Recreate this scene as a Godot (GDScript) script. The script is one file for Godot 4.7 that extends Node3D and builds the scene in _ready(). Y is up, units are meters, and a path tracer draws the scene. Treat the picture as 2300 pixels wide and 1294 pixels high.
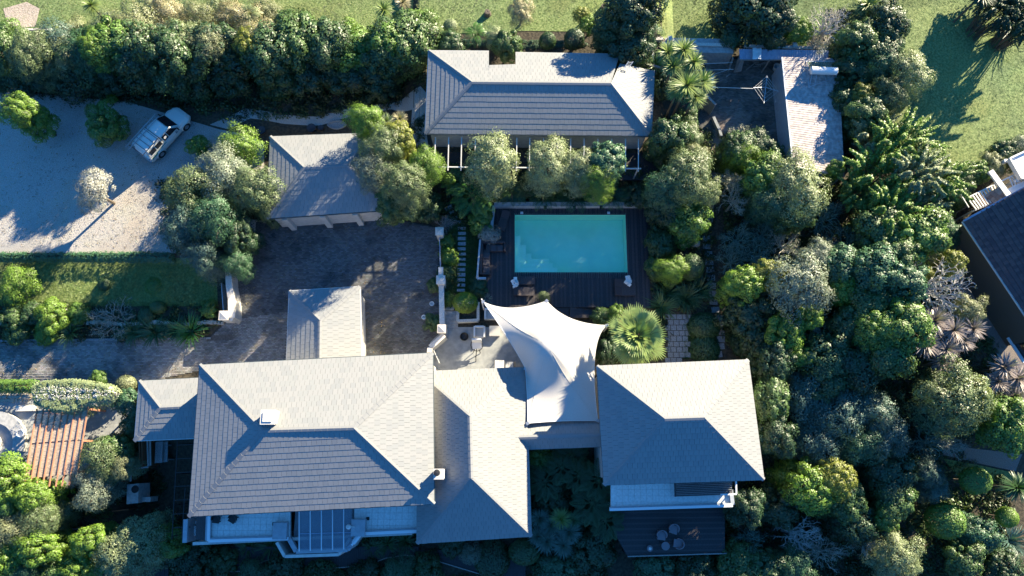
extends Node3D

# ---------------------------------------------------------------- survey: the drone's view turned into places on the ground
const FOCAL := 1643.0
const DRONE_HEIGHT := 56.0
const PITCH := 0.227
const SUN_ELEVATION := 21.5
var names := {}
var unit_box: ArrayMesh
var cap_mesh: ArrayMesh
var mats := {}
var low_noise := FastNoiseLite.new()
var fine_noise := FastNoiseLite.new()
var rng := RandomNumberGenerator.new()
var kits := {}
var prototypes := {}

func at(px: float, py: float, h: float) -> Vector3:
	var u := (px - 1150.0) / FOCAL
	var v := (647.0 - py) / FOCAL
	var dy := v * sin(PITCH) - cos(PITCH)
	var dz := -(v * cos(PITCH) + sin(PITCH))
	var s := (DRONE_HEIGHT - h) / -dy
	return Vector3(u * s, h, dz * s)

func ground_at(px: float, py: float, lift := 0.0) -> Vector3:
	var p := at(px, py, 0.0)
	for k in 4:
		p = at(px, py, terrain(p.x, p.z) + lift)
	return p

func line3(list: Array, h: float) -> Array[Vector3]:
	var out: Array[Vector3] = []
	for p in list:
		out.append(at(p[0], p[1], h if p.size() < 3 else p[2]))
	return out

func flat2(list: Array, h := 0.0) -> PackedVector2Array:
	var out := PackedVector2Array()
	for p in list:
		var w := at(p[0], p[1], h)
		out.append(Vector2(w.x, w.z))
	return out

func step01(a: float, b: float, x: float) -> float:
	return smoothstep(a, b, x)

var pool_zone := PackedVector2Array()
func terrain(x: float, z: float) -> float:
	var main := -3.0 * step01(-4.0, 3.0, z)
	var west := -0.35 * step01(-6.5, -5.0, z) - 2.4 * step01(2.0, 6.0, z)
	var w := step01(-30.5, -28.0, x)
	var h := lerpf(west, main, w)
	if z < -20.0:                                        # the cottage stands on a higher terrace
		h += 1.5 * step01(-20.2, -22.2, z) * step01(-9.5, -7.6, x) * step01(13.6, 11.9, x)
	if x < -15.0 and z < -8.0:                        # the raised gravel yard, the lower lawn and its planted bank
		var yard := 0.8 * step01(-15.0, -15.5, z) + 0.0
		yard = maxf(yard, 0.4 * step01(-11.3, -11.6, z))
		yard = maxf(yard, 0.25 * step01(-9.0, -9.3, z))
		var fade := step01(-20.4, -22.0, x) if z > -19.0 else step01(-16.0, -21.0, x)
		h += yard * fade * (1.0 if z > -31.0 else step01(-36.0, -31.0, z))
	if x > -5.4 and x < 14.0 and z > -22.5 and z < -9.0:   # the raised garden round the pool
		var up := 0.45 * step01(-5.4, -5.1, x) * step01(-22.4, -21.0, z) * step01(12.5, 11.0, x)
		up *= step01(-10.9, -11.4, z)
		h += up
		if pool_zone.size() and Geometry2D.is_point_in_polygon(Vector2(x, z), pool_zone):
			h = -1.6
	return h

# ---------------------------------------------------------------- mesh builder
class MB:
	var v := PackedVector3Array()
	var n := PackedVector3Array()
	var c := PackedColorArray()
	var ix := PackedInt32Array()
	var tint := Color.WHITE

	func tri(a: Vector3, b: Vector3, d: Vector3, hint: Vector3) -> void:
		var g := (d - a).cross(b - a)
		if g.length_squared() < 1e-14:
			return
		g = g.normalized()
		if g.dot(hint) < 0:
			var t := b
			b = d
			d = t
			g = -g
		var k := v.size()
		v.append(a); v.append(b); v.append(d)
		n.append(g); n.append(g); n.append(g)
		c.append(tint); c.append(tint); c.append(tint)
		ix.append(k); ix.append(k + 1); ix.append(k + 2)

	func quad(a: Vector3, b: Vector3, d: Vector3, e: Vector3, hint: Vector3) -> void:
		tri(a, b, d, hint)
		tri(a, d, e, hint)

	func leaf(a: Vector3, b: Vector3, d: Vector3, e: Vector3, norm: Vector3) -> void:   # a soft-shaded leaf of two faces
		var g := (d - a).cross(b - a)
		if g.dot(norm) < 0:
			var t := b
			b = e
			e = t
		var k := v.size()
		v.append(a); v.append(b); v.append(d); v.append(e)
		for i in 4:
			n.append(norm)
			c.append(tint)
		ix.append(k); ix.append(k + 1); ix.append(k + 2)
		ix.append(k); ix.append(k + 2); ix.append(k + 3)

	func hull(p: Array) -> void:                     # eight corners: 0-3 below, 4-7 above, in ring order
		var m := Vector3.ZERO
		for q in p:
			m += q
		m /= 8.0
		for f in [[0, 1, 2, 3], [4, 5, 6, 7], [0, 1, 5, 4], [1, 2, 6, 5], [2, 3, 7, 6], [3, 0, 4, 7]]:
			var mid: Vector3 = (p[f[0]] + p[f[1]] + p[f[2]] + p[f[3]]) / 4.0
			quad(p[f[0]], p[f[1]], p[f[2]], p[f[3]], mid - m)

	func box(mid: Vector3, size: Vector3, turn := Basis.IDENTITY) -> void:
		var s := size / 2.0
		var p := []
		for y in [-1.0, 1.0]:
			for q in [[-1.0, -1.0], [1.0, -1.0], [1.0, 1.0], [-1.0, 1.0]]:
				p.append(mid + turn * Vector3(q[0] * s.x, y * s.y, q[1] * s.z))
		hull(p)

	func beam(a: Vector3, b: Vector3, wide: float, high: float) -> void:
		var d := (b - a).normalized()
		var side := d.cross(Vector3.UP)
		side = Vector3.RIGHT if side.length() < 0.01 else side.normalized()
		var up := side.cross(d).normalized()
		box((a + b) / 2.0, Vector3(wide, high, a.distance_to(b)), Basis(side, up, -d))

	func tube(a: Vector3, b: Vector3, r0: float, r1: float, sides := 6, caps := false) -> void:
		var d := (b - a)
		if d.length() < 1e-5:
			return
		d = d.normalized()
		var s := d.cross(Vector3(0.31, 0.2, 0.93) if absf(d.y) > 0.9 else Vector3.UP).normalized()
		var u := s.cross(d)
		for i in sides:
			var t0 := TAU * i / sides
			var t1 := TAU * (i + 1) / sides
			var o0 := s * cos(t0) + u * sin(t0)
			var o1 := s * cos(t1) + u * sin(t1)
			quad(a + o0 * r0, a + o1 * r0, b + o1 * r1, b + o0 * r1, o0 + o1)
			if caps:
				tri(a, a + o0 * r0, a + o1 * r0, -d)
				tri(b, b + o0 * r1, b + o1 * r1, d)

	func path(pts: Array, r0: float, r1: float, sides := 5) -> void:
		for i in pts.size() - 1:
			var t0 := float(i) / (pts.size() - 1)
			var t1 := float(i + 1) / (pts.size() - 1)
			tube(pts[i], pts[i + 1], lerpf(r0, r1, t0), lerpf(r0, r1, t1), sides)

	func lathe(at0: Vector3, prof: Array, sides := 14) -> void:   # [radius, height] pairs
		for k in prof.size() - 1:
			for i in sides:
				var t0 := TAU * i / sides
				var t1 := TAU * (i + 1) / sides
				var a := Vector3(cos(t0), 0, sin(t0))
				var b := Vector3(cos(t1), 0, sin(t1))
				var y0 := Vector3.UP * float(prof[k][1])
				var y1 := Vector3.UP * float(prof[k + 1][1])
				var dr: float = prof[k + 1][0] - prof[k][0]
				var dh: float = prof[k + 1][1] - prof[k][1]
				var hint := (a + b).normalized() * dh - Vector3.UP * dr
				quad(at0 + a * prof[k][0] + y0, at0 + b * prof[k][0] + y0, at0 + b * prof[k + 1][0] + y1, at0 + a * prof[k + 1][0] + y1, hint)

	func prism(poly: PackedVector2Array, y0: float, y1: float, under := false) -> void:
		var t := Geometry2D.triangulate_polygon(poly)
		for i in range(0, t.size(), 3):
			var a := poly[t[i]]; var b := poly[t[i + 1]]; var d := poly[t[i + 2]]
			tri(Vector3(a.x, y1, a.y), Vector3(b.x, y1, b.y), Vector3(d.x, y1, d.y), Vector3.UP)
			if under:
				tri(Vector3(a.x, y0, a.y), Vector3(b.x, y0, b.y), Vector3(d.x, y0, d.y), Vector3.DOWN)
		if is_equal_approx(y0, y1):
			return
		var turn := -1.0 if Geometry2D.is_polygon_clockwise(poly) else 1.0
		for i in poly.size():
			var a := poly[i]
			var b := poly[(i + 1) % poly.size()]
			var e := b - a
			quad(Vector3(a.x, y0, a.y), Vector3(b.x, y0, b.y), Vector3(b.x, y1, b.y), Vector3(a.x, y1, a.y), Vector3(e.y, 0, -e.x) * turn)

	func mesh() -> ArrayMesh:
		var m := ArrayMesh.new()
		if v.is_empty():
			return m
		var arr := []
		arr.resize(Mesh.ARRAY_MAX)
		arr[Mesh.ARRAY_VERTEX] = v
		arr[Mesh.ARRAY_NORMAL] = n
		arr[Mesh.ARRAY_COLOR] = c
		arr[Mesh.ARRAY_INDEX] = ix
		m.add_surface_from_arrays(Mesh.PRIMITIVE_TRIANGLES, arr)
		return m

# ---------------------------------------------------------------- naming, parenting
func numbered(parent: Node, called: String) -> String:
	var key := str(parent.get_instance_id()) + called
	var k: int = names.get(key, 0)
	names[key] = k + 1
	return called if k == 0 else "%s_%03d" % [called, k]

func tag(o: Node, label: String, category: String, group := "") -> Node:
	o.set_meta("label", label)
	o.set_meta("category", category)
	if group:
		o.set_meta("group", group)
	return o

func thing(called: String, label: String, category: String, where: Vector3, group := "", turn := 0.0) -> Node3D:
	var o := Node3D.new()
	o.name = numbered(self, called)
	add_child(o)
	o.position = where
	o.rotation.y = turn
	tag(o, label, category, group)
	return o

func put(called: String, mesh: Mesh, mat: Material, parent: Node3D = self, where := Transform3D.IDENTITY) -> MeshInstance3D:   # WHERE is in the world
	var o := MeshInstance3D.new()
	o.name = numbered(parent, called)
	o.mesh = mesh
	o.material_override = mat
	parent.add_child(o)
	o.transform = parent.global_transform.affine_inverse() * where if parent != self else where
	return o

func local(called: String, mesh: Mesh, mat: Material, parent: Node3D, where := Transform3D.IDENTITY) -> MeshInstance3D:       # WHERE is in the parent
	var o := MeshInstance3D.new()
	o.name = numbered(parent, called)
	o.mesh = mesh
	o.material_override = mat
	parent.add_child(o)
	o.transform = where
	return o

func piece(called: String, parent: Node3D, mid: Vector3, size: Vector3, mat: Material, turn := Basis.IDENTITY) -> MeshInstance3D:
	return put(called, unit_box, mat, parent, Transform3D(Basis(turn.x * size.x, turn.y * size.y, turn.z * size.z), mid))

func bar(called: String, parent: Node3D, a: Vector3, b: Vector3, wide: float, high: float, mat: Material) -> MeshInstance3D:
	var d := (b - a).normalized()
	var side := d.cross(Vector3.UP)
	side = Vector3.RIGHT if side.length() < 0.01 else side.normalized()
	var up := side.cross(d).normalized()
	return piece(called, parent, (a + b) / 2.0, Vector3(wide, high, a.distance_to(b)), mat, Basis(side, up, -d))

func structure(called: String, mesh: Mesh, mat: Material) -> MeshInstance3D:
	var o := put(called, mesh, mat)
	o.set_meta("kind", "structure")
	return o

func stuff(o: Node) -> Node:
	o.set_meta("kind", "stuff")
	return o

# ---------------------------------------------------------------- materials (base colours are linear)
func lin(r: float, g: float, b: float) -> Color:
	return Color(r, g, b).linear_to_srgb()

func paint(called: String, r: float, g: float, b: float, rough := 0.7, metal := 0.0) -> StandardMaterial3D:
	var m := StandardMaterial3D.new()
	m.resource_name = called
	m.albedo_color = lin(r, g, b)
	m.roughness = rough
	m.metallic = metal
	m.vertex_color_use_as_albedo = true
	mats[called] = m
	return m

func grain(called: String, a: Color, b: Color, metres: float, freq: float, rough := 0.85, relief := 0.0, octaves := 4, squeeze := Vector3.ONE) -> StandardMaterial3D:
	var m := paint(called, 1, 1, 1, rough)
	m.albedo_color = Color.WHITE
	var noise := FastNoiseLite.new()
	noise.seed = called.hash() % 1000
	noise.frequency = freq
	noise.fractal_octaves = octaves
	var g := Gradient.new()
	g.colors = PackedColorArray([a.linear_to_srgb(), a.lerp(b, 0.5).linear_to_srgb(), b.linear_to_srgb()])
	g.offsets = PackedFloat32Array([0.22, 0.5, 0.78])
	var t := NoiseTexture2D.new()
	t.width = 512
	t.height = 512
	t.seamless = true
	t.noise = noise
	t.color_ramp = g
	m.albedo_texture = t
	m.uv1_triplanar = true
	m.uv1_world_triplanar = true
	m.uv1_scale = Vector3.ONE / metres * squeeze
	if relief > 0:
		var h := NoiseTexture2D.new()
		h.width = 512
		h.height = 512
		h.seamless = true
		h.noise = noise
		m.heightmap_enabled = true
		m.heightmap_texture = h
		m.heightmap_scale = relief
	return m

func make_materials() -> void:
	grain("soil", Color(0.03, 0.026, 0.018), Color(0.075, 0.062, 0.04), 5.0, 0.03, 0.95, 3.0)
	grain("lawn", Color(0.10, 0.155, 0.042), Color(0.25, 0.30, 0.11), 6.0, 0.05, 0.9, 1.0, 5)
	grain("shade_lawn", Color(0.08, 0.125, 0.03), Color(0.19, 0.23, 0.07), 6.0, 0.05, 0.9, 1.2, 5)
	grain("gravel", Color(0.30, 0.28, 0.25), Color(0.48, 0.45, 0.41), 4.0, 0.09, 0.95, 3.5, 5)
	grain("dirt", Color(0.33, 0.26, 0.2), Color(0.5, 0.42, 0.34), 4.0, 0.04, 0.95, 2.0)
	grain("concrete", Color(0.30, 0.30, 0.29), Color(0.42, 0.41, 0.39), 3.5, 0.02, 0.8, 0.6)
	grain("screed", Color(0.24, 0.25, 0.25), Color(0.33, 0.34, 0.33), 4.5, 0.012, 0.75, 0.3)
	grain("joint", Color(0.05, 0.05, 0.05), Color(0.10, 0.10, 0.095), 3.0, 0.03, 0.95)
	grain("plaster", Color(0.50, 0.48, 0.44), Color(0.58, 0.56, 0.52), 4.0, 0.02, 0.85, 0.4)
	grain("grey_plaster", Color(0.30, 0.33, 0.36), Color(0.36, 0.39, 0.42), 4.0, 0.02, 0.85, 0.4)
	grain("wall_cap", Color(0.52, 0.47, 0.40), Color(0.68, 0.63, 0.56), 2.0, 0.03, 0.85, 0.5)
	grain("stone", Color(0.30, 0.26, 0.2), Color(0.52, 0.46, 0.38), 1.3, 0.03, 0.9, 1.0)
	grain("flagstone", Color(0.16, 0.18, 0.19), Color(0.30, 0.31, 0.31), 1.6, 0.03, 0.85, 0.8)
	grain("deck_timber", Color(0.018, 0.017, 0.020), Color(0.045, 0.04, 0.043), 1.6, 0.02, 0.7, 0.5, 4, Vector3(6, 6, 0.6))
	grain("deck_timber_pale", Color(0.035, 0.03, 0.032), Color(0.075, 0.062, 0.062), 1.6, 0.02, 0.7, 0.5, 4, Vector3(6, 6, 0.6))
	grain("old_timber", Color(0.16, 0.15, 0.14), Color(0.36, 0.34, 0.31), 1.2, 0.02, 0.85, 0.6, 4, Vector3(1, 4, 4))
	grain("red_timber", Color(0.30, 0.13, 0.075), Color(0.48, 0.25, 0.16), 1.0, 0.02, 0.7, 0.3, 4, Vector3(5, 5, 0.8))
	grain("brown_slat", Color(0.25, 0.19, 0.14), Color(0.5, 0.40, 0.31), 2.4, 0.02, 0.75, 0.3, 4, Vector3(0.6, 4, 4))
	grain("bark", Color(0.07, 0.055, 0.04), Color(0.17, 0.14, 0.11), 0.8, 0.04, 0.95, 1.2)
	grain("grey_bark", Color(0.34, 0.32, 0.29), Color(0.58, 0.55, 0.51), 0.8, 0.04, 0.95, 1.0)
	grain("sheet_iron", Color(0.27, 0.23, 0.22), Color(0.5, 0.43, 0.40), 5.0, 0.02, 0.75, 0.2)
	grain("blue_iron", Color(0.20, 0.25, 0.34), Color(0.30, 0.35, 0.44), 4.0, 0.02, 0.55, 0.2)
	grain("sail_cloth", Color(0.50, 0.47, 0.42), Color(0.54, 0.51, 0.46), 3.0, 0.05, 0.9, 0.1)
	grain("brick_ground", Color(0.13, 0.10, 0.085), Color(0.27, 0.21, 0.17), 2.0, 0.05, 0.9, 1.0)
	grain("pool_plaster", Color(0.28, 0.84, 0.56), Color(0.31, 0.88, 0.59), 6.0, 0.01, 0.6)
	grain("pool_step", Color(0.40, 0.90, 0.6), Color(0.44, 0.93, 0.64), 6.0, 0.01, 0.6)
	paint("slate_cap", 0.215, 0.22, 0.22, 0.62)
	paint("slate", 1, 1, 1, 0.62)
	paint("clay", 1, 1, 1, 0.8)
	paint("paver", 1, 1, 1, 0.85)
	paint("underlay", 0.05, 0.05, 0.055, 0.9)
	paint("gutter_dark", 0.07, 0.09, 0.09, 0.5)
	paint("gutter_white", 0.62, 0.62, 0.6, 0.5)
	paint("white", 0.72, 0.70, 0.66, 0.6)
	paint("white_trim", 0.66, 0.68, 0.7, 0.55)
	paint("dark_frame", 0.03, 0.03, 0.035, 0.5)
	paint("black", 0.012, 0.012, 0.013, 0.6)
	paint("rubber", 0.018, 0.018, 0.018, 0.85)
	paint("glass", 0.02, 0.025, 0.03, 0.08)
	paint("car_white", 0.66, 0.67, 0.62, 0.3)
	paint("car_green", 0.05, 0.22, 0.16, 0.4)
	paint("steel", 0.42, 0.43, 0.44, 0.4, 0.7)
	paint("galvanised", 0.40, 0.43, 0.46, 0.5, 0.5)
	paint("wicker_dark", 0.05, 0.035, 0.035, 0.75)
	paint("wicker", 0.20, 0.16, 0.17, 0.8)
	paint("cushion", 0.42, 0.41, 0.38, 0.9)
	paint("grey_cushion", 0.06, 0.055, 0.06, 0.9)
	paint("towel", 0.75, 0.72, 0.68, 0.95)
	paint("brown_door", 0.09, 0.055, 0.045, 0.6)
	paint("terracotta", 0.34, 0.16, 0.09, 0.85)
	paint("rope", 0.55, 0.55, 0.53, 0.7)
	paint("copper_pipe", 0.22, 0.1, 0.05, 0.5)
	paint("lamp_red", 0.4, 0.03, 0.02, 0.3)
	paint("pale_panel", 0.62, 0.66, 0.66, 0.5)
	paint("corten", 0.20, 0.085, 0.04, 0.8)
	paint("green_net", 0.12, 0.17, 0.11, 0.9)
	paint("pebble", 0.40, 0.375, 0.345, 0.9)
	paint("dead_leaf", 0.2, 0.15, 0.07, 0.9)
	paint("petal", 0.75, 0.72, 0.68, 0.8)
	var w := StandardMaterial3D.new()
	w.resource_name = "water"
	w.albedo_color = Color(0.75, 0.95, 1.0, 0.06)
	w.transparency = BaseMaterial3D.TRANSPARENCY_ALPHA
	w.roughness = 0.04
	mats["water"] = w
	var g := StandardMaterial3D.new()
	g.resource_name = "roof_glass"
	g.albedo_color = Color(0.42, 0.5, 0.58, 0.3)
	g.transparency = BaseMaterial3D.TRANSPARENCY_ALPHA
	g.roughness = 0.12
	mats["roof_glass"] = g

func leaf_mat(r: float, g: float, b: float, rough := 0.45) -> StandardMaterial3D:
	var key := "leaf %.3f %.3f %.3f" % [r, g, b]
	if not mats.has(key):
		var m := paint(key, r, g, b, rough)
		m.backlight_enabled = true
		m.backlight = Color(0.5, 0.56, 0.25)
	return mats[key]

func make_shared() -> void:
	var b := MB.new()
	b.box(Vector3.ZERO, Vector3.ONE)
	unit_box = b.mesh()
	var c := MB.new()                                  # a ridge tile: a shallow folded slab, length 1 along z
	for s in [-1.0, 1.0]:
		var p := []
		for y in [0.0, 1.0]:
			p.append_array([Vector3(0, 0.045 + y * 0.025, -0.5), Vector3(s * 0.15, y * 0.025 - 0.015, -0.5), Vector3(s * 0.15, y * 0.025 - 0.015, 0.5), Vector3(0, 0.045 + y * 0.025, 0.5)])
		c.hull(p)
	cap_mesh = c.mesh()

# ---------------------------------------------------------------- plants: each kit is grown once and planted many times
func ball_dir(low := -1.0) -> Vector3:
	var y := rng.randf_range(low, 1.0)
	var a := rng.randf() * TAU
	var r := sqrt(maxf(0.0, 1.0 - y * y))
	return Vector3(cos(a) * r, y, sin(a) * r)

func sprig(b: MB, p: Vector3, out: Vector3, length: float, wide: float, tone: float, soft := 0.55) -> void:
	var face := (out + ball_dir() * 0.75 + Vector3.UP * 0.35).normalized()
	var along := face.cross(ball_dir()).normalized()
	var side := face.cross(along)
	var jit := rng.randf_range(0.5, 1.6) * tone
	var warm := rng.randf_range(-0.12, 0.14)
	b.tint = Color(jit * (1.0 + warm), jit, jit * (1.0 - warm), 1)
	var norm := (face * (1.0 - soft) + out * soft).normalized()
	var bend := face * length * -0.12
	b.leaf(p - along * length * 0.5 + bend, p + side * wide * 0.5, p + along * length * 0.5 + bend, p - side * wide * 0.5, norm)

func grow_crown(random_seed: int, lobes: int, lobe_r: float, leaves: int, length: float, wide: float, flat := 0.8, spread := 0.64, wisps := 0.06) -> Dictionary:
	rng.seed = random_seed
	var R := 2.5
	var b := MB.new()
	var t := MB.new()
	var c := []
	for k in lobes:
		var y := 1.0 - 1.25 * (k + 0.5) / lobes
		var a := k * 2.399963 + rng.randf_range(-0.35, 0.35)
		var r := sqrt(1.0 - y * y)
		var d := Vector3(cos(a) * r, y * flat, sin(a) * r) * spread * rng.randf_range(0.78, 1.18)
		c.append([d * R * rng.randf_range(0.85, 1.18), lobe_r * R * pow(rng.randf(), 1.3) * 1.0 + lobe_r * R * 0.5, rng.randf_range(0.62, 1.32), Vector3(rng.randf_range(0.75, 1.35), rng.randf_range(0.7, 1.3), rng.randf_range(0.75, 1.35))])
	c.append([Vector3(0, -0.15, 0) * R, 0.42 * R, 0.8, Vector3.ONE])
	var total := 0.0
	for l in c:
		total += l[1] * l[1]
	for l in c:
		var count := int(leaves * l[1] * l[1] / total)
		for i in count:
			var d := ball_dir(-0.55)
			var reach: float = l[1] * (rng.randf_range(0.78, 1.03) if rng.randf() > wisps else rng.randf_range(1.0, 1.3))
			var bump := 1.0 + 0.16 * fine_noise.get_noise_3dv((d * 30.0 + l[0] * 40.0))
			var p: Vector3 = l[0] + d * (l[3] as Vector3) * reach * bump
			var inside := false
			for m in c:
				if m != l and p.distance_to(m[0]) < m[1] * 0.6:
					inside = true
					break
			if inside and rng.randf() < 0.8:
				continue
			var out := (d + p.normalized() * 0.5).normalized()
			sprig(b, p, out, length * rng.randf_range(0.7, 1.25), wide * rng.randf_range(0.7, 1.25), l[2])
	t.path([Vector3(0, -9, 0), Vector3(0.1, -4, -0.05), Vector3(-0.05, -1.6, 0.05)], 0.24, 0.15, 6)
	for l in c:
		var e: Vector3 = l[0]
		t.path([Vector3(-0.05, -1.7, 0.05), e * 0.45 + Vector3(0, -0.7, 0) + ball_dir() * 0.12, e + ball_dir() * 0.2], 0.085, 0.025, 4)
	return {"crown": b.mesh(), "trunk": t.mesh()}

func grow_twigs(random_seed: int, stems: int, depth: int, length: float, thick: float, lean: Vector3, leaves: int, leaf_len: float) -> Dictionary:
	rng.seed = random_seed
	var t := MB.new()
	var b := MB.new()
	var tips := []
	var todo := []
	for k in stems:
		var a := TAU * k / stems + rng.randf_range(-0.4, 0.4)
		todo.append([Vector3(0, -1.9, 0), (Vector3(cos(a), rng.randf_range(0.5, 1.6), sin(a)) + lean).normalized(), length, thick, 0])
	t.tube(Vector3(0, -8, 0), Vector3(0, -1.85, 0), thick * 1.6, thick * 1.3, 5)
	while todo.size():
		var s: Array = todo.pop_back()
		var p: Vector3 = s[0]
		var d: Vector3 = s[1]
		var mid: Vector3 = p + d * s[2] * 0.5 + ball_dir() * s[2] * 0.12
		var e: Vector3 = p + d * s[2] + ball_dir() * s[2] * 0.1
		var r: float = s[3]
		var tone := rng.randf_range(0.75, 1.2)
		t.tint = Color(tone, tone, tone)
		t.tube(p, mid, r, r * 0.85, 3)
		t.tube(mid, e, r * 0.85, r * 0.68, 3)
		if s[4] >= depth:
			tips.append(e)
			continue
		tips.append(mid)
		for k in 3 if s[4] < 2 else 2:
			var nd := (d + ball_dir() * 0.85 + lean * 0.25 + Vector3.UP * 0.1).normalized()
			todo.append([e if k < 2 else mid, nd, s[2] * rng.randf_range(0.62, 0.86), r * 0.62, s[4] + 1])
	for i in leaves:
		var p: Vector3 = tips[rng.randi() % tips.size()] + ball_dir() * 0.16
		sprig(b, p, ball_dir(-0.2), leaf_len * rng.randf_range(0.7, 1.3), leaf_len * 0.45, 1.0)
	return {"crown": b.mesh(), "trunk": t.mesh()}

func grow_bamboo(random_seed: int) -> Dictionary:
	rng.seed = random_seed
	var b := MB.new()
	var t := MB.new()
	for k in 46:
		var a := rng.randf() * TAU
		var root := Vector3(cos(a), 0, sin(a)) * rng.randf_range(0.0, 0.8) + Vector3(0, -6, 0)
		var lean := Vector3(cos(a) + 0.35, 0, sin(a) - 0.3) * rng.randf_range(0.7, 2.3)
		var top := root + Vector3(lean.x, rng.randf_range(6.2, 7.4) - lean.length() * 0.35, lean.z)
		var tip := top + lean * 0.75 + Vector3(0, -0.25 - lean.length() * 0.15, 0)
		t.path([root, root.lerp(top, 0.6) - lean * 0.18, top], 0.05, 0.025, 4)
		var tone := rng.randf_range(0.75, 1.25)
		for i in 230:
			var u := pow(rng.randf(), 0.8)
			var mid := root.lerp(top, 0.66).lerp(top, minf(1.0, u * 2.0)) if u < 0.5 else top.lerp(tip, u * 2.0 - 1.0)
			var out := ball_dir(-0.3)
			var thick := 0.42 * (1.15 - u)
			sprig(b, mid + out * thick * rng.randf_range(0.5, 1.0), (out + Vector3.UP * 0.4).normalized(), rng.randf_range(0.24, 0.4), 0.10, tone * (0.85 + 0.3 * u))
	return {"crown": b.mesh(), "trunk": t.mesh()}

func blade(b: MB, base: Vector3, dir: Vector3, length: float, wide: float, droop: float, tone: float, segs := 3, warm_tip := 0.0) -> void:
	var side := dir.cross(Vector3.UP)
	side = Vector3.RIGHT if side.length() < 0.05 else side.normalized()
	var p := base
	var d := dir
	var step := length / segs
	var w0 := wide
	for i in segs:
		var q := p + d * step
		var w1 := wide * (1.0 - pow(float(i + 1) / segs, 1.6)) + 0.004
		var up := side.cross(d).normalized()
		up = up if up.y > 0 else -up
		var k := tone * (1.0 + warm_tip * float(i) / segs)
		b.tint = Color(k * (1.0 + warm_tip * 0.5 * i / segs), k, k)
		b.leaf(p - side * w0 * 0.5, p + side * w0 * 0.5, q + side * w1 * 0.5, q - side * w1 * 0.5, up)
		p = q
		w0 = w1
		d = (d + Vector3.DOWN * droop).normalized()

func grow_rosette(random_seed: int, blades: int, length: float, wide: float, droop: float) -> Mesh:   # one spiky head, radius = length
	rng.seed = random_seed
	var b := MB.new()
	for i in blades:
		var d := ball_dir(-0.45)
		blade(b, d * 0.06, d, length * rng.randf_range(0.8, 1.08), wide, droop, rng.randf_range(0.65, 1.25), 3, 0.3)
	return b.mesh()

func grow_strap(random_seed: int, blades: int) -> Mesh:
	rng.seed = random_seed
	var b := MB.new()
	for i in blades:
		var a := rng.randf() * TAU
		var d := Vector3(cos(a), rng.randf_range(0.5, 2.2), sin(a)).normalized()
		blade(b, Vector3(cos(a), 0, sin(a)) * rng.randf() * 0.18, d, rng.randf_range(0.4, 0.75), 0.045, 0.42, rng.randf_range(0.65, 1.25), 3)
	return b.mesh()

func grow_fern(random_seed: int, fronds: int) -> Dictionary:      # radius about 2.2
	rng.seed = random_seed
	var b := MB.new()
	var t := MB.new()
	t.path([Vector3(0, -6, 0), Vector3(0.05, -2, 0), Vector3(0, -0.1, 0)], 0.16, 0.1, 6)
	for k in fronds:
		var a := TAU * k / fronds + rng.randf_range(-0.16, 0.16)
		var rise := rng.randf_range(0.25, 0.75)
		var d := Vector3(cos(a), rise, sin(a)).normalized()
		var side := Vector3(-sin(a), 0, cos(a))
		var p := Vector3.ZERO
		var tone := rng.randf_range(0.75, 1.2)
		var n := 26
		var reach := rng.randf_range(1.8, 2.4)
		for i in n:
			var u := float(i) / n
			var q := p + d * reach / n
			b.tint = Color(tone * 0.8, tone * 0.7, tone * 0.4)
			b.leaf(p - side * 0.02, p + side * 0.02, q + side * 0.015, q - side * 0.015, Vector3.UP)
			if i > 2:
				var w := 0.5 * sin(PI * pow(u, 0.75)) + 0.05
				for s in [-1.0, 1.0]:
					var o: Vector3 = (side * s + d * 0.5 + Vector3.DOWN * 0.12).normalized()
					var wid := reach / n * 0.72
					var f := tone * rng.randf_range(0.85, 1.15)
					b.tint = Color(f * 0.95, f, f)
					var m: Vector3 = q + o * w * 0.5
					var e: Vector3 = q + o * w + Vector3.DOWN * w * 0.22
					var up: Vector3 = o.cross(d) * -s
					up = up if up.y > 0 else -up
					b.leaf(q - d * wid * 0.4, m - d * wid * 0.5, e, m + d * wid * 0.5, up.normalized())
			p = q
			d = (d + Vector3.DOWN * 0.055).normalized()
	return {"crown": b.mesh(), "trunk": t.mesh()}

func grow_fan_palm(random_seed: int) -> Dictionary:                # radius about 2.4
	rng.seed = random_seed
	var b := MB.new()
	var t := MB.new()
	t.path([Vector3(0, -7, 0), Vector3(0, -3, 0), Vector3(0, -0.2, 0)], 0.3, 0.22, 8)
	for k in 46:
		var y := 1.0 - 1.2 * (k + 0.5) / 46.0
		var a := k * 2.399963
		var r := sqrt(maxf(0.02, 1.0 - y * y))
		var d := Vector3(cos(a) * r, y, sin(a) * r).normalized()
		var stem := d * rng.randf_range(0.7, 1.35) * (0.5 if y > 0.75 else 1.0)
		var dead := y < -0.12
		t.tube(d * 0.1, stem, 0.022, 0.016, 3)
		var side := d.cross(Vector3.UP).normalized()
		var up := side.cross(d).normalized()
		var tilt := rng.randf_range(-0.35, 0.35)
		for i in 15:
			var f := (i - 7.0) / 7.0 * 1.15
			var dir := (d * cos(f) + (side * cos(tilt) + up * sin(tilt)) * sin(f)).normalized()
			var tone := rng.randf_range(0.5, 1.4)
			var length := 1.3 * (1.0 - 0.25 * absf(f) / 1.15) * rng.randf_range(0.9, 1.08)
			blade(b, stem, (dir + d * 0.12).normalized(), length, 0.2, 0.1 if not dead else 0.25, tone * (1.15 if dead else 1.0), 3, 0.75)
	return {"crown": b.mesh(), "trunk": t.mesh()}

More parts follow.
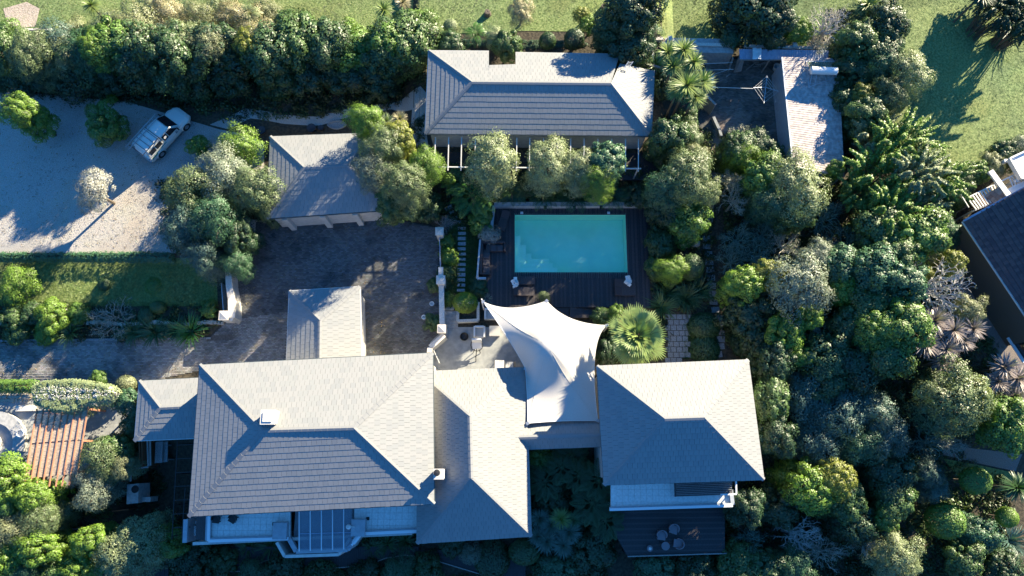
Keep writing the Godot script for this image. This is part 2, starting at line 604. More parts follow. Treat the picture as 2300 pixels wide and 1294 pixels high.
func grow_ball(random_seed: int, leaves: int, length: float) -> Dictionary:   # a clipped round bush, radius 1
	rng.seed = random_seed
	var b := MB.new()
	var t := MB.new()
	for i in leaves:
		var d := ball_dir(-0.6)
		var bump := 1.0 + 0.07 * fine_noise.get_noise_3dv(d * 60.0)
		var p := d * rng.randf_range(0.84, 1.0) * bump
		sprig(b, p, d, length * rng.randf_range(0.7, 1.3), length * 0.55, 1.0 + 0.25 * fine_noise.get_noise_3dv(d * 90.0), 0.45)
	t.path([Vector3(0, -3, 0), Vector3(0, 0.2, 0)], 0.1, 0.06, 5)
	for k in 14:
		t.tube(Vector3(0, -0.3, 0), ball_dir(-0.1) * 0.8, 0.035, 0.012, 4)
	return {"crown": b.mesh(), "trunk": t.mesh()}

func leaf_sheet(poly: PackedVector2Array, y0: float, y1: float, leaves: int, length: float, wide: float, wobble := 0.12) -> ArrayMesh:   # a hedge body clothed in leaves
	var b := MB.new()
	var box := Rect2(poly[0], Vector2.ZERO)
	for p in poly:
		box = box.expand(p)
	var placed := 0
	var tries := 0
	while placed < leaves and tries < leaves * 12:
		tries += 1
		var q := Vector2(rng.randf_range(box.position.x, box.end.x), rng.randf_range(box.position.y, box.end.y))
		if not Geometry2D.is_point_in_polygon(q, poly):
			continue
		var edge := 99.0
		var outward := Vector2.ZERO
		for i in poly.size():
			var c := Geometry2D.get_closest_point_to_segment(q, poly[i], poly[(i + 1) % poly.size()])
			if q.distance_to(c) < edge:
				edge = q.distance_to(c)
				outward = (c - q).normalized()
		var soft := clampf(1.0 - edge / 0.35, 0.0, 1.0)
		var top := y1 - soft * soft * 0.25 * (y1 - y0) + wobble * fine_noise.get_noise_2d(q.x * 30.0, q.y * 30.0) * 2.0
		var y := top - absf(rng.randfn(0.0, 0.05))
		if edge < 0.2 and rng.randf() < 0.7:
			y = rng.randf_range(y0, top)
		var out := (Vector3(outward.x, 0, outward.y) * soft * 1.3 + Vector3.UP).normalized()
		sprig(b, Vector3(q.x + outward.x * rng.randf() * 0.12, y, q.y + outward.y * rng.randf() * 0.12), out, length * rng.randf_range(0.7, 1.3), wide, 1.0 + 0.3 * fine_noise.get_noise_2d(q.x * 60.0, q.y * 60.0))
		placed += 1
	return b.mesh()

func make_kits() -> void:
	kits["broad"] = [grow_crown(11, 30, 0.25, 9500, 0.23, 0.14, 0.8, 0.74, 0.14), grow_crown(12, 24, 0.28, 9500, 0.24, 0.15, 0.7, 0.72, 0.14), grow_crown(13, 38, 0.21, 9500, 0.22, 0.13, 0.85, 0.76, 0.14)]
	kits["olive"] = [grow_crown(21, 34, 0.26, 12000, 0.17, 0.06, 0.8, 0.68, 0.16), grow_crown(22, 26, 0.30, 12000, 0.17, 0.065, 0.7, 0.66, 0.18), grow_crown(23, 42, 0.22, 12500, 0.16, 0.06, 0.85, 0.7, 0.2)]
	kits["citrus"] = [grow_crown(31, 46, 0.21, 9500, 0.17, 0.11, 0.75, 0.72, 0.03), grow_crown(32, 38, 0.23, 9500, 0.18, 0.115, 0.8, 0.7, 0.03)]
	kits["gum"] = kits["olive"]
	kits["bamboo"] = [grow_bamboo(41), grow_bamboo(42)]
	kits["twig"] = [grow_twigs(51, 8, 4, 0.85, 0.085, Vector3.ZERO, 1500, 0.12), grow_twigs(52, 9, 4, 0.8, 0.08, Vector3(0.2, 0, -0.2), 1300, 0.12)]
	kits["bare"] = [grow_twigs(61, 7, 5, 1.05, 0.14, Vector3(0.35, 0, 0.1), 350, 0.16), grow_twigs(62, 6, 5, 1.0, 0.12, Vector3(-0.1, 0.1, -0.3), 120, 0.14)]
	kits["fern"] = [grow_fern(71, 15), grow_fern(72, 13)]
	kits["fan"] = [grow_fan_palm(81)]
	kits["ball"] = [grow_ball(91, 5200, 0.11), grow_ball(92, 4200, 0.13)]
	kits["yucca"] = [{"crown": grow_rosette(101, 170, 1.0, 0.075, 0.10)}, {"crown": grow_rosette(102, 150, 1.0, 0.085, 0.16)}]
	kits["strap"] = [{"crown": grow_strap(111, 90)}, {"crown": grow_strap(112, 80)}]

# reach: canonical radius of each kit; flat: how far its top stands above the crown's centre, as a share of the radius
const REACH := {"broad": 2.35, "olive": 2.4, "gum": 2.4, "citrus": 2.4, "bamboo": 3.2, "twig": 2.2, "bare": 3.6, "fern": 2.1, "fan": 2.3, "ball": 1.0, "yucca": 1.0, "strap": 0.6}
const NAMES := {"broad": "leafy_tree", "olive": "grey_leaved_tree", "gum": "tall_gum_tree", "citrus": "bright_green_tree", "bamboo": "bamboo_clump", "twig": "twiggy_shrub", "bare": "bare_tree", "fern": "tree_fern", "fan": "fan_palm", "ball": "round_bush", "yucca": "spiky_plant", "strap": "strap_leaved_plant"}
const CATS := {"broad": "tree", "olive": "tree", "gum": "tree", "citrus": "tree", "bamboo": "bamboo", "twig": "shrub", "bare": "tree", "fern": "fern", "fan": "palm", "ball": "bush", "yucca": "plant", "strap": "plant"}
const TINTS := {  # linear
	"dark": [0.057, 0.114, 0.041], "deep": [0.039, 0.084, 0.036], "mid": [0.089, 0.160, 0.048], "fresh": [0.120, 0.222, 0.040], "lime": [0.154, 0.268, 0.034], "gold": [0.206, 0.234, 0.034], "olive": [0.139, 0.194, 0.085], "silver": [0.221, 0.268, 0.194], "blue": [0.091, 0.165, 0.131], "teal": [0.066, 0.154, 0.075], "dry": [0.231, 0.257, 0.131], "straw": [0.353, 0.325, 0.188], "pale": [0.251, 0.308, 0.154], "mauve": [0.274, 0.234, 0.222], "palm": [0.210, 0.290, 0.085], "fernc": [0.068, 0.188, 0.034], "fernd": [0.048, 0.114, 0.039], "box": [0.182, 0.262, 0.023], "white": [0.450, 0.450, 0.399]}
var planted := 0
func plant(kind: String, px: float, py: float, rp: float, top: float, tint: String, label: String, squash := 1.0) -> Node3D:
	rng.seed = int(px * 7919 + py * 104729)
	var p := at(px, py, top)
	var R := at(px + rp, py, top).x - p.x
	var k: float = R / REACH[kind]
	var up: float = {"ball": 0.95, "fern": 0.25, "yucca": 0.6, "strap": 0.5, "fan": 0.8, "bamboo": 0.25, "bare": 0.7, "twig": 0.6}.get(kind, 0.7)
	p = at(px, py, top - R * up * squash)
	var g := terrain(p.x, p.z)
	if kind == "strap":
		p = ground_at(px, py)
		g = p.y
	var o := thing(NAMES[kind], label, CATS[kind], Vector3(p.x, g, p.z))
	var kit: Array = kits[kind]
	var one: Dictionary = kit[rng.randi() % kit.size()]
	var t := Transform3D(Basis(Vector3.UP, rng.randf() * TAU if kind != "bare" and kind != "bamboo" else rng.randf_range(-0.3, 0.3)).scaled(Vector3(k * rng.randf_range(0.86, 1.16), k * squash, k * rng.randf_range(0.86, 1.16))), Vector3(0, p.y - g, 0))
	var c: Array = TINTS[tint]
	if one.crown.get_surface_count():
		var m := local("crown" if kind != "strap" and kind != "yucca" else "leaves", one.crown, leaf_mat(c[0], c[1], c[2]), o, t)
		stuff(m)
	if kind in ["broad", "olive", "citrus"] and tint != "white" and p.y - g > R * 0.8 + 0.9:           # foliage that hangs on down towards the ground
		var low := t
		var drop := minf(R * 1.0, p.y - g - R * 0.5)
		low.origin.y -= drop
		low.basis = Basis(Vector3.UP, 2.2) * t.basis * 0.94
		stuff(local("lower_crown", (kit[(rng.randi() + 1) % kit.size()] as Dictionary).crown, leaf_mat(c[0], c[1], c[2]), o, low))
		if p.y - g - drop > R * 1.2:
			low.origin.y -= R
			stuff(local("lower_crown", one.crown, leaf_mat(c[0], c[1], c[2]), o, low))
	if one.has("trunk"):
		var twiggy := kind == "twig" or kind == "bare"
		local("branches" if twiggy else "trunk", one.trunk, leaf_mat(minf(c[0] * 1.9, 0.42), minf(c[1] * 1.7, 0.4), minf(c[2] * 1.75, 0.37), 0.9) if kind == "twig" else mats["grey_bark"] if kind == "bare" else mats["bark"], o, t)
	elif kind == "yucca":
		local("trunk", cyl("stem"), mats["bark"], o, Transform3D(Basis.from_scale(Vector3(0.1, maxf(0.2, p.y - g), 0.1)), Vector3.ZERO))
	planted += 1
	return o

func cyl(key: String, sides := 8) -> ArrayMesh:         # radius 1, from y 0 to y 1
	if not prototypes.has(key):
		var b := MB.new()
		b.tube(Vector3.ZERO, Vector3.UP, 1.0, 0.8 if key == "stem" else 1.0, sides, true)
		prototypes[key] = b.mesh()
	return prototypes[key]

func sow(called: String, zones: Array, mesh: Mesh, mat: Material, count: int, small: float, big: float, lift := 0.0, tones := 0.35) -> void:   # ground cover that nobody could count
	var xs: Array[Transform3D] = []
	var cs: Array[Color] = []
	var area := 0.0
	var list := []
	for z in zones:
		var poly := flat2(z)
		var box := Rect2(poly[0], Vector2.ZERO)
		for p in poly:
			box = box.expand(p)
		list.append([poly, box])
		area += box.get_area()
	for z in list:
		for i in int(count * z[1].get_area() / area):
			var q := Vector2(rng.randf_range(z[1].position.x, z[1].end.x), rng.randf_range(z[1].position.y, z[1].end.y))
			if not Geometry2D.is_point_in_polygon(q, z[0]):
				continue
			var s := rng.randf_range(small, big)
			xs.append(Transform3D(Basis(Vector3.UP, rng.randf() * TAU).scaled(Vector3(s, s * rng.randf_range(0.7, 1.2), s)), Vector3(q.x, terrain(q.x, q.y) + lift, q.y)))
			var patch := 1.0 + tones * low_noise.get_noise_2d(q.x * 9.0, q.y * 9.0) * 2.0
			var k := patch * rng.randf_range(0.75, 1.25)
			cs.append(Color(k * rng.randf_range(0.85, 1.15), k, k * rng.randf_range(0.8, 1.1)))
	scatter(called, xs, cs, mesh, mat)

func scatter(called: String, xs: Array[Transform3D], cs: Array[Color], mesh: Mesh, mat: Material, parent: Node3D = self) -> MultiMeshInstance3D:
	var mm := MultiMesh.new()
	mm.transform_format = MultiMesh.TRANSFORM_3D
	mm.use_colors = true
	mm.mesh = mesh
	mm.instance_count = xs.size()
	for i in xs.size():
		mm.set_instance_transform(i, xs[i])
		mm.set_instance_color(i, cs[i])
	var o := MultiMeshInstance3D.new()
	o.name = numbered(parent, called)
	o.multimesh = mm
	o.material_override = mat
	parent.add_child(o)
	if parent != self:
		o.transform = parent.global_transform.affine_inverse()
	stuff(o)
	return o

# ---------------------------------------------------------------- roofs and walls
const SLATE := [[0.233, 0.240, 0.238], [0.240, 0.245, 0.242], [0.246, 0.250, 0.246], [0.222, 0.230, 0.231]]
const CLAY := [[0.10, 0.055, 0.055], [0.115, 0.064, 0.062], [0.088, 0.05, 0.05], [0.13, 0.075, 0.07]]

func tile_mesh(key: String, wide: float, length: float, thick: float, tone: Array) -> ArrayMesh:
	if not prototypes.has(key):
		var b := MB.new()
		b.tint = Color(tone[0], tone[1], tone[2])
		b.hull(tile_corners(Vector2(-wide / 2, 0), Vector2(wide / 2, 0), Vector2(wide / 2, length), Vector2(-wide / 2, length), thick, length))
		for i in b.v.size():                             # foot of the tile coloured dark, a painted shadow line under each course
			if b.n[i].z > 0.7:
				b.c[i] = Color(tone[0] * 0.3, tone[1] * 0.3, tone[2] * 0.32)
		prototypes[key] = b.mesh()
	return prototypes[key]

func tile_corners(a: Vector2, b: Vector2, c: Vector2, d: Vector2, thick: float, length: float) -> Array:   # x along the course, z up the slope, y off it; the lower edge stands proud
	var out := []
	for y in [0.0, 1.0]:
		for q: Vector2 in [a, b, c, d]:
			var lift := (1.0 - q.y / length) * thick
			out.append(Vector3(q.x, lift + (thick if y > 0 else -0.01), -q.y))
	return out

# SLOPE: corners in the world, the first two along the eave. BUDGET holds how many single tiles are left for this thing.
func lay_slope(root: Node3D, slope: Array, budget: Dictionary, wide := 0.33, gauge := 0.40, thick := 0.019, tones := SLATE, kind := "slate", wavy := 0.0) -> void:
	var a: Vector3 = slope[0]
	var b: Vector3 = slope[1]
	var high: Vector3 = slope[2] if slope.size() == 3 else (slope[2] + slope[3]) / 2.0
	var e1 := (b - a).normalized()
	var n := e1.cross(high - a).normalized()
	if n.y < 0:
		n = -n
	var e2 := n.cross(e1)
	if e2.dot(high - a) < 0:
		e2 = -e2
	thick = budget.get("thick", thick)
	var poly := PackedVector2Array()
	for p: Vector3 in slope:
		poly.append(Vector2((p - a).dot(e1), (p - a).dot(e2)))
	var base := MB.new()
	var tr := Geometry2D.triangulate_polygon(poly)
	for i in range(0, tr.size(), 3):
		var q := []
		for k in 3:
			q.append(a + e1 * poly[tr[i + k]].x + e2 * poly[tr[i + k]].y)
		base.tri(q[0] - n * 0.02, q[1] - n * 0.02, q[2] - n * 0.02, n)
		base.tri(q[0] - n * 0.14, q[1] - n * 0.14, q[2] - n * 0.14, -n)
	put("roof_slope", base.mesh(), mats["underlay"], root)
	var basis := Basis(e1, n, -e2)
	if basis.determinant() < 0:
		basis = Basis(-e1, n, -e2)
	var flip := 1.0 if basis.x.dot(e1) > 0 else -1.0
	var box := Rect2(poly[0], Vector2.ZERO)
	for p in poly:
		box = box.expand(p)
	var rest := MB.new()
	var course := 0
	var length := gauge * 1.12
	var v := 0.0
	while v < box.end.y - 0.03:
		var u := box.position.x - (wide * 0.5 if course % 2 else 0.0) + rng.randf_range(-0.03, 0.03)
		while u < box.end.x:
			var r := PackedVector2Array([Vector2(u + 0.006, v), Vector2(u + wide - 0.006, v), Vector2(u + wide - 0.006, v + length), Vector2(u + 0.006, v + length)])
			var parts := Geometry2D.intersect_polygons(r, poly)
			var tone := rng.randi() % tones.size()
			if low_noise.get_noise_2d(u * 7.0 + a.x * 3.0, v * 4.0) > 0.25 and rng.randf() < 0.6:
				tone = 3
			var slip := rng.randf_range(-0.012, 0.012)
			var whole := parts.size() == 1 and absf(area_of(parts[0]) - (wide - 0.012) * length) < 0.002
			if whole and budget.left > 0:
				budget.left -= 1
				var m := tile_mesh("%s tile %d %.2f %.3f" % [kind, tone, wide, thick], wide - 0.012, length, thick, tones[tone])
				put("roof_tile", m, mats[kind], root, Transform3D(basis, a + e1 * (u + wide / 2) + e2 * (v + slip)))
			else:
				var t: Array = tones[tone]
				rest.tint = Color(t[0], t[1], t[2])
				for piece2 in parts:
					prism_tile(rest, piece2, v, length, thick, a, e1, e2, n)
			u += wide
		v += gauge
		course += 1
	if rest.v.size():
		stuff(put("roof_tiles", rest.mesh(), mats[kind], root))

func area_of(p: PackedVector2Array) -> float:
	var s := 0.0
	for i in p.size():
		s += p[i].cross(p[(i + 1) % p.size()])
	return absf(s) / 2.0

func prism_tile(b: MB, p: PackedVector2Array, v: float, length: float, thick: float, a: Vector3, e1: Vector3, e2: Vector3, n: Vector3) -> void:
	var top := []
	for q in p:
		var lift := (1.0 - (q.y - v) / length) * thick + thick
		top.append(a + e1 * q.x + e2 * q.y + n * lift)
	var tr := Geometry2D.triangulate_polygon(p)
	for i in range(0, tr.size(), 3):
		b.tri(top[tr[i]], top[tr[i + 1]], top[tr[i + 2]], n)
	var mid := Vector3.ZERO
	for t: Vector3 in top:
		mid += t
	mid /= top.size()
	for i in p.size():
		var t0: Vector3 = top[i]
		var t1: Vector3 = top[(i + 1) % p.size()]
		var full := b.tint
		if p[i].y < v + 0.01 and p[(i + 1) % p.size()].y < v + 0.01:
			b.tint = Color(full.r * 0.3, full.g * 0.3, full.b * 0.32)  # same painted shadow line along the foot of merged tiles
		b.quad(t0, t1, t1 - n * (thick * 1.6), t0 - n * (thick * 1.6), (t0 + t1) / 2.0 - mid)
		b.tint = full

func ridge_line(root: Node3D, p: Vector3, q: Vector3, mat: Material, wide := 1.0, lift := 0.018) -> void:
	var d := q - p
	var k := maxi(1, int(round(d.length() / 0.42)))
	var z := d.normalized()
	var x := Vector3.UP.cross(z).normalized()
	var y := z.cross(x)
	for i in k:
		var mid := p + d * (i + 0.5) / k + y * lift
		var tip := Basis(x, deg_to_rad(-1.5))
		put("ridge_tile", cap_mesh, mat, root, Transform3D(tip * Basis(x * wide, y, z * (d.length() / k * 1.06)), mid))

func eave_line(root: Node3D, p: Vector3, q: Vector3, mat: Material, size := 0.11) -> void:
	bar("gutter", root, p + Vector3.DOWN * 0.06, q + Vector3.DOWN * 0.06, size, size * 0.9, mat)

func house_walls(root: Node3D, ring: Array, inset: float, y0: float, y1: float, mat: Material) -> Array:
	var mid := Vector3.ZERO
	for p: Vector3 in ring:
		mid += p
	mid /= ring.size()
	var flat := PackedVector2Array()
	for p: Vector3 in ring:
		flat.append(Vector2(p.x, p.z))
	var inner: PackedVector2Array = Geometry2D.offset_polygon(flat, -inset, Geometry2D.JOIN_MITER)[0]
	var out := []
	for i in inner.size():
		var a := inner[i]
		var b := inner[(i + 1) % inner.size()]
		var d := (b - a).normalized() * 0.1
		var o := bar("wall", root, Vector3(a.x - d.x, (y0 + y1) / 2, a.y - d.y), Vector3(b.x - d.x, (y0 + y1) / 2, b.y - d.y), 0.2, y1 - y0, mat)
		out.append([Vector3(a.x, y0, a.y), Vector3(b.x, y0, b.y)])
	return out

func hip_roof(root: Node3D, e: Array, r: Array, budget: Dictionary, gutter: Material, cap: Material, hips := [true, true, true, true]) -> void:
	# E: north-west, north-east, south-east, south-west eave corners; R: west and east ends of the ridge (or north and south, when the ridge runs that way)
	var west_east := absf(r[1].x - r[0].x) > absf(r[1].z - r[0].z)
	var slopes: Array
	if west_east:
		slopes = [[e[3], e[2], r[1], r[0]], [e[0], e[3], r[0]], [e[1], e[0], r[0], r[1]], [e[2], e[1], r[1]]]
	else:
		slopes = [[e[3], e[2], r[1]], [e[0], e[3], r[1], r[0]], [e[1], e[0], r[0]], [e[2], e[1], r[0], r[1]]]
	for s in slopes:
		lay_slope(root, s, budget)
	var ends := [r[0], r[1], r[1], r[0]] if west_east else [r[0], r[0], r[1], r[1]]
	for i in 4:
		if hips[i]:
			ridge_line(root, e[i], ends[i], cap)
	ridge_line(root, r[0], r[1], cap)
	for i in 4:
		eave_line(root, e[i], e[(i + 1) % 4], gutter)

func window_on(root: Node3D, a: Vector3, b: Vector3, outward: Vector3, y0: float, y1: float, cols: int, rows: int, frame: Material, called := "window", surround: Material = null) -> void:
	# a framed opening on the wall line A-B
	var d := (b - a).normalized()
	var w := a.distance_to(b)
	var base := Basis(d, Vector3.UP, d.cross(Vector3.UP))
	var mid := (a + b) / 2.0
	mid.y = (y0 + y1) / 2.0
	var h := y1 - y0
	var f := put(called, unit_box, mats["glass"], root, Transform3D(Basis(base.x * w, base.y * h, base.z * 0.04), mid + outward * 0.03))
	var k := 0.05
	for i in cols + 1:
		piece_in(f, "frame", mid + d * (w * (float(i) / cols - 0.5)) + outward * 0.06, Vector3(k, h + k, 0.05), frame, base)
	for j in rows + 1:
		piece_in(f, "frame", mid + Vector3.UP * (h * (float(j) / rows - 0.5)) + outward * 0.063, Vector3(w + k, k, 0.05), frame, base)
	if surround:
		piece_in(f, "surround", mid + Vector3.UP * (h / 2 + 0.12) + outward * 0.05, Vector3(w + 0.5, 0.14, 0.1), surround, base)
		for s in [-1.0, 1.0]:
			piece_in(f, "surround", mid + d * s * (w / 2 + 0.14) + outward * 0.05, Vector3(0.16, h + 0.1, 0.09), surround, base)

func piece_in(parent: Node3D, called: String, mid: Vector3, size: Vector3, mat: Material, turn := Basis.IDENTITY) -> MeshInstance3D:
	return piece(called, parent, mid, size, mat, turn)

# ---------------------------------------------------------------- ground sheets
func drape(called: String, zone: Array, mat: Material, lift: float, grid := 0.8, level := INF, patch := 0.25) -> MeshInstance3D:
	var poly := flat2(zone, 0.0 if level == INF else level)
	var b := MB.new()
	var box := Rect2(poly[0], Vector2.ZERO)
	for p in poly:
		box = box.expand(p)
	var nx := int(ceil(box.size.x / grid))
	var nz := int(ceil(box.size.y / grid))
	for i in nx:
		for j in nz:
			var o := box.position + Vector2(i, j) * grid
			var cell := PackedVector2Array([o, o + Vector2(grid, 0), o + Vector2(grid, grid), o + Vector2(0, grid)])
			for part in Geometry2D.intersect_polygons(cell, poly):
				var t := Geometry2D.triangulate_polygon(part)
				for k in range(0, t.size(), 3):
					var q := []
					for m in 3:
						var p2 := part[t[k + m]]
						q.append(Vector3(p2.x, (terrain(p2.x, p2.y) if level == INF else level) + lift, p2.y))
					var c: Vector3 = (q[0] + q[1] + q[2]) / 3.0
					b.tri(q[0], q[1], q[2], Vector3.UP)
	var k2 := 0
	for p in b.v:
		var s := 1.0 + patch * (low_noise.get_noise_2d(p.x * 5.0, p.z * 5.0) + 0.6 * low_noise.get_noise_2d(p.x * 22.0, p.z * 22.0))
		var y := patch * low_noise.get_noise_2d(p.x * 3.0 + 90.0, p.z * 3.0)
		b.c[k2] = Color(clampf(s + y * 0.8, 0.4, 1.6), clampf(s + y * 0.3, 0.4, 1.6), clampf(s - y * 0.3, 0.4, 1.6))
		k2 += 1
	return structure(called, b.mesh(), mat)

func lay_pavers(zones: Array, wide: float, deep: float, mat: Material, shade: Array, turn := 0.0, lift := 0.03) -> void:
	var b := MB.new()
	b.box(Vector3(0, -0.02, 0), Vector3(wide - 0.018, 0.06, deep - 0.018))
	var m := b.mesh()
	var xs: Array[Transform3D] = []
	var cs: Array[Color] = []
	for z in zones:
		var poly := flat2(z)
		var rot := PackedVector2Array()
		for p in poly:
			rot.append(p.rotated(-turn))
		var box := Rect2(rot[0], Vector2.ZERO)
		for p in rot:
			box = box.expand(p)
		var row := 0
		var y := box.position.y
		while y < box.end.y:
			var x := box.position.x + (wide / 2 if row % 2 else 0.0)
			while x < box.end.x:
				var q := Vector2(x, y)
				if Geometry2D.is_point_in_polygon(q, rot):
					var w := q.rotated(turn)
					var moss := low_noise.get_noise_2d(w.x * 11.0, w.y * 11.0) + 0.6 * low_noise.get_noise_2d(w.x * 45.0, w.y * 45.0)
					var s := rng.randf_range(0.68, 1.25) * (1.0 - clampf(moss * 0.9, 0.0, 0.45))
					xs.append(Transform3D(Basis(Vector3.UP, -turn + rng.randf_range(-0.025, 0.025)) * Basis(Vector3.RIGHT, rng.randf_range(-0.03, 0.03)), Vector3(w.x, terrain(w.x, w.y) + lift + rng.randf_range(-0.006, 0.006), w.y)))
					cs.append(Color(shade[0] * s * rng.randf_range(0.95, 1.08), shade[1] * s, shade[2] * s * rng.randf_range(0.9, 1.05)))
				x += wide
			y += deep
			row += 1
	scatter("pavers", xs, cs, m, mat)

# ---------------------------------------------------------------- the scene
func _ready() -> void:
	var cam := Camera3D.new()
	cam.name = "camera"
	cam.fov = rad_to_deg(2.0 * atan(647.0 / FOCAL))
	cam.far = 900.0
	add_child(cam)
	cam.position = Vector3(0, DRONE_HEIGHT, 0)
	cam.basis = Basis(Vector3.RIGHT, -PI / 2 + PITCH)
	cam.current = true
	var env := Environment.new()
	var sky := Sky.new()
	var sm := ProceduralSkyMaterial.new()
	sm.sky_top_color = lin(0.0155, 0.082, 0.235)
	sm.sky_horizon_color = lin(0.022, 0.097, 0.24)
	sm.sky_curve = 0.15
	sm.ground_bottom_color = lin(0.02, 0.03, 0.04)
	sm.ground_horizon_color = lin(0.05, 0.08, 0.12)
	sm.sun_angle_max = 6.0
	sky.sky_material = sm
	env.background_mode = Environment.BG_SKY
	env.sky = sky
	env.tonemap_mode = Environment.TONE_MAPPER_LINEAR
	env.tonemap_exposure = 4.0
	env.sdfgi_enabled = true
	env.ssao_enabled = true
	env.ssil_enabled = true
	var we := WorldEnvironment.new()
	we.name = "world"
	we.environment = env
	add_child(we)
	var sun := DirectionalLight3D.new()
	sun.name = "sun"
	sun.light_energy = 1.6
	sun.light_color = Color(1.0, 0.94, 0.815)
	sun.light_angular_distance = 0.5
	sun.shadow_enabled = true
	add_child(sun)
	var e := deg_to_rad(SUN_ELEVATION)
	var to_sun := Vector3(0.689 * cos(e), sin(e), -0.725 * cos(e))
	sun.look_at_from_position(to_sun * 100.0, Vector3.ZERO)

	low_noise.seed = 5
	low_noise.frequency = 0.02
	fine_noise.seed = 9
	fine_noise.frequency = 0.05
	rng.seed = 77
	make_materials()
	make_shared()
	make_kits()
	pool_zone = flat2([[1118, 474], [1443, 474], [1452, 682], [1104, 682]], 0.6)
	lay_ground()
	build_main_house()
	build_side_houses()
	build_far_right()
	build_pool()
	build_garden_walls()
	build_patio()
	build_terraces()
	build_yards()
	build_car()
	plant_garden()
	sow_ground()

# ---------------------------------------------------------------- the setting
func lay_ground() -> void:
	var b := MB.new()
	var xs := []
	var zs := []
	var x := -46.0
	while x <= 46.01:
		xs.append(x)
		x += 0.5
	var z := -48.0
	while z <= 14.01:
		zs.append(z)
		z += 0.5
	xs.push_front(-400.0); xs.append(400.0)
	zs.push_front(-400.0); zs.append(400.0)
	var hs := {}
	for i in xs.size():
		for j in zs.size():
			var p := Vector3(xs[i], terrain(xs[i], zs[j]), zs[j])
			b.v.append(p)
			var s := 1.0 + 0.3 * low_noise.get_noise_2d(p.x * 4.0, p.z * 4.0)
			b.c.append(Color(s, s, s))
			b.n.append(Vector3(terrain(p.x - 0.25, p.z) - terrain(p.x + 0.25, p.z), 0.5, terrain(p.x, p.z - 0.25) - terrain(p.x, p.z + 0.25)).normalized())
	for i in xs.size() - 1:
		for j in zs.size() - 1:
			var k := i * zs.size() + j
			var d := zs.size()
			b.ix.append_array([k, k + d, k + 1, k + 1, k + d, k + d + 1])
	structure("ground", b.mesh(), mats["soil"])
	drape("north_lawn", [[-150, -120], [2050, -120], [2038, -60], [2010, 20], [1900, 70], [1700, 100], [1480, 97], [1180, 92], [960, 100], [700, 92], [300, 70], [-150, 75]], mats["lawn"], 0.03, 0.8, INF, 0.5)
	drape("east_lawn", [[1905, 75], [2012, 16], [2040, -60], [2460, -120], [2460, 330], [2280, 352], [2190, 365], [2120, 395], [2060, 380], [1990, 300], [1990, 180]], mats["lawn"], 0.036, 0.8, INF, 0.5)
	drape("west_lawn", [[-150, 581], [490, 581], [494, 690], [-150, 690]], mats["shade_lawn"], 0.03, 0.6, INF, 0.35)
	drape("gravel_yard", [[-150, 224], [60, 218], [300, 240], [500, 300], [560, 312], [600, 330], [600, 500], [540, 575], [-150, 575]], mats["gravel"], 0.03, 0.5, INF, 0.34)
	drape("gravel_path", [[480, 290], [520, 272], [560, 254], [640, 264], [710, 262], [800, 240], [880, 232], [950, 214], [968, 236], [960, 300], [972, 380], [950, 400], [925, 330], [930, 262], [880, 246], [800, 258], [720, 282], [640, 284], [570, 276], [520, 300]], mats["gravel"], 0.03, 0.6)
	drape("planted_bed", [[590, 300], [650, 304], [780, 296], [900, 270], [905, 252], [800, 262], [720, 286], [640, 290], [575, 282]], mats["soil"], 0.04, 0.6)
	drape("dirt_path", [[1170, -20], [1400, -30], [1405, 2], [1360, 10], [1195, 12]], mats["dirt"], 0.06, 0.8)
	drape("dirt_patch", [[8, 20], [60, 5], [90, 20], [80, 60], [20, 66]], mats["dirt"], 0.05, 0.6)
	drape("driveway", [[-150, 766], [470, 760], [522, 716], [530, 590], [548, 500], [885, 492], [985, 512], [990, 745], [962, 800], [450, 832], [300, 866], [-150, 862]], mats["joint"], 0.012, 1.0)
	drape("east_courtyard", [[1585, 132], [1770, 132], [1775, 390], [1700, 395], [1640, 345], [1600, 330], [1560, 300], [1580, 230]], mats["joint"], 0.012, 0.8)
	drape("brick_path", [[1560, 298], [1610, 290], [1660, 240], [1690, 262], [1640, 330], [1622, 350], [1640, 400], [1600, 405], [1580, 350]], mats["brick_ground"], 0.035, 0.5)
	drape("brick_lane", [[2150, 1000], [2330, 1020], [2330, 1060], [2240, 1042], [2140, 1020]], mats["brick_ground"], 0.05, 0.6)
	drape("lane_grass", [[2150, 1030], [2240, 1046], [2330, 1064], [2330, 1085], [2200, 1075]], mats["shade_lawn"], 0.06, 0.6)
	drape("brick_yard", [[2080, 540], [2170, 500], [2330, 740], [2330, 850], [2240, 800]], mats["brick_ground"], 0.04, 0.7)
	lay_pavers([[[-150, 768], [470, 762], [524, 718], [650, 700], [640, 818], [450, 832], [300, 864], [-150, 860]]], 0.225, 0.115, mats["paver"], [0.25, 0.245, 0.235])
	lay_pavers([[[524, 718], [533, 590], [550, 502], [884, 494], [983, 514], [988, 745], [960, 800], [640, 818], [650, 700]]], 0.225, 0.115, mats["paver"], [0.125, 0.13, 0.135])  # court pavers coloured darker than the drive, the shade there put into their tone
	rng.seed = 4
	lay_pavers([[[1586, 134], [1768, 134], [1773, 388], [1700, 392], [1640, 345], [1604, 330], [1640, 290], [1600, 262], [1582, 230]]], 0.225, 0.115, mats["paver"], [0.15, 0.135, 0.12], 0.1)

# ---------------------------------------------------------------- houses
func root_at(called: String, label: String, cat: String, ring: Array, y := 0.0, group := "") -> Node3D:
	var m := Vector3.ZERO
	for p: Vector3 in ring:
		m += p
	m /= ring.size()
	return thing(called, label, cat, Vector3(m.x, y, m.z), group)

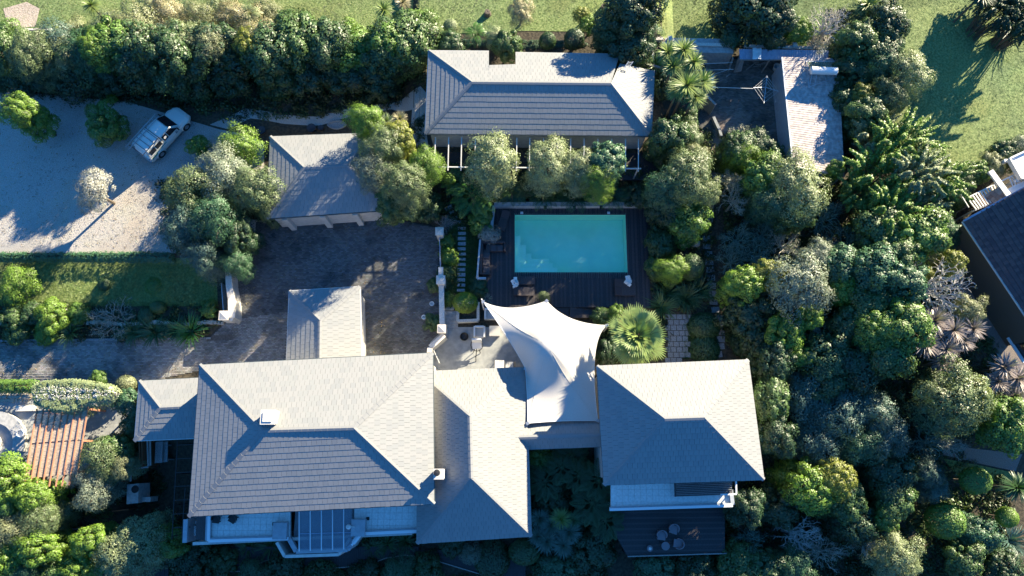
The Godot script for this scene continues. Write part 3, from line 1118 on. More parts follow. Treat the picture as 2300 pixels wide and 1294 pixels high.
func chimney(root: Node3D, px: float, py: float, top: float, low: float, wide: float, called := "chimney") -> MeshInstance3D:
	var p := at(px, py, top)
	var b := MB.new()
	b.box(Vector3(p.x, (top + low) / 2, p.z), Vector3(wide, top - low, wide))
	b.box(Vector3(p.x, top - 0.05, p.z), Vector3(wide + 0.08, 0.12, wide + 0.08))
	return put(called, b.mesh(), mats["plaster"], root)

func build_main_house() -> void:
	var gd: Material = mats["gutter_dark"]
	var cap: Material = mats["slate_cap"]
	# the two-storey block
	var e := line3([[449, 820], [972, 793], [975, 1132], [424, 1160]], 6.0)
	var r := line3([[590, 967], [794, 961]], 8.0)
	var o := root_at("main_house", "largest house with broad grey slate hip roof and white chimney, beside the paved driveway", "house", e)
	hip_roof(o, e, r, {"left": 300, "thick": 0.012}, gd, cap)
	for i in 4:
		eave_line(o, e[i] + Vector3.DOWN * 0.08, e[(i + 1) % 4] + Vector3.DOWN * 0.08, mats["gutter_white"], 0.07)
	house_walls(o, e, 0.45, -3.2, 5.95, mats["plaster"])
	var c := chimney(o, 601, 937, 8.45, 6.0, 0.86)
	var pot := at(601, 937, 8.45)
	local("chimney_cap", unit_box, mats["wall_cap"], c, Transform3D(Basis.from_scale(Vector3(0.6, 0.05, 0.6)), c.global_transform.affine_inverse() * (pot + Vector3.UP * 0.05)))
	# the entrance wing over the drive
	e = line3([[650, 654], [808, 644], [812, 812], [643, 815]], 3.2)
	r = line3([[719, 720], [718, 812]], 4.15)
	o = root_at("entrance_wing", "short slate-roofed entrance wing jutting from the main house into the paved court", "house", e)
	lay_slope(o, [e[0], e[3], r[1], r[0]], {"left": 160})
	lay_slope(o, [e[1], e[0], r[0]], {"left": 20})
	lay_slope(o, [e[2], e[1], r[0], r[1]], {"left": 90})
	ridge_line(o, e[0], r[0], cap); ridge_line(o, e[1], r[0], cap); ridge_line(o, r[0], r[1], cap)
	eave_line(o, e[0], e[1], mats["gutter_white"]); eave_line(o, e[1], e[2], mats["gutter_white"]); eave_line(o, e[0], e[3], mats["gutter_white"])
	house_walls(o, e, 0.35, -0.05, 3.15, mats["plaster"])
	# the small west wing
	e = line3([[313, 856], [452, 849], [440, 984], [302, 990]], 3.2)
	r = line3([[360, 916], [455, 911]], 4.0)
	o = root_at("west_wing", "small low slate-roofed wing on the main house, nearest the timber pergola", "house", e, -0.3)
	lay_slope(o, [e[3], e[2], r[1], r[0]], {"left": 110})
	lay_slope(o, [e[0], e[3], r[0]], {"left": 60})
	lay_slope(o, [e[1], e[0], r[0], r[1]], {"left": 100})
	ridge_line(o, e[0], r[0], cap); ridge_line(o, e[3], r[0], cap); ridge_line(o, r[0], r[1], cap)
	eave_line(o, e[0], e[1], gd); eave_line(o, e[0], e[3], mats["gutter_white"]); eave_line(o, e[3], e[2], mats["gutter_white"])
	house_walls(o, e, 0.35, -3.0, 3.15, mats["plaster"])
	# the south wing
	e = line3([[940, 836], [1180, 826], [1193, 1204], [937, 1220]], 3.6)
	r = line3([[1055, 936], [1058, 1074]], 6.7)
	o = root_at("south_wing", "slate hip-roofed wing between the main house and the tree ferns", "house", e, -2.0)
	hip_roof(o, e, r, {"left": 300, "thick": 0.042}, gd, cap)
	house_walls(o, e, 0.4, -3.4, 3.55, mats["plaster"])
	c = chimney(o, 985, 1065, 6.9, 3.6, 0.6)
	var q := at(982, 1062, 6.9)
	var cb := MB.new()
	cb.lathe(q, [[0.0, 0.45], [0.2, 0.42], [0.22, 0.3], [0.13, 0.28], [0.13, 0.0]], 12)
	put("cowl", cb.mesh(), mats["black"], c)
	# the linking roof to the guest house
	o = root_at("link_passage", "low slate-roofed passage bridging the south wing and the guest house, in deep shade", "passage", line3([[1130, 950], [1350, 946], [1352, 1004], [1130, 1008]], 3.3), -1.5)
	var n := line3([[1165, 952], [1352, 945]], 3.3)
	var s := line3([[1168, 1010], [1352, 1003]], 3.3)
	var rr := line3([[1128, 984], [1352, 976]], 4.15)
	lay_slope(o, [s[0], s[1], rr[1], rr[0]], {"left": 120})
	lay_slope(o, [n[1], n[0], rr[0], rr[1]], {"left": 90})
	ridge_line(o, rr[0], rr[1], cap)
	eave_line(o, n[0], n[1], gd); eave_line(o, s[0], s[1], gd)
	bar("wall", o, Vector3(n[0].x, 0.2, n[0].z + 0.4), Vector3(n[1].x, 0.2, n[1].z + 0.4), 0.2, 6.2, mats["plaster"])
	bar("wall", o, Vector3(s[0].x, 0.2, s[0].z - 0.4), Vector3(s[1].x, 0.2, s[1].z - 0.4), 0.2, 6.2, mats["plaster"])
	# the guest house
	e = line3([[1341, 823], [1680, 809], [1715, 1077], [1357, 1089]], 6.4)
	r = line3([[1493, 941], [1581, 938]], 8.75)
	o = root_at("guest_house", "detached slate-roofed guest house with square hip roof beside the dense trees", "house", e, -1.5)
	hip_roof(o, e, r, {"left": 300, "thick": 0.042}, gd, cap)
	for i in 4:
		eave_line(o, e[i] + Vector3.DOWN * 0.09, e[(i + 1) % 4] + Vector3.DOWN * 0.09, mats["gutter_white"], 0.08)
	house_walls(o, e, 0.45, -3.4, 6.35, mats["plaster"])

func build_side_houses() -> void:
	var cap: Material = mats["slate_cap"]
	# the cottage at the top
	var e := line3([[963, 114], [1470, 158], [1463, 305], [955, 300]], 4.6)
	var r := line3([[1060, 185], [1372, 188]], 6.05)
	var o := root_at("garden_cottage", "long low slate-roofed cottage behind the pool with notched rear roof edge", "house", e, 1.4)
	var budget := {"left": 300, "thick": 0.012}
	lay_slope(o, [e[3], e[2], r[1], r[0]], budget)
	lay_slope(o, [e[0], e[3], r[0]], {"left": 0})
	var back := line3([[1392, 122], [1158, 118], [1158, 145, 5.25], [1098, 147, 5.3], [1098, 115], [963, 114]], 4.6)
	var north: Array = [e[0], back[0] + Vector3(0, 0, 0)]
	north = [back[0], back[5], r[0], r[1], at(1470, 160, 4.6), at(1420, 149, 5.1), at(1394, 147, 5.2)]
	var cut := lay_notched(o, north, back)
	lay_slope(o, [e[2], e[1], r[1]], {"left": 0})
	ridge_line(o, e[0], r[0], cap); ridge_line(o, e[3], r[0], cap); ridge_line(o, e[2], r[1], cap); ridge_line(o, r[0], r[1], cap)
	eave_line(o, e[3], e[2], mats["gutter_dark"], 0.13); eave_line(o, e[0], e[3], mats["gutter_white"]); eave_line(o, e[2], e[1], mats["gutter_dark"])
	eave_line(o, back[0], back[1], mats["gutter_white"]); eave_line(o, back[4], back[5], mats["gutter_white"])
	var w := house_walls(o, [at(963, 152, 4.6), at(1470, 172, 4.6), e[2], e[3]], 0.4, 1.2, 4.55, mats["grey_plaster"])
	var a: Vector3
	var b: Vector3
	for side in w:
		if side[0].z > -25.9 and side[1].z > -25.9:
			a = side[0]
			b = side[1]
	if a.x > b.x:
		var t := a
		a = b
		b = t
	var out := Vector3(0, 0, 1)
	var span := func(p0: float, p1: float) -> Array:
		var l := at(970, 330, 3.0).x
		var rr := at(1458, 335, 3.0).x
		return [a.lerp(b, (at(p0, 333, 3.0).x - l) / (rr - l)), a.lerp(b, (at(p1, 333, 3.0).x - l) / (rr - l))]
	var wd: Array = span.call(1004.0, 1050.0)
	window_on(o, wd[0], wd[1], out, 1.55, 3.75, 4, 5, mats["dark_frame"], "glazed_door", mats["white_trim"])
	for g in [[1142, 1160, 2], [1163, 1183, 3], [1188, 1206, 2], [1209, 1228, 3], [1316, 1334, 2], [1340, 1360, 3], [1374, 1397, 3], [1408, 1426, 2], [1428, 1446, 2]]:
		wd = span.call(float(g[0]), float(g[1]))
		window_on(o, wd[0], wd[1], out, 2.4, 3.75, g[2], 4, mats["dark_frame"], "window", mats["white_trim"])
	for g in [[1243, 1265], [1276, 1298]]:
		wd = span.call(float(g[0]), float(g[1]))
		var d: Vector3 = (wd[1] - wd[0]).normalized()
		piece("pale_panel", o, (wd[0] + wd[1]) / 2 + Vector3(0, 1.85, 0) + out * 0.03, Vector3(wd[0].distance_to(wd[1]), 0.85, 0.05), mats["pale_panel"], Basis(d, Vector3.UP, d.cross(Vector3.UP)))
	# air conditioner and pole on the roof edge
	var ac := thing("roof_ladder", "thin grey ladder propped on the cottage's rear roof edge", "ladder", at(1410, 150, 5.35))
	for k in [0.0, 0.35]:
		bar("rail", ac, at(1402, 152, 5.5) + Vector3(k, 0, 0), at(1412, 138, 5.6) + Vector3(k, 0, 0), 0.05, 0.05, mats["galvanised"])
	for k in 4:
		bar("rung", ac, at(1402 + k * 3, 152 - k * 4, 5.52), at(1402 + k * 3, 152 - k * 4, 5.52) + Vector3(0.35, 0, 0), 0.03, 0.03, mats["galvanised"])
	# the garage
	e = line3([[607, 307], [833, 299], [873, 472], [600, 491]], 3.0)
	r = line3([[683, 377], [780, 372]], 4.15)
	o = root_at("garage", "double garage with hipped roof standing at the paved court's far edge", "garage", e)
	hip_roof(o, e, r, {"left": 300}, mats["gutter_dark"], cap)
	w = house_walls(o, e, 0.35, -0.05, 2.95, mats["plaster"])
	for side in w:
		if side[0].z > -19.2 and side[1].z > -19.2:
			a = side[0]
			b = side[1]
	if a.x > b.x:
		var t2 := a
		a = b
		b = t2
	var dd := (b - a).normalized()
	var face := Vector3(-dd.z, 0, dd.x)
	var turn := Basis(dd, Vector3.UP, dd.cross(Vector3.UP))
	for g in [[0.16, 0.40], [0.48, 0.70], [0.77, 0.965]]:
		var p0 := a.lerp(b, g[0])
		var p1 := a.lerp(b, g[1])
		var door := piece("garage_door", o, (p0 + p1) / 2 + Vector3(0, 1.1, 0) + face * 0.01, Vector3(p0.distance_to(p1), 2.2, 0.05), mats["brown_door"], turn)
		for k in 5:
			piece("door_slat", door, (p0 + p1) / 2 + Vector3(0, 0.22 + k * 0.44, 0) + face * 0.045, Vector3(p0.distance_to(p1) - 0.06, 0.40, 0.04), mats["brown_door"], turn)
	for g in [0.10, 0.44, 0.735, 0.985]:
		piece("pier", o, a.lerp(b, g) + Vector3(0, 1.35, 0) + face * 0.22, Vector3(0.42, 2.7, 0.45), mats["plaster"], turn)
	# the shed with its iron roof
	var q := [at(1758, 128, 2.9), at(1883, 131, 2.5), at(1897, 398, 2.5), at(1783, 374, 2.9)]
	o = root_at("iron_roofed_shed", "long outbuilding with pale corrugated iron roof beside the washing line", "shed", q)
	put("roof", corrugated(q, 0.19, 0.008), mats["sheet_iron"], o)
	w = house_walls(o, [q[0] - Vector3(0, 0, 0), q[1], q[2], q[3]], 0.18, -0.05, 2.45, mats["grey_plaster"])
	for side in w:
		if (side[0].x + side[1].x) / 2 < (q[0].x + q[1].x) / 2 - 1.0:
			a = side[0]
			b = side[1]
	if a.z > b.z:
		var t3 := a
		a = b
		b = t3
	bar("wall", o, a + Vector3(0.1, 2.62, 0), b + Vector3(0.1, 2.62, 0), 0.2, 0.4, mats["grey_plaster"])
	for g in [[0.20, 0.29], [0.44, 0.58], [0.70, 0.84], [0.93, 0.985]]:
		window_on(o, a.lerp(b, g[0]), a.lerp(b, g[1]), Vector3(-1, 0, 0.1).normalized(), 0.9, 2.2, 2, 2, mats["dark_frame"])
	bar("gutter", o, q[0] + Vector3(-0.04, -0.05, 0), q[3] + Vector3(-0.04, -0.05, 0), 0.1, 0.1, mats["white_trim"])
	# lean-to along the boundary
	q = [at(1660, 110, 2.3), at(1862, 113, 2.3), at(1860, 134, 2.1), at(1662, 133, 2.1)]
	o = root_at("lean_to", "narrow blue-grey corrugated lean-to roof along the boundary wall", "lean-to", q)
	put("roof", corrugated([q[3], q[0], q[1], q[2]], 0.19, 0.012), mats["blue_iron"], o)
	for k in 4:
		var t4: Vector3 = q[3].lerp(q[2], 0.02 + k * 0.32)
		bar("post", o, Vector3(t4.x, -0.05, t4.z), t4, 0.1, 0.1, mats["old_timber"])
	bar("rail", o, q[3] + Vector3.DOWN * 0.1, q[2] + Vector3.DOWN * 0.1, 0.08, 0.12, mats["old_timber"])

func lay_notched(o: Node3D, north: Array, back: Array) -> bool:
	# the rear slope of the cottage: two sheets left and right of the notch, and one behind it
	var r0: Vector3 = north[2]
	var r1: Vector3 = north[3]
	var k0 := at(1098, 186, 6.05)
	var k1 := at(1158, 186, 6.05)
	lay_slope(o, [back[4], back[5], r0, k0], {"left": 0})
	lay_slope(o, [back[0], back[1], k1, r1], {"left": 0})
	lay_slope(o, [back[2], back[3], k0, k1], {"left": 0})
	lay_slope(o, [north[4], at(1392, 143, 4.95), r1], {"left": 0})
	return true

func corrugated(q: Array, period: float, amp: float) -> ArrayMesh:      # waves run from side q0-q3 to side q1-q2
	var b := MB.new()
	var length: float = q[0].distance_to(q[3])
	var n := int(length / period * 6.0)
	for i in n:
		var t0 := float(i) / n
		var t1 := float(i + 1) / n
		var y0 := Vector3.UP * amp * sin(t0 * length / period * TAU)
		var y1 := Vector3.UP * amp * sin(t1 * length / period * TAU)
		b.quad(q[0].lerp(q[3], t0) + y0, q[1].lerp(q[2], t0) + y0, q[1].lerp(q[2], t1) + y1, q[0].lerp(q[3], t1) + y1, Vector3.UP)
		b.quad(q[0].lerp(q[3], t0) + y0 - Vector3.UP * 0.02, q[1].lerp(q[2], t0) + y0 - Vector3.UP * 0.02, q[1].lerp(q[2], t1) + y1 - Vector3.UP * 0.02, q[0].lerp(q[3], t1) + y1 - Vector3.UP * 0.02, Vector3.DOWN)
	return b.mesh()

func build_far_right() -> void:
	var e := line3([[2163, 497, 4.2], [2340, 762, 4.2], [2470, 650, 6.3], [2318, 412, 6.3]], 4.2)
	var o := root_at("tiled_house", "neighbouring house with dark red clay tiled roof and white gutter", "house", e)
	lay_slope(o, [e[1], e[0], e[3], e[2]], {"left": 300}, 0.24, 0.33, 0.04, CLAY, "clay")
	bar("gutter", o, e[0] + Vector3.DOWN * 0.06, e[1] + Vector3.DOWN * 0.06, 0.16, 0.12, mats["gutter_white"])
	bar("verge", o, e[0] + Vector3.UP * 0.05, e[3] + Vector3.UP * 0.05, 0.14, 0.1, mats["blue_iron"])
	var d := (e[1] - e[0]).normalized()
	var inn := Vector3(-d.z, 0, d.x)
	if inn.x < 0:
		inn = -inn
	var a := e[0] + inn * 0.4 + d * 0.4
	var b := e[1] + inn * 0.4
	bar("wall", o, Vector3(a.x, 2.0, a.z), Vector3(b.x, 2.0, b.z), 0.25, 4.3, mats["bark"])
	var c := a + inn * 8.0
	bar("wall", o, Vector3(a.x, 2.0, a.z), Vector3(c.x, 2.0, c.z), 0.25, 4.3, mats["bark"])
	var w0 := a + d * 9.0
	window_on(o, Vector3(w0.x, 0, w0.z), Vector3(w0.x, 0, w0.z) + d * 1.8, -inn, 0.9, 2.3, 2, 1, mats["dark_frame"])
	piece("sill", o, Vector3(w0.x, 0.85, w0.z) + d * 0.9 - inn * 0.2, Vector3(0.25, 0.08, 2.1), mats["white_trim"], Basis(Vector3.UP, atan2(d.x, d.z)))
	# porch roof of clay tiles
	var q := line3([[2228, 482, 2.6], [2192, 452, 2.6], [2246, 418, 3.3], [2272, 448, 3.3]], 2.6)
	var porch := root_at("porch_roof", "small sunlit terracotta tiled porch roof against the dark tiled house", "porch", q)
	lay_slope(porch, [q[0], q[1], q[2], q[3]], {"left": 120}, 0.26, 0.34, 0.035, [[0.42, 0.25, 0.17], [0.48, 0.3, 0.21], [0.36, 0.2, 0.14], [0.5, 0.34, 0.25]], "clay")
	for k in 2:
		bar("post", porch, Vector3(q[k].x, 0, q[k].z), q[k] + Vector3.DOWN * 0.06, 0.14, 0.14, mats["white_trim"])
	# white slatted pergola
	var pg := root_at("white_pergola", "white slatted timber pergola beside the terracotta porch roof", "pergola", line3([[2168, 447], [2300, 388], [2300, 420], [2186, 472]], 2.7))
	var l0 := at(2168, 447, 2.75)
	var l1 := at(2320, 372, 2.75)
	var m0 := at(2188, 473, 2.75)
	var m1 := at(2330, 412, 2.75)
	bar("beam", pg, l0, l1, 0.1, 0.16, mats["white"])
	bar("beam", pg, m0, m1, 0.1, 0.16, mats["white"])
	for k in 26:
		var t := (k + 0.5) / 26.0
		if k > 12 and k < 16:
			continue
		bar("slat", pg, l0.lerp(l1, t) + Vector3.UP * 0.11, m0.lerp(m1, t) + Vector3.UP * 0.11, 0.09, 0.07, mats["white"])
	for p: Vector3 in [l0, m0, l0.lerp(l1, 0.5), m0.lerp(m1, 0.5)]:
		bar("post", pg, Vector3(p.x, -0.1, p.z), p + Vector3.DOWN * 0.08, 0.11, 0.11, mats["white"])
	bar("end_rail", pg, at(2150, 424, 2.9), at(2176, 466, 2.9), 0.06, 0.08, mats["white"])
	var cr := thing("white_gantry_beam", "wide white beam crossing over the slatted pergola", "beam", at(2245, 415, 0.0))
	bar("beam", cr, at(2224, 384, 3.3), at(2274, 452, 3.3), 0.42, 0.18, mats["white"])
	for p: Vector3 in [at(2226, 387, 3.2), at(2272, 449, 3.2)]:
		bar("post", cr, Vector3(p.x, 0, p.z), p, 0.2, 0.2, mats["white"])
	q = line3([[2266, 357], [2350, 318], [2350, 395], [2292, 402]], 3.4)
	var bal := root_at("white_balcony", "cream flat balcony slab at the photo's edge above the slatted pergola", "balcony", q)
	var flat := PackedVector2Array()
	for p: Vector3 in q:
		flat.append(Vector2(p.x, p.z))
	var bm := MB.new()
	bm.prism(flat, 3.1, 3.35, true)
	put("slab", bm.mesh(), mats["white"], bal)
	for k in 4:
		bar("parapet", bal, q[k] + Vector3.UP * 0.05, q[(k + 1) % 4] + Vector3.UP * 0.05, 0.12, 0.25, mats["white"])
	for p: Vector3 in [q[0], q[3]]:
		bar("post", bal, Vector3(p.x, 0, p.z), p + Vector3.DOWN * 0.3, 0.25, 0.25, mats["white"])
	q = line3([[2262, 425], [2330, 392], [2345, 420], [2285, 442]], 3.0)
	var sl := root_at("white_canopy", "plain cream canopy slab between the beam and the dark tiled roof", "canopy", q)
	flat = PackedVector2Array()
	for p: Vector3 in q:
		flat.append(Vector2(p.x, p.z))
	bm = MB.new()
	bm.prism(flat, 2.8, 2.98, true)
	put("slab", bm.mesh(), mats["white"], sl)
	for p: Vector3 in [q[0], q[3]]:
		bar("post", sl, Vector3(p.x, 0, p.z), p + Vector3.DOWN * 0.2, 0.15, 0.15, mats["white"])
	# timber fence up to the porch
	var f := thing("board_fence", "weathered board fence running down from the pergola into the trees", "fence", ground_at(2110, 505))
	for k in 16:
		var p := ground_at(lerpf(2136, 2088, k / 15.0), lerpf(474, 532, k / 15.0))
		piece("board", f, p + Vector3(0, 0.8, 0), Vector3(0.16, 1.7 + 0.06 * (k % 3), 0.05), mats["old_timber"], Basis(Vector3.UP, 0.85))
	bar("rail", f, ground_at(2136, 474, 1.5), ground_at(2088, 532, 1.5), 0.14, 0.08, mats["old_timber"])

# ---------------------------------------------------------------- pool
func build_pool() -> void:
	var y := 0.6
	var deck := thing("pool_deck", "dark timber boarded deck surrounding the swimming pool", "deck", at(1280, 650, y))
	# the boards run north-south; those that meet the pool are cut round it
	var z0 := at(1280, 467, y).z
	var z1 := at(1280, 690, y).z
	var p0 := at(1157, 483, y)
	var p1 := at(1409, 611, y)
	var x := at(1085, 600, y).x
	var x_end := at(1460, 640, y).x
	var k := 0
	while x < x_end:
		var top_z := z0
		if x < at(1112, 500, y).x:
			top_z = at(1085, 540, y).z
		var mat: Material = mats["deck_timber"] if (k * 7) % 5 > 1 else mats["deck_timber_pale"]
		var drop := 0.003 * ((k * 13) % 4)
		for part in ([[top_z, p0.z - 0.02], [p1.z + 0.02, z1]] if x > p0.x - 0.05 and x < p1.x + 0.05 else [[top_z, z1]]):
			piece("board", deck, Vector3(x, y - 0.02 - drop, (part[0] + part[1]) / 2), Vector3(0.132, 0.04, part[1] - part[0]), mat)
		x += 0.142
		k += 1
	var xe := at(1460, 640, y).x
	var xw := at(1085, 600, y).x
	bar("fascia", deck, Vector3(xw, y - 0.36, z1), Vector3(xe, y - 0.36, z1), 0.05, 0.6, mats["deck_timber"])
	bar("fascia", deck, Vector3(xe, y - 0.36, z0), Vector3(xe, y - 0.36, z1), 0.05, 0.6, mats["deck_timber"])
	bar("joist_shelf", deck, Vector3(xw, y - 0.1, z1 - 0.2), Vector3(p0.x - 0.3, y - 0.1, z1 - 0.2), 0.1, 0.1, mats["deck_timber"])
	# the basin
	var pool := thing("swimming_pool", "rectangular turquoise swimming pool with corner steps, set in the dark deck", "pool", Vector3((p0.x + p1.x) / 2, -0.9, (p0.z + p1.z) / 2))
	var mid := (p0 + p1) / 2
	var w := p1.x - p0.x
	var l := p1.z - p0.z
	var bot := -0.75
	piece("floor", pool, Vector3(mid.x, bot - 0.1, mid.z), Vector3(w, 0.2, l), mats["pool_plaster"])
	var hh := y - bot - 0.02
	piece("side", pool, Vector3(mid.x, bot + hh / 2, p0.z - 0.08), Vector3(w + 0.3, hh, 0.15), mats["pool_plaster"])
	piece("side", pool, Vector3(mid.x, bot + hh / 2, p1.z + 0.08), Vector3(w + 0.3, hh, 0.15), mats["pool_plaster"])
	piece("side", pool, Vector3(p0.x - 0.08, bot + hh / 2, mid.z), Vector3(0.15, hh, l), mats["pool_plaster"])
	piece("side", pool, Vector3(p1.x + 0.08, bot + hh / 2, mid.z), Vector3(0.15, hh, l), mats["pool_plaster"])
	for s in [[0.42, 2.1, 1.45, 0.30], [0.86, 1.65, 1.05, 0.02], [1.3, 1.2, 0.7, -0.26]]:      # three L-shaped steps in the corner nearest the sail
		var sw: float = s[0]
		var top: float = s[3]
		piece("step", pool, Vector3(p0.x + sw / 2, (bot + top) / 2 - 0.002 * sw, p1.z - s[1] * 0.72), Vector3(sw, top - bot, s[1] * 1.44), mats["pool_step"])
		piece("step", pool, Vector3(p0.x + sw + s[2], (bot + top) / 2 - 0.002 * sw - 0.003, p1.z - sw / 2), Vector3(s[2] * 2, top - bot, sw), mats["pool_step"])
	bar("coping", pool, Vector3(p0.x, y - 0.005, p0.z - 0.04), Vector3(p1.x, y - 0.005, p0.z - 0.04), 0.07, 0.03, mats["gutter_dark"])
	for px in [1172.0, 1367.0]:
		var q := at(px, 478, y)
		piece("skimmer_lid", pool, q + Vector3(0, 0.02, 0.02), Vector3(0.22, 0.03, 0.2), mats["pale_panel"])
	var wm := MB.new()
	wm.quad(Vector3(p0.x, 0.47, p0.z), Vector3(p1.x, 0.47, p0.z), Vector3(p1.x, 0.47, p1.z), Vector3(p0.x, 0.47, p1.z), Vector3.UP)
	structure("water", wm.mesh(), mats["water"])
	# low walls round the deck
	var lw := thing("north_planter_wall", "low pale plastered wall behind the pool under the hanging ferns", "wall", at(1280, 464, 0))
	bar("wall", lw, at(1110, 463, 0.7), at(1449, 462, 0.7), 0.35, 0.9, mats["concrete"])
	for px in [1225.0, 1290.0, 1350.0]:
		var q := at(px, 464, 1.15)
		piece("pipe_spout", lw, q + Vector3(0, 0.03, 0.1), Vector3(0.22, 0.1, 0.3), mats["black"])
	var ww := thing("deck_side_wall", "pale low wall by the lounger at the deck's upper corner", "wall", at(1109, 500, 0))
	bar("wall", ww, at(1109, 466, 0.8), at(1104, 522, 0.8), 0.22, 0.9, mats["grey_plaster"])
	var sw2 := thing("sofa_surround_wall", "pale low wall wrapped behind the dark corner sofa", "wall", at(1075, 590, 0))
	bar("wall", sw2, at(1079, 542, 0.9), at(1072, 628, 0.9), 0.14, 0.9, mats["grey_plaster"])
	bar("wall", sw2, at(1072, 628, 0.9), at(1092, 628, 0.9), 0.16, 0.9, mats["grey_plaster"])
	corner_sofa()
	var labels := ["dark slatted sun lounger at the pool deck's upper corner, set askew", "dark sun lounger under the white towel beside the sail, nearer the pool", "dark sun lounger near the sail with sunlit end, farther from the pool", "dark sun lounger with thrown white towel opposite the sail", "dark sun lounger without towel, nearest the deck steps"]
	var spots := [[1131, 499, 1.87, 0.0], [1178, 632, 0.0, 1.0], [1177, 657, 0.0, 0.0], [1402, 638, 0.0, 1.0], [1403, 657, 0.0, 0.0]]
	var proto: Node3D
	for i in 5:
		var s: Array = spots[i]
		var o: Node3D
		if i == 0:
			o = make_lounger(labels[0])
			proto = o
		else:
			o = proto.duplicate()
			o.name = numbered(self, "sun_lounger")
			add_child(o)
			o.set_meta("label", labels[i])
		o.position = at(s[0], s[1], y)
		o.rotation.y = -s[2]
	var tl := ["crumpled white towel on the sun lounger beside the sail", "crumpled white towel on the sun lounger near the deck steps"]
	var tp := [[1156, 637], [1411, 631]]
	for i in 2:
		rng.seed = 300 + i
		var c := at(tp[i][0], tp[i][1], y + 0.42)
		var t := thing("towel", tl[i], "towel", c, "towels on the pool loungers")
		var b := MB.new()
		for n in 30:
			var f := rng.randf() * TAU
			var q := Vector3(cos(f) * 0.22, 0.06 + rng.randf() * 0.1, sin(f) * 0.38) * rng.randf_range(0.2, 1.0)
			q.y = absf(q.y)
			b.box(c + q, Vector3(0.24, 0.09, 0.2) * rng.randf_range(0.6, 1.3), Basis(Vector3(rng.randf(), 1, rng.randf()).normalized(), rng.randf() * 6.0))
		put("cloth", b.mesh(), mats["towel"], t)
	# steps down from the deck to the garden
	var st := thing("deck_steps", "dark timber steps descending from the pool deck towards the fan palm", "steps", at(1305, 702, 0))
	for n in 4:
		var q := at(1284 + n * 14, 702, 0.5 - n * 0.11)
		piece("tread", st, q + Vector3(0.1, -0.2, 0), Vector3(0.5, 0.45, 0.85), mats["deck_timber_pale"])
	var lp := thing("deck_landing", "long dark timber landing between the deck steps and the sail", "landing", at(1245, 702, 0))
	for n in 6:
		var q := at(1250, 694 + n * 3.6, 0.5)
		piece("board", lp, q, Vector3(1.9, 0.04, 0.115), mats["deck_timber"])
	piece("bearer", lp, at(1250, 703, 0.2), Vector3(1.7, 0.5, 0.5), mats["deck_timber"])

func make_lounger(label: String) -> Node3D:
	var o := Node3D.new()
	o.name = numbered(self, "sun_lounger")
	add_child(o)
	tag(o, label, "sun lounger", "sun loungers round the pool")
	for s in [-1.0, 1.0]:
		local("side_rail", unit_box, mats["wicker_dark"], o, Transform3D(Basis.from_scale(Vector3(1.6, 0.08, 0.06)), Vector3(0, 0.3, s * 0.3)))
		for t in [-0.7, 0.7]:
			local("leg", unit_box, mats["wicker_dark"], o, Transform3D(Basis.from_scale(Vector3(0.07, 0.3, 0.07)), Vector3(t, 0.15, s * 0.29)))
	for k in 9:
		local("slat", unit_box, mats["deck_timber_pale"], o, Transform3D(Basis.from_scale(Vector3(0.1, 0.025, 0.66)), Vector3(-0.2 + k * 0.118, 0.352, 0)))
	var back := local("backrest", unit_box, mats["wicker_dark"], o, Transform3D(Basis(Vector3.BACK, -0.35) * Basis.from_scale(Vector3(0.62, 0.03, 0.64)), Vector3(-0.53, 0.45, 0)))
	back.set_meta("label", "raised backrest")
	return o

func corner_sofa() -> void:
	var o := thing("corner_sofa", "dark wicker corner sofa set into the pool deck's edge", "sofa", at(1105, 580, 0.6))
	var w: Material = mats["wicker_dark"]
	var g: Material = mats["grey_cushion"]
	bar("backrest", o, at(1083, 545, 0.95), at(1080, 618, 0.95), 0.16, 0.62, w)
	bar("backrest", o, at(1080, 546, 0.95), at(1134, 546, 0.95), 0.16, 0.62, w)
	bar("armrest", o, at(1134, 549, 0.88), at(1134, 566, 0.88), 0.14, 0.5, w)
	bar("armrest", o, at(1083, 616, 0.88), at(1101, 616, 0.88), 0.16, 0.5, w)
	bar("seat", o, at(1092, 562, 0.8), at(1091, 612, 0.8), 0.62, 0.3, w)
	bar("seat", o, at(1092, 558, 0.795), at(1131, 558, 0.795), 0.56, 0.3, w)
	for k in 3:
		bar("cushion", o, at(1093, 568 + k * 15.5, 1.0), at(1092, 581 + k * 15.5, 1.0), 0.52, 0.1, g)
	for k in 2:
		bar("cushion", o, at(1103 + k * 14, 558, 1.003), at(1115 + k * 14, 558, 1.003), 0.46, 0.1, g)

# ---------------------------------------------------------------- walls, pillars, paths of the garden
func pillar(px: float, py: float, top: float, wide: float, label: String) -> Node3D:
	var p := at(px, py, top)
	var g := terrain(p.x, p.z) - 0.3
	var o := thing("gate_pillar", label, "pillar", Vector3(p.x, g, p.z), "square pillars of the court wall")
	piece("shaft", o, Vector3(p.x, (g + top) / 2, p.z), Vector3(wide, top - g, wide), mats["plaster"])
	piece("cap", o, Vector3(p.x, top + 0.04, p.z), Vector3(wide + 0.12, 0.1, wide + 0.12), mats["wall_cap"])
	var b := MB.new()
	var s := wide / 2 + 0.03
	for k in 4:
		var c0 := Vector3([-s, s, s, -s][k], 0, [-s, -s, s, s][k])
		var c1 := Vector3([s, s, -s, -s][k], 0, [-s, s, s, -s][k])
		b.tri(c0, c1, Vector3(0, 0.14, 0), Vector3(0, 1, 0))
	put("cap_top", b.mesh(), mats["wall_cap"], o, Transform3D(Basis.IDENTITY, Vector3(p.x, top + 0.09, p.z)))
	return o

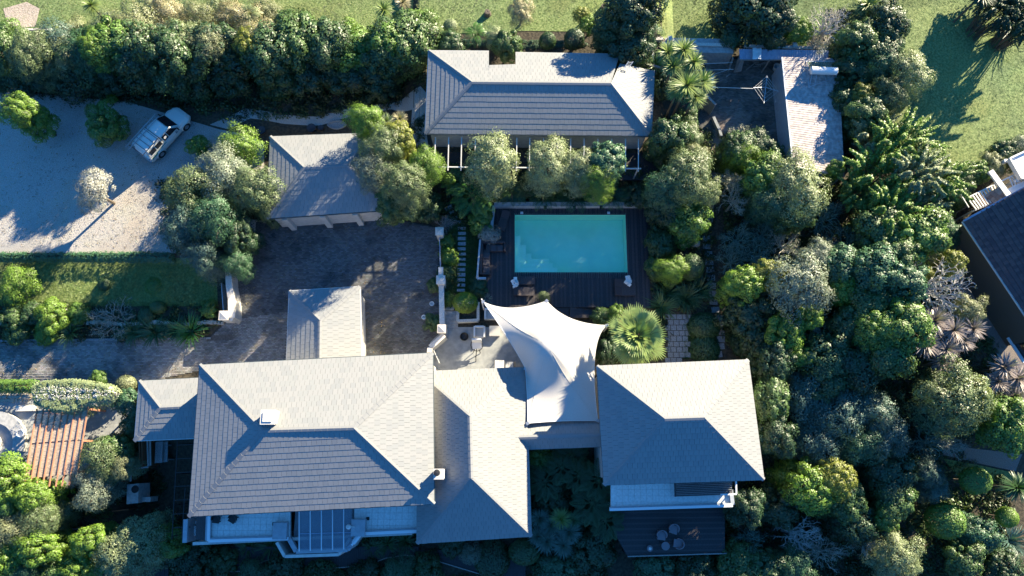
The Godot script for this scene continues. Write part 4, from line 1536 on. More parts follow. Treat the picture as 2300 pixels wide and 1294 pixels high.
func wall_run(label: String, pts: Array, top: float, wide: float, called := "garden_wall", body: Material = null, cap: Material = null) -> Node3D:
	var o := thing(called, label, "wall", ground_at(pts[0][0], pts[0][1]))
	for i in pts.size() - 1:
		var a := at(pts[i][0], pts[i][1], top)
		var b := at(pts[i + 1][0], pts[i + 1][1], top)
		var g := minf(terrain(a.x, a.z), terrain(b.x, b.z)) - 0.3
		var m := (top - 0.07 + g) / 2
		bar("wall", o, Vector3(a.x, m, a.z), Vector3(b.x, m, b.z), wide, top - 0.07 - g, body if body else mats["plaster"])
		bar("coping", o, a + Vector3.DOWN * 0.03, b + Vector3.DOWN * 0.03, wide + 0.07, 0.08, cap if cap else mats["wall_cap"])
	return o

func build_garden_walls() -> void:
	# between the court and the pool garden
	pillar(987, 520, 2.0, 0.52, "square plastered pillar below the grey bush at the court wall's upper end")
	pillar(990, 629, 2.0, 0.56, "square plastered pillar halfway along the court wall, opposite the corner sofa")
	pillar(992, 739, 2.0, 0.52, "square plastered pillar at the court wall's lower end, beside the patio steps")
	var f := thing("metal_fence", "thin dark metal fence panel between the two upper court wall pillars", "fence", at(988, 570, 0))
	bar("rail", f, at(987, 533, 1.5), at(989, 600, 1.5), 0.06, 0.06, mats["blue_iron"])
	bar("rail", f, at(987, 533, 0.7), at(989, 600, 0.7), 0.05, 0.05, mats["blue_iron"])
	for k in 18:
		var q := at(987, 533, 1.45).lerp(at(989, 600, 1.45), k / 17.0)
		bar("baluster", f, Vector3(q.x, 0.3, q.z), q, 0.025, 0.025, mats["blue_iron"])
	wall_run("plastered wall length between the fence and the middle pillar of the court", [[990, 600], [990, 622]], 1.5, 0.3)
	wall_run("long pale plastered wall with sunlit coping along the court and the topiary", [[991, 640], [993, 732]], 1.5, 0.32)
	wall_run("short angled plastered wall at the patio's corner by the main house", [[998, 752], [966, 780], [963, 806]], 1.5, 0.32)
	# gateway west of the court
	wall_run("pale curved-topped gate wall between the lower lawn and the court", [[512, 575], [514, 640], [519, 672], [520, 714]], 1.7, 0.42)
	wall_run("short stub of pale wall ending the gate wall beside the driveway", [[499, 704], [524, 716]], 1.6, 0.4)
	pillar(503, 709, 1.75, 0.6, "square pale pillar where the gate wall meets the driveway")
	var g := thing("sliding_gate", "blue-grey metal gate with close bars standing against the gate wall", "gate", at(504, 670, 0))
	for h in [0.35, 1.35]:
		bar("rail", g, at(497, 636, h), at(502, 702, h), 0.05, 0.06, mats["galvanised"])
	for k in 26:
		var q := at(497, 636, 1.35).lerp(at(502, 702, 1.35), k / 25.0)
		bar("bar", g, Vector3(q.x, 0.3, q.z), q, 0.03, 0.03, mats["galvanised"])
	# bank below the lower lawn: a rough stone edge
	rng.seed = 21
	var s := thing("stone_edging", "low rough stone edging through the planted bank above the driveway", "wall", ground_at(300, 725))
	for k in 70:
		var px := lerpf(-20, 500, k / 69.0)
		var q := ground_at(px, 727 + 2.5 * sin(px * 0.05), 0.1)
		piece("stone", s, q, Vector3(rng.randf_range(0.2, 0.32), rng.randf_range(0.22, 0.35), rng.randf_range(0.2, 0.34)), mats["stone"], Basis(Vector3.UP, rng.randf_range(-0.3, 0.3)))
	var kb := thing("driveway_kerb", "dark low kerb between the planted bank and the brick driveway", "kerb", ground_at(200, 764))
	for k in 40:
		var q := ground_at(lerpf(-20, 468, k / 39.0), lerpf(766, 760, k / 39.0), 0.04)
		piece("kerb_stone", kb, q, Vector3(0.4, 0.16, 0.14), mats["flagstone"])
	# stepping stones through the pool garden
	var st := thing("stepping_stones", "ladder-like path of pale stepping stones beside the pool lounge", "path", ground_at(1037, 580, 0.0))
	var spots := [[966, 428, 0.9], [976, 440, 0.85], [986, 450, 0.7], [997, 458, 0.6], [1008, 467, 0.5], [1018, 476, 0.45], [1026, 487, 0.35], [1032, 499, 0.2]]
	for k in 13:
		spots.append([1037 + (0.5 if k % 2 else 0.0) - (k - 5) * 0.25 * (1 if k > 5 else 0), 513 + k * 11.6, 0.0])
	for q in spots:
		piece("stone", st, ground_at(q[0], q[1], 0.03), Vector3(0.62, 0.1, 0.25 + 0.04 * sin(q[1])), mats["flagstone"], Basis(Vector3.UP, q[2]))
	# flagged path by the palm and the long path through the shrubs
	rng.seed = 33
	var fp := thing("flagstone_path", "pale square flagstones beside the fan palm leading down to the guest house", "path", ground_at(1515, 760))
	for row in 9:
		var n := 4
		for c in n:
			if row == 8 and c == 3:
				continue
			var q := ground_at(1500 + c * 13.0 + (6.0 if row % 2 else 0.0), 712 + row * 12.2, 0.02)
			piece("flagstone", fp, q, Vector3(0.40, 0.07, 0.38), mats["flagstone"], Basis(Vector3.UP, rng.randf_range(-0.03, 0.03)))
	for c in 6:
		piece("flagstone", fp, ground_at(1545 + c * 13.0, 713 + c * 0.6, 0.02), Vector3(0.40, 0.07, 0.42), mats["flagstone"], Basis(Vector3.UP, rng.randf_range(-0.05, 0.05)))
	var lp := thing("shrub_path", "single file of dark flagstones through the shrubs east of the pool", "path", ground_at(1590, 560))
	var line := [[1614, 385], [1609, 400], [1604, 415], [1600, 430], [1597, 445], [1595, 462], [1594, 478], [1592, 494], [1588, 510], [1587, 536], [1588, 553], [1591, 571], [1593, 589], [1595, 606], [1597, 624], [1599, 642], [1600, 660], [1603, 678], [1607, 696], [1612, 714], [1615, 730], [1618, 746], [1619, 762], [1618, 778], [1613, 796]]
	for q in line:
		piece("flagstone", lp, ground_at(q[0], q[1], 0.03), Vector3(0.62, 0.08, 0.46), mats["flagstone"], Basis(Vector3.UP, rng.randf_range(-0.12, 0.12)))
	# boundary wall at the top
	wall_run("pale block boundary wall behind the washing yard", [[1488, 97], [1640, 101]], 1.9, 0.2, "boundary_wall", mats["concrete"])
	wall_run("grey boundary wall behind the lean-to roof", [[1672, 103], [1868, 108]], 1.9, 0.18, "boundary_wall", mats["concrete"])
	for q in [[1505, 86, "small white pillar standing at the boundary wall's cottage end"], [1559, 92, "small white pillar on the boundary wall above the green yucca"], [1712, 99, "pale pillar on the boundary wall behind the lean-to, beside a bush"], [1786, 101, "pale pillar on the boundary wall nearest the shed roof"]]:
		var p := at(q[0], q[1], 2.05)
		var o := thing("boundary_pillar", q[2], "pillar", Vector3(p.x, 0, p.z), "pillars of the boundary wall")
		piece("shaft", o, Vector3(p.x, 1.0, p.z), Vector3(0.3, 2.1, 0.34), mats["plaster"])
		piece("cap", o, Vector3(p.x, 2.07, p.z), Vector3(0.36, 0.06, 0.4), mats["wall_cap"])
	wall_run("short white stub wall above the cottage's yard corner", [[1464, 86], [1490, 86]], 1.8, 0.2, "boundary_wall")
	var rb := thing("raised_bed_wall", "long weathered concrete bed wall under the boundary wall", "wall", at(1560, 120, 0))
	bar("wall", rb, at(1490, 113, 0.9), at(1640, 116, 0.9), 1.3, 1.7, mats["concrete"])
	bar("kerb", rb, at(1490, 128, 0.7), at(1640, 132, 0.7), 0.2, 1.4, mats["concrete"])
	wall_run("brown timber screen running from the cottage corner to the yucca", [[1441, 140], [1485, 152]], 1.9, 0.14, "timber_screen", mats["old_timber"], mats["old_timber"])
	wall_run("white post-and-rail stub near the yucca's upper heads", [[1467, 112], [1467, 146]], 1.7, 0.12, "white_rail", mats["white"], mats["white"])
	wall_run("leaning timber screen below the yucca in the washing yard", [[1586, 213], [1608, 235]], 1.8, 0.12, "timber_screen", mats["old_timber"], mats["old_timber"])
	wall_run("thin timber screen hidden under the yucca beside the cottage", [[1497, 198], [1516, 208]], 1.7, 0.1, "timber_screen", mats["old_timber"], mats["old_timber"])
	wall_run("curving dark kerb wall at the edge of the sunlit brick path", [[1603, 262], [1610, 278], [1617, 292], [1620, 305]], 0.5, 0.16, "path_kerb", mats["concrete"], mats["flagstone"])
	# the back boundary, a thin white line in the scrub
	wall_run("thin white boundary wall showing through scrub at the photo's upper west corner", [[48, 66], [118, 65]], 0.5, 0.1, "low_boundary_wall")
	wall_run("thin white boundary wall showing behind the hedge trees west of the cottage", [[805, 74], [870, 75]], 0.6, 0.1, "low_boundary_wall")
	wall_run("thin white boundary wall behind the cottage's rear planting", [[985, 79], [1120, 82]], 0.6, 0.1, "low_boundary_wall")

# ---------------------------------------------------------------- patio under the sail
func build_patio() -> void:
	drape("patio", [[966, 800], [966, 770], [1000, 735], [1150, 735], [1230, 735], [1330, 790], [1345, 960], [960, 960]], mats["screed"], 0.05, 1.0, INF, 0.08)
	var st := thing("patio_steps", "five shallow grey steps descending to the patio beside the clipped topiary", "steps", ground_at(1015, 718))
	for k in 5:
		var q := at(1014, 703 + k * 7.2, 0.52 - k * 0.1)
		piece("tread", st, q + Vector3(0, -0.3, 0), Vector3(1.0, 0.6, 0.27), mats["concrete"])
	piece("landing", st, at(1014, 692, 0.26), Vector3(1.0, 0.6, 0.5), mats["stone"])
	var pl := thing("planter_box", "pale rendered planter holding the clipped round topiary", "planter", at(1052, 712, 0))
	var a := [at(1028, 722, 0.5), at(1074, 720, 0.5), at(1074, 680, 0.5), at(1030, 680, 0.5)]
	for k in 4:
		var p: Vector3 = a[k]
		var q: Vector3 = a[(k + 1) % 4]
		bar("side", pl, p + Vector3.DOWN * 0.2, q + Vector3.DOWN * 0.2, 0.16, 0.75, mats["plaster"])
		bar("rim", pl, p + Vector3.UP * 0.2, q + Vector3.UP * 0.2, 0.22, 0.06, mats["wall_cap"])
	piece("earth", pl, at(1052, 700, 0.45), Vector3(1.4, 0.1, 1.1), mats["soil"])
	# furniture
	var ch := thing("white_armchair", "white boxy armchair with grey seat beside the topiary planter", "armchair", at(1077, 744, 0.05))
	var c := at(1077, 746, 0.3)
	piece("seat", ch, c + Vector3(0, -0.02, 0.02), Vector3(0.66, 0.3, 0.62), mats["cushion"])
	for s in [-1.0, 1.0]:
		piece("armrest", ch, c + Vector3(s * 0.38, 0.06, 0), Vector3(0.12, 0.56, 0.82), mats["white"])
	piece("backrest", ch, c + Vector3(0, 0.14, -0.36), Vector3(0.66, 0.7, 0.12), mats["white"])
	piece("front_rail", ch, c + Vector3(0, -0.1, 0.38), Vector3(0.66, 0.28, 0.1), mats["white"])
	var ot := thing("white_ottoman", "white square ottoman with smooth padded top next to the armchair", "ottoman", at(1111, 743, 0.05))
	c = at(1111, 744, 0.3)
	piece("base", ot, c + Vector3(0, -0.08, 0), Vector3(0.78, 0.34, 0.74), mats["white"])
	piece("pad", ot, c + Vector3(0, 0.13, 0), Vector3(0.82, 0.1, 0.78), mats["cushion"])
	var so := thing("white_sofa", "white two-seat sofa half hidden under the sail's corner", "sofa", at(1110, 706, 0.05))
	c = at(1112, 708, 0.3)
	piece("base", so, c + Vector3(0.05, -0.08, 0), Vector3(1.7, 0.36, 0.7), mats["white"])
	for k in 2:
		piece("cushion", so, c + Vector3(-0.3 + k * 0.72, 0.16, 0.05), Vector3(0.7, 0.14, 0.6), mats["cushion"])
	piece("backrest", so, c + Vector3(0.05, 0.16, -0.4), Vector3(1.7, 0.66, 0.14), mats["white"])
	piece("armrest", so, c + Vector3(-0.76, 0.1, 0.0), Vector3(0.12, 0.56, 0.7), mats["white"])
	var lo := thing("hanging_chair", "cream cushioned chair on curved black metal frame in the patio's sun", "chair", at(1071, 800, 0.05))
	c = at(1071, 776, 0.75)
	var b := MB.new()
	b.box(c, Vector3(0.7, 0.16, 0.5), Basis(Vector3.UP, 0.1) * Basis(Vector3.RIGHT, 0.5))
	put("cushion", b.mesh(), mats["towel"], lo)
	piece("backrest", lo, c + Vector3(0, 0.35, -0.3), Vector3(0.72, 0.6, 0.12), mats["towel"], Basis(Vector3.RIGHT, -0.3))
	b = MB.new()
	var ring := []
	for k in 13:
		var t := TAU * k / 12.0
		ring.append(c + Vector3(cos(t) * 0.46, 0.12 + 0.3 * sin(-t), sin(t) * 0.42))
	b.path(ring, 0.03, 0.03, 5)
	put("hoop", b.mesh(), mats["dark_frame"], lo)
	b = MB.new()
	var g := at(1069, 812, 0.06)
	b.path([c + Vector3(0, -0.05, 0.2), c + Vector3(-0.05, -0.3, 0.55), Vector3(g.x, 0.3, g.z - 0.3), g], 0.035, 0.03, 6)
	b.path([c + Vector3(0.1, -0.1, 0.1), Vector3(c.x + 0.25, 0.08, c.z + 0.5)], 0.03, 0.03, 5)
	b.path([c + Vector3(-0.1, -0.1, 0.1), Vector3(c.x - 0.3, 0.08, c.z + 0.45)], 0.03, 0.03, 5)
	put("frame", b.mesh(), mats["dark_frame"], lo)
	var bowl := thing("fire_bowl", "round dark fire bowl set in the shaded patio floor", "fire bowl", at(1043, 757, 0.055))
	b = MB.new()
	b.lathe(Vector3.ZERO, [[0.12, 0.0], [0.24, 0.16], [0.33, 0.22], [0.30, 0.23], [0.2, 0.12], [0.0, 0.08]], 16)
	local("bowl", b.mesh(), mats["black"], bowl)
	for spec in [[1122, 818, "small white slatted patio table at the wing's gutter edge", "patio_table", "table"], [1146, 821, "pale folding chair tucked by the patio table under the sail edge", "folding_chair", "chair"]]:
		c = at(spec[0], spec[1], 0.7)
		var t := thing(spec[3], spec[2], spec[4], Vector3(c.x, 0.05, c.z))
		for k in 6:
			piece("slat", t, c + Vector3(-0.3 + k * 0.12, -0.2 if spec[4] == "chair" else 0.0, 0), Vector3(0.1, 0.03, 0.6), mats["white"])
		for k in 4:
			piece("leg", t, c + Vector3([-0.28, 0.28, 0.28, -0.28][k], -0.35, [-0.25, -0.25, 0.25, 0.25][k]), Vector3(0.05, 0.62, 0.05), mats["dark_frame"])
		if spec[4] == "chair":
			piece("backrest", t, c + Vector3(0.32, 0.08, 0), Vector3(0.04, 0.5, 0.55), mats["dark_frame"], Basis(Vector3.BACK, -0.2))
	var hr := thing("handrail", "thin pale metal handrail slanting beside the main house's eave corner", "handrail", at(980, 805, 0))
	bar("rail", hr, at(972, 782, 1.0), at(987, 815, 1.0), 0.06, 0.06, mats["rope"])
	for k in 3:
		var q := at(972 + 7 * k, 784 + 15 * k, 1.0)
		bar("post", hr, Vector3(q.x, 0.05, q.z), q, 0.05, 0.05, mats["rope"])
	# planter pots along the court wall
	for q in [[971, 684, "small pale ring-shaped pot on the court's edge below the middle pillar"], [953, 714, "small pale pot lying near the planting by the court wall"]]:
		var pt := thing("flower_pot", q[2], "pot", ground_at(q[0], q[1], 0.03))
		b = MB.new()
		b.lathe(Vector3.ZERO, [[0.1, 0.0], [0.16, 0.3], [0.19, 0.32], [0.13, 0.33], [0.1, 0.1], [0.0, 0.1]], 14)
		local("pot", b.mesh(), mats["pale_panel"], pt)
	build_sail()

func build_sail() -> void:
	var corner := [[1085, 678, 3.9], [1228, 676, 3.5], [1363, 731, 3.1], [1343, 945, 3.6], [1185, 951, 3.9], [1180, 828, 3.9]]
	var sag := [[1150, 692, 3.6], [1283, 716, 3.2], [1336, 800, 3.2], [1262, 946, 3.65], [1184, 890, 3.8], [1142, 762, 3.7]]
	var o := thing("shade_sail", "large cream tensioned shade sail with raised peak over the patio", "shade sail", at(1225, 800, 0.05))
	var edge := []
	for k in 6:
		var a := at(corner[k][0], corner[k][1], corner[k][2])
		var c := at(corner[(k + 1) % 6][0], corner[(k + 1) % 6][1], corner[(k + 1) % 6][2])
		var m := at(sag[k][0], sag[k][1], sag[k][2])
		var ctrl := m * 2.0 - (a + c) / 2.0
		for i in 16:
			var t := i / 16.0
			edge.append(a * (1 - t) * (1 - t) + ctrl * 2 * t * (1 - t) + c * t * t)
	var peak := at(1228, 776, 6.3)
	var n: int = edge.size()
	var rings := 30
	var v := PackedVector3Array()
	var nr := PackedVector3Array()
	var ix := PackedInt32Array()
	for r in rings + 1:
		var s := float(r) / rings
		var rise := 0.0
		for i in n:
			var e: Vector3 = edge[i]
			var p := Vector3(lerpf(peak.x, e.x, s), lerpf(3.62, e.y, s * s), lerpf(peak.z, e.z, s))
			rise = Vector2(p.x - peak.x, p.z - peak.z).length() / 1.9
			p.y += (peak.y - 3.62) * exp(-rise * rise) * (1.0 - pow(s, 5.0))
			p.y += 0.025 * sin(i * 2.1) * sin(s * PI) * smoothstep(2.0, 0.0, absf(i - 41.0) / 6.0) * 2.0
			v.append(p)
	for r in rings + 1:
		for i in n:
			var p := v[r * n + i]
			var d1 := v[mini(r + 1, rings) * n + i] - v[maxi(r - 1, 0) * n + i]
			var d2 := v[maxi(r, 1) * n + (i + 1) % n] - v[maxi(r, 1) * n + (i + n - 1) % n]
			var q := d1.cross(d2)
			if q.y < 0:
				q = -q
			nr.append(q.normalized() if r > 0 else Vector3.UP)
	for r in rings:
		for i in n:
			var a := r * n + i
			var b2 := r * n + (i + 1) % n
			var tri := [a, b2, a + n, b2, b2 + n, a + n]
			for k in [0, 3]:
				var g := (v[tri[k + 2]] - v[tri[k]]).cross(v[tri[k + 1]] - v[tri[k]])
				if g.y < 0:
					var t: int = tri[k + 1]
					tri[k + 1] = tri[k + 2]
					tri[k + 2] = t
			ix.append_array(tri)
	var arr := []
	arr.resize(Mesh.ARRAY_MAX)
	arr[Mesh.ARRAY_VERTEX] = v
	arr[Mesh.ARRAY_NORMAL] = nr
	arr[Mesh.ARRAY_INDEX] = ix
	var am := ArrayMesh.new()
	am.add_surface_from_arrays(Mesh.PRIMITIVE_TRIANGLES, arr)
	put("membrane", am, mats["sail_cloth"], o)
	var hem := MB.new()
	edge.append(edge[0])
	hem.path(edge, 0.025, 0.025, 5)
	put("hem_cable", hem.mesh(), mats["white"], o)
	for k in 6:
		var seam := MB.new()
		var line := []
		for r in range(2, rings + 1, 2):
			line.append(v[r * n + k * 16] + Vector3.UP * 0.004)
		seam.path(line, 0.012, 0.012, 4)
		put("seam", seam.mesh(), mats["sail_cloth"], o)
		var plate := MB.new()
		plate.box(v[rings * n + k * 16] + Vector3.UP * 0.02, Vector3(0.22, 0.03, 0.22), Basis(Vector3.UP, k * 0.9))
		put("corner_plate", plate.mesh(), mats["steel"], o)
	var mast := MB.new()
	mast.tube(Vector3(peak.x, 0, peak.z), peak + Vector3.DOWN * 0.06, 0.07, 0.06, 8, true)
	put("mast", mast.mesh(), mats["white"], o)
	var poles := [[1082, 672, 4.0], [1367, 729, 3.2]]
	for p in poles:
		var t := at(p[0], p[1], p[2])
		var q := MB.new()
		q.tube(Vector3(t.x, 0, t.z), t, 0.06, 0.05, 8, true)
		put("pole", q.mesh(), mats["white"], o)

# ---------------------------------------------------------------- balconies and lower terraces
func tiled_floor(root: Node3D, zone: Array, y: float, size: float, mat: Material) -> void:
	var poly := flat2(zone, y)
	var b := MB.new()
	b.prism(poly, y - 0.25, y - 0.03, true)
	put("slab", b.mesh(), mats["concrete"], root)
	var box := Rect2(poly[0], Vector2.ZERO)
	for p in poly:
		box = box.expand(p)
	var rest := MB.new()
	var x := box.position.x
	while x < box.end.x:
		var z := box.position.y
		while z < box.end.y:
			var r := PackedVector2Array([Vector2(x, z), Vector2(x + size, z), Vector2(x + size, z + size), Vector2(x, z + size)])
			for part in Geometry2D.intersect_polygons(r, poly):
				if area_of(part) > size * size * 0.98:
					var k := rng.randf_range(-0.004, 0.003)
					piece("floor_tile", root, Vector3(x + size / 2, y - 0.015 + k, z + size / 2), Vector3(size - 0.014, 0.03, size - 0.014), mat)
				elif area_of(part) > 0.01:
					rest.prism(part, y - 0.03, y - 0.001)
			z += size
		x += size
	if rest.v.size():
		stuff(put("cut_tiles", rest.mesh(), mat, root))

func build_terraces() -> void:
	rng.seed = 12
	grain("terrace_tile", Color(0.56, 0.60, 0.58), Color(0.68, 0.71, 0.69), 2.2, 0.02, 0.8, 0.3)
	var y := 2.9
	var o := thing("south_balcony", "long pale tiled balcony along the main house's shaded south side", "balcony", at(700, 1180, 0))
	tiled_floor(o, [[466, 1140], [652, 1135], [652, 1210], [466, 1216]], y, 0.42, mats["terrace_tile"])
	tiled_floor(o, [[796, 1130], [938, 1124], [938, 1194], [810, 1199], [796, 1199]], y, 0.42, mats["terrace_tile"])
	for w in [[[468, 1214], [648, 1208]], [[808, 1198], [936, 1192]], [[470, 1150], [468, 1214]]]:
		bar("parapet", o, at(w[0][0], w[0][1], y + 0.1), at(w[1][0], w[1][1], y + 0.1), 0.34, 0.3, mats["grey_plaster"])
		bar("parapet_cap", o, at(w[0][0], w[0][1] + 1.5, y + 0.29), at(w[1][0], w[1][1] + 1.5, y + 0.29), 0.2, 0.06, mats["white_trim"])
	for q in [[631, 1192], [806, 1185]]:
		var c := at(q[0], q[1], y + 0.25)
		piece("block_pier", o, c, Vector3(0.95, 0.6, 1.1), mats["grey_plaster"])
	for q in [[615, 1177], [826, 1165]]:
		piece("drain_grate", o, at(q[0], q[1], y + 0.012), Vector3(0.22, 0.02, 0.22), mats["black"])
	bar("wall", o, at(468, 1212, 0.0), at(936, 1190, 0.0), 0.2, 5.4, mats["plaster"])
	# the glass roofed bay
	var bay := thing("glass_roofed_bay", "blue glass-roofed bay with white glazing bars projecting from the balcony", "conservatory", at(730, 1195, 0))
	var poly := flat2([[655, 1136], [796, 1130], [806, 1200], [782, 1234], [667, 1238], [650, 1208]], y + 0.1)
	var b := MB.new()
	b.prism(poly, y - 2.0, y - 0.9, true)
	put("lower_roof", b.mesh(), mats["grey_plaster"], bay)
	b = MB.new()
	b.prism(flat2([[672, 1138], [790, 1132], [790, 1232], [672, 1236]], y + 0.2), y + 0.17, y + 0.2, true)
	put("roof_glass", b.mesh(), mats["roof_glass"], bay)
	for k in 5:
		bar("glazing_bar", bay, at(672 + k * 25.0, 1140 - k * 1.4, y + 0.24), at(672 + k * 25.0, 1239 - k * 1.2, y + 0.24), 0.07, 0.07, mats["white_trim"])
	bar("glazing_bar", bay, at(672, 1199, y + 0.23), at(790, 1196, y + 0.23), 0.05, 0.05, mats["blue_iron"])
	for w in [[[650, 1208], [667, 1238]], [[667, 1238], [782, 1234]], [[782, 1234], [806, 1200]]]:
		bar("parapet", bay, at(w[0][0], w[0][1], y - 0.2), at(w[1][0], w[1][1], y - 0.2), 0.3, 0.5, mats["grey_plaster"])
		bar("wall", bay, at(w[0][0], w[0][1], y - 3.0), at(w[1][0], w[1][1], y - 3.0), 0.2, 6.0, mats["plaster"])
	for k in 3:
		bar("step_ledge", bay, at(785 + k * 5, 1228 - k * 3, y + 0.1 + k * 0.1), at(806 + k * 5, 1199 - k * 2, y + 0.1 + k * 0.1), 0.14, 0.12, mats["white_trim"])
	var lamp := thing("globe_lamp", "small round white lamp on the balcony pier beside the glass roof", "lamp", at(784, 1183, y + 0.5))
	var gl := MB.new()
	gl.lathe(Vector3.ZERO, [[0.05, 0.0], [0.14, 0.06], [0.18, 0.18], [0.14, 0.3], [0.06, 0.36], [0.05, 0.3], [0.0, 0.3]], 14)
	local("globe", gl.mesh(), mats["white"], lamp)
	bar("bracket", lamp, at(784, 1183, y + 0.6), at(797, 1184, y + 0.6), 0.05, 0.05, mats["white"])
	for q in [[490, 1165, 0.1, "dark woven balcony chair tucked under the eave, nearest the corner"], [527, 1164, 0.5, "dark woven balcony chair turned askew under the main eave"]]:
		chair_at(at(q[0], q[1], y), q[2], q[3], "balcony_chair", mats["black"], 0.62)
	# west end of the balcony
	var sd := thing("side_boards", "dark timber walkway strip beside the balcony's west end", "walkway", at(452, 1180, 2.6))
	for k in 5:
		bar("board", sd, at(444 + k * 4.4, 1158, 2.7), at(441 + k * 4.4, 1213, 2.7), 0.13, 0.05, mats["deck_timber_pale"])
	bar("bearer", sd, at(452, 1160, 0.0), at(450, 1210, 0.0), 0.3, 5.3, mats["grey_plaster"])
	var tb := thing("round_mosaic_table", "round pale patterned table beside the balcony's west end", "table", at(434, 1193, -0.3))
	var c := at(434, 1193, 1.5)
	var tm := MB.new()
	tm.lathe(c, [[0.0, 0.03], [0.34, 0.03], [0.35, 0.0], [0.0, 0.0]], 24)
	put("tabletop", tm.mesh(), mats["pale_panel"], tb)
	for k in 12:
		var d := Vector3(cos(TAU * k / 12), 0, sin(TAU * k / 12))
		piece("inlay", tb, c + d * 0.24 + Vector3.UP * 0.033, Vector3(0.1, 0.01, 0.03), mats["gutter_dark"], Basis(Vector3.UP, -TAU * k / 12))
	put("column", cyl("post"), mats["gutter_dark"], tb, Transform3D(Basis.from_scale(Vector3(0.06, 4.2, 0.06)), c + Vector3.DOWN * 4.2))
	for q in [[435, 1174, "small round pale stool above the mosaic table"], [447, 1174, "small round pale stool half under the main eave"]]:
		c = at(q[0], q[1], 1.3)
		var s := thing("round_stool", q[2], "stool", Vector3(c.x, -2.5, c.z), "stools by the mosaic table")
		tm = MB.new()
		tm.lathe(c, [[0.0, 0.03], [0.18, 0.03], [0.19, 0.0], [0.0, 0.0]], 16)
		put("seat", tm.mesh(), mats["pale_panel"], s)
		put("column", cyl("post"), mats["gutter_dark"], s, Transform3D(Basis.from_scale(Vector3(0.04, 3.6, 0.04)), c + Vector3.DOWN * 3.6))
	# screened cage beside the main house
	var cg := thing("wire_pergola", "thin dark metal framed pergola along the main house's shaded west wall", "pergola", at(410, 1090, -1))
	for k in 7:
		bar("crossbar", cg, at(396 - k * 1.6, 1000 + k * 31, 2.4), at(440 - k * 2, 998 + k * 31, 2.4), 0.05, 0.05, mats["black"])
	bar("side_rail", cg, at(399, 990, 2.4), at(386, 1212, 2.4), 0.05, 0.05, mats["black"])
	bar("side_rail", cg, at(416, 1096, 2.4), at(408, 1212, 2.4), 0.05, 0.05, mats["black"])
	for k in 4:
		var q := at(399 - k * 4, 995 + k * 70, 2.4)
		bar("post", cg, Vector3(q.x, -2.6, q.z), q, 0.06, 0.06, mats["black"])
	# shaded yard west of the house
	var bn := thing("outdoor_bench", "long pale slab table and bench in the shaded yard below the west wing", "table", at(363, 1015, -1.2))
	bar("tabletop", bn, at(358, 992, -0.3), at(356, 1040, -0.3), 0.55, 0.08, mats["flagstone"])
	bar("bench", bn, at(372, 992, -0.6), at(371, 1038, -0.6), 0.35, 0.08, mats["flagstone"])
	for h in [[358, 1000], [357, 1034]]:
		var q := at(h[0], h[1], -0.3)
		piece("leg", bn, q + Vector3.DOWN * 0.6, Vector3(0.4, 1.2, 0.1), mats["flagstone"])
	for h in [[372, 1000], [371, 1032]]:
		var q := at(h[0], h[1], -0.6)
		piece("leg", bn, q + Vector3.DOWN * 0.6, Vector3(0.3, 1.2, 0.1), mats["flagstone"])
	var rf := thing("corten_planter", "rust-brown steel edged planter in the shaded yard west of the house", "planter", at(330, 1050, -1.6))
	for w in [[[331, 990], [333, 1048]], [[333, 1049], [296, 1054]], [[296, 1052], [293, 1082]], [[337, 990], [338, 1046]]]:
		bar("side", rf, at(w[0][0], w[0][1], -0.6), at(w[1][0], w[1][1], -0.6), 0.08, 2.6, mats["corten"])
		bar("rim", rf, at(w[0][0], w[0][1], 0.72), at(w[1][0], w[1][1], 0.72), 0.12, 0.06, mats["old_timber"])
	var bb := thing("stone_barbecue", "pale stone barbecue counter with round dark grill in the shaded yard", "barbecue", at(310, 1108, -2))
	piece("counter", bb, at(311, 1108, -1.0), Vector3(0.85, 1.8, 1.4), mats["concrete"], Basis(Vector3.UP, 0.1))
	piece("side_counter", bb, at(333, 1121, -1.3), Vector3(0.9, 1.2, 0.35), mats["concrete"])
	tm = MB.new()
	tm.lathe(at(304, 1099, -0.09), [[0.26, 0.0], [0.28, 0.06], [0.24, 0.06], [0.2, 0.02], [0.0, 0.02]], 16)
	put("grill", tm.mesh(), mats["black"], bb)
	var lw := thing("lower_deck", "dark sunken timber deck with frame at the photo's lower west side", "deck", at(250, 1200, -2.6))
	for k in 26:
		bar("board", lw, at(148 + k * 9.0, 1190 - k * 1.2, -2.3), at(134 + k * 9.6, 1296, -2.3), 0.29, 0.05, mats["deck_timber"])
	bar("edge_rail", lw, at(140, 1190, -1.4), at(126, 1276, -1.4), 0.12, 0.1, mats["old_timber"])
	bar("edge_rail", lw, at(140, 1190, -1.4), at(185, 1187, -1.4), 0.12, 0.1, mats["old_timber"])
	bar("screen", lw, at(300, 1143, -1.6), at(262, 1147, -1.6), 0.08, 1.4, mats["corten"])
	# walkway below the balcony
	var wk := thing("curved_walkway", "dark boarded walkway with pale curved edge below the balcony", "walkway", at(820, 1250, -2.9))
	var edge := [[498, 1283], [545, 1284], [580, 1266], [606, 1257], [640, 1260], [680, 1278], [740, 1277], [800, 1272], [830, 1268], [866, 1254], [910, 1247], [960, 1253], [1020, 1272], [1100, 1296], [1190, 1320]]
	var px := 498.0
	var i := 0
	while px < 1180:
		while i < edge.size() - 2 and edge[i + 1][0] < px:
			i += 1
		var t: float = (px - edge[i][0]) / (edge[i + 1][0] - edge[i][0])
		var py := lerpf(edge[i][1], edge[i + 1][1], t)
		bar("board", wk, at(px, 1228 if px < 940 else 1235, -2.75), at(px, py, -2.75), 0.155, 0.05, mats["deck_timber"])
		px += 5.0
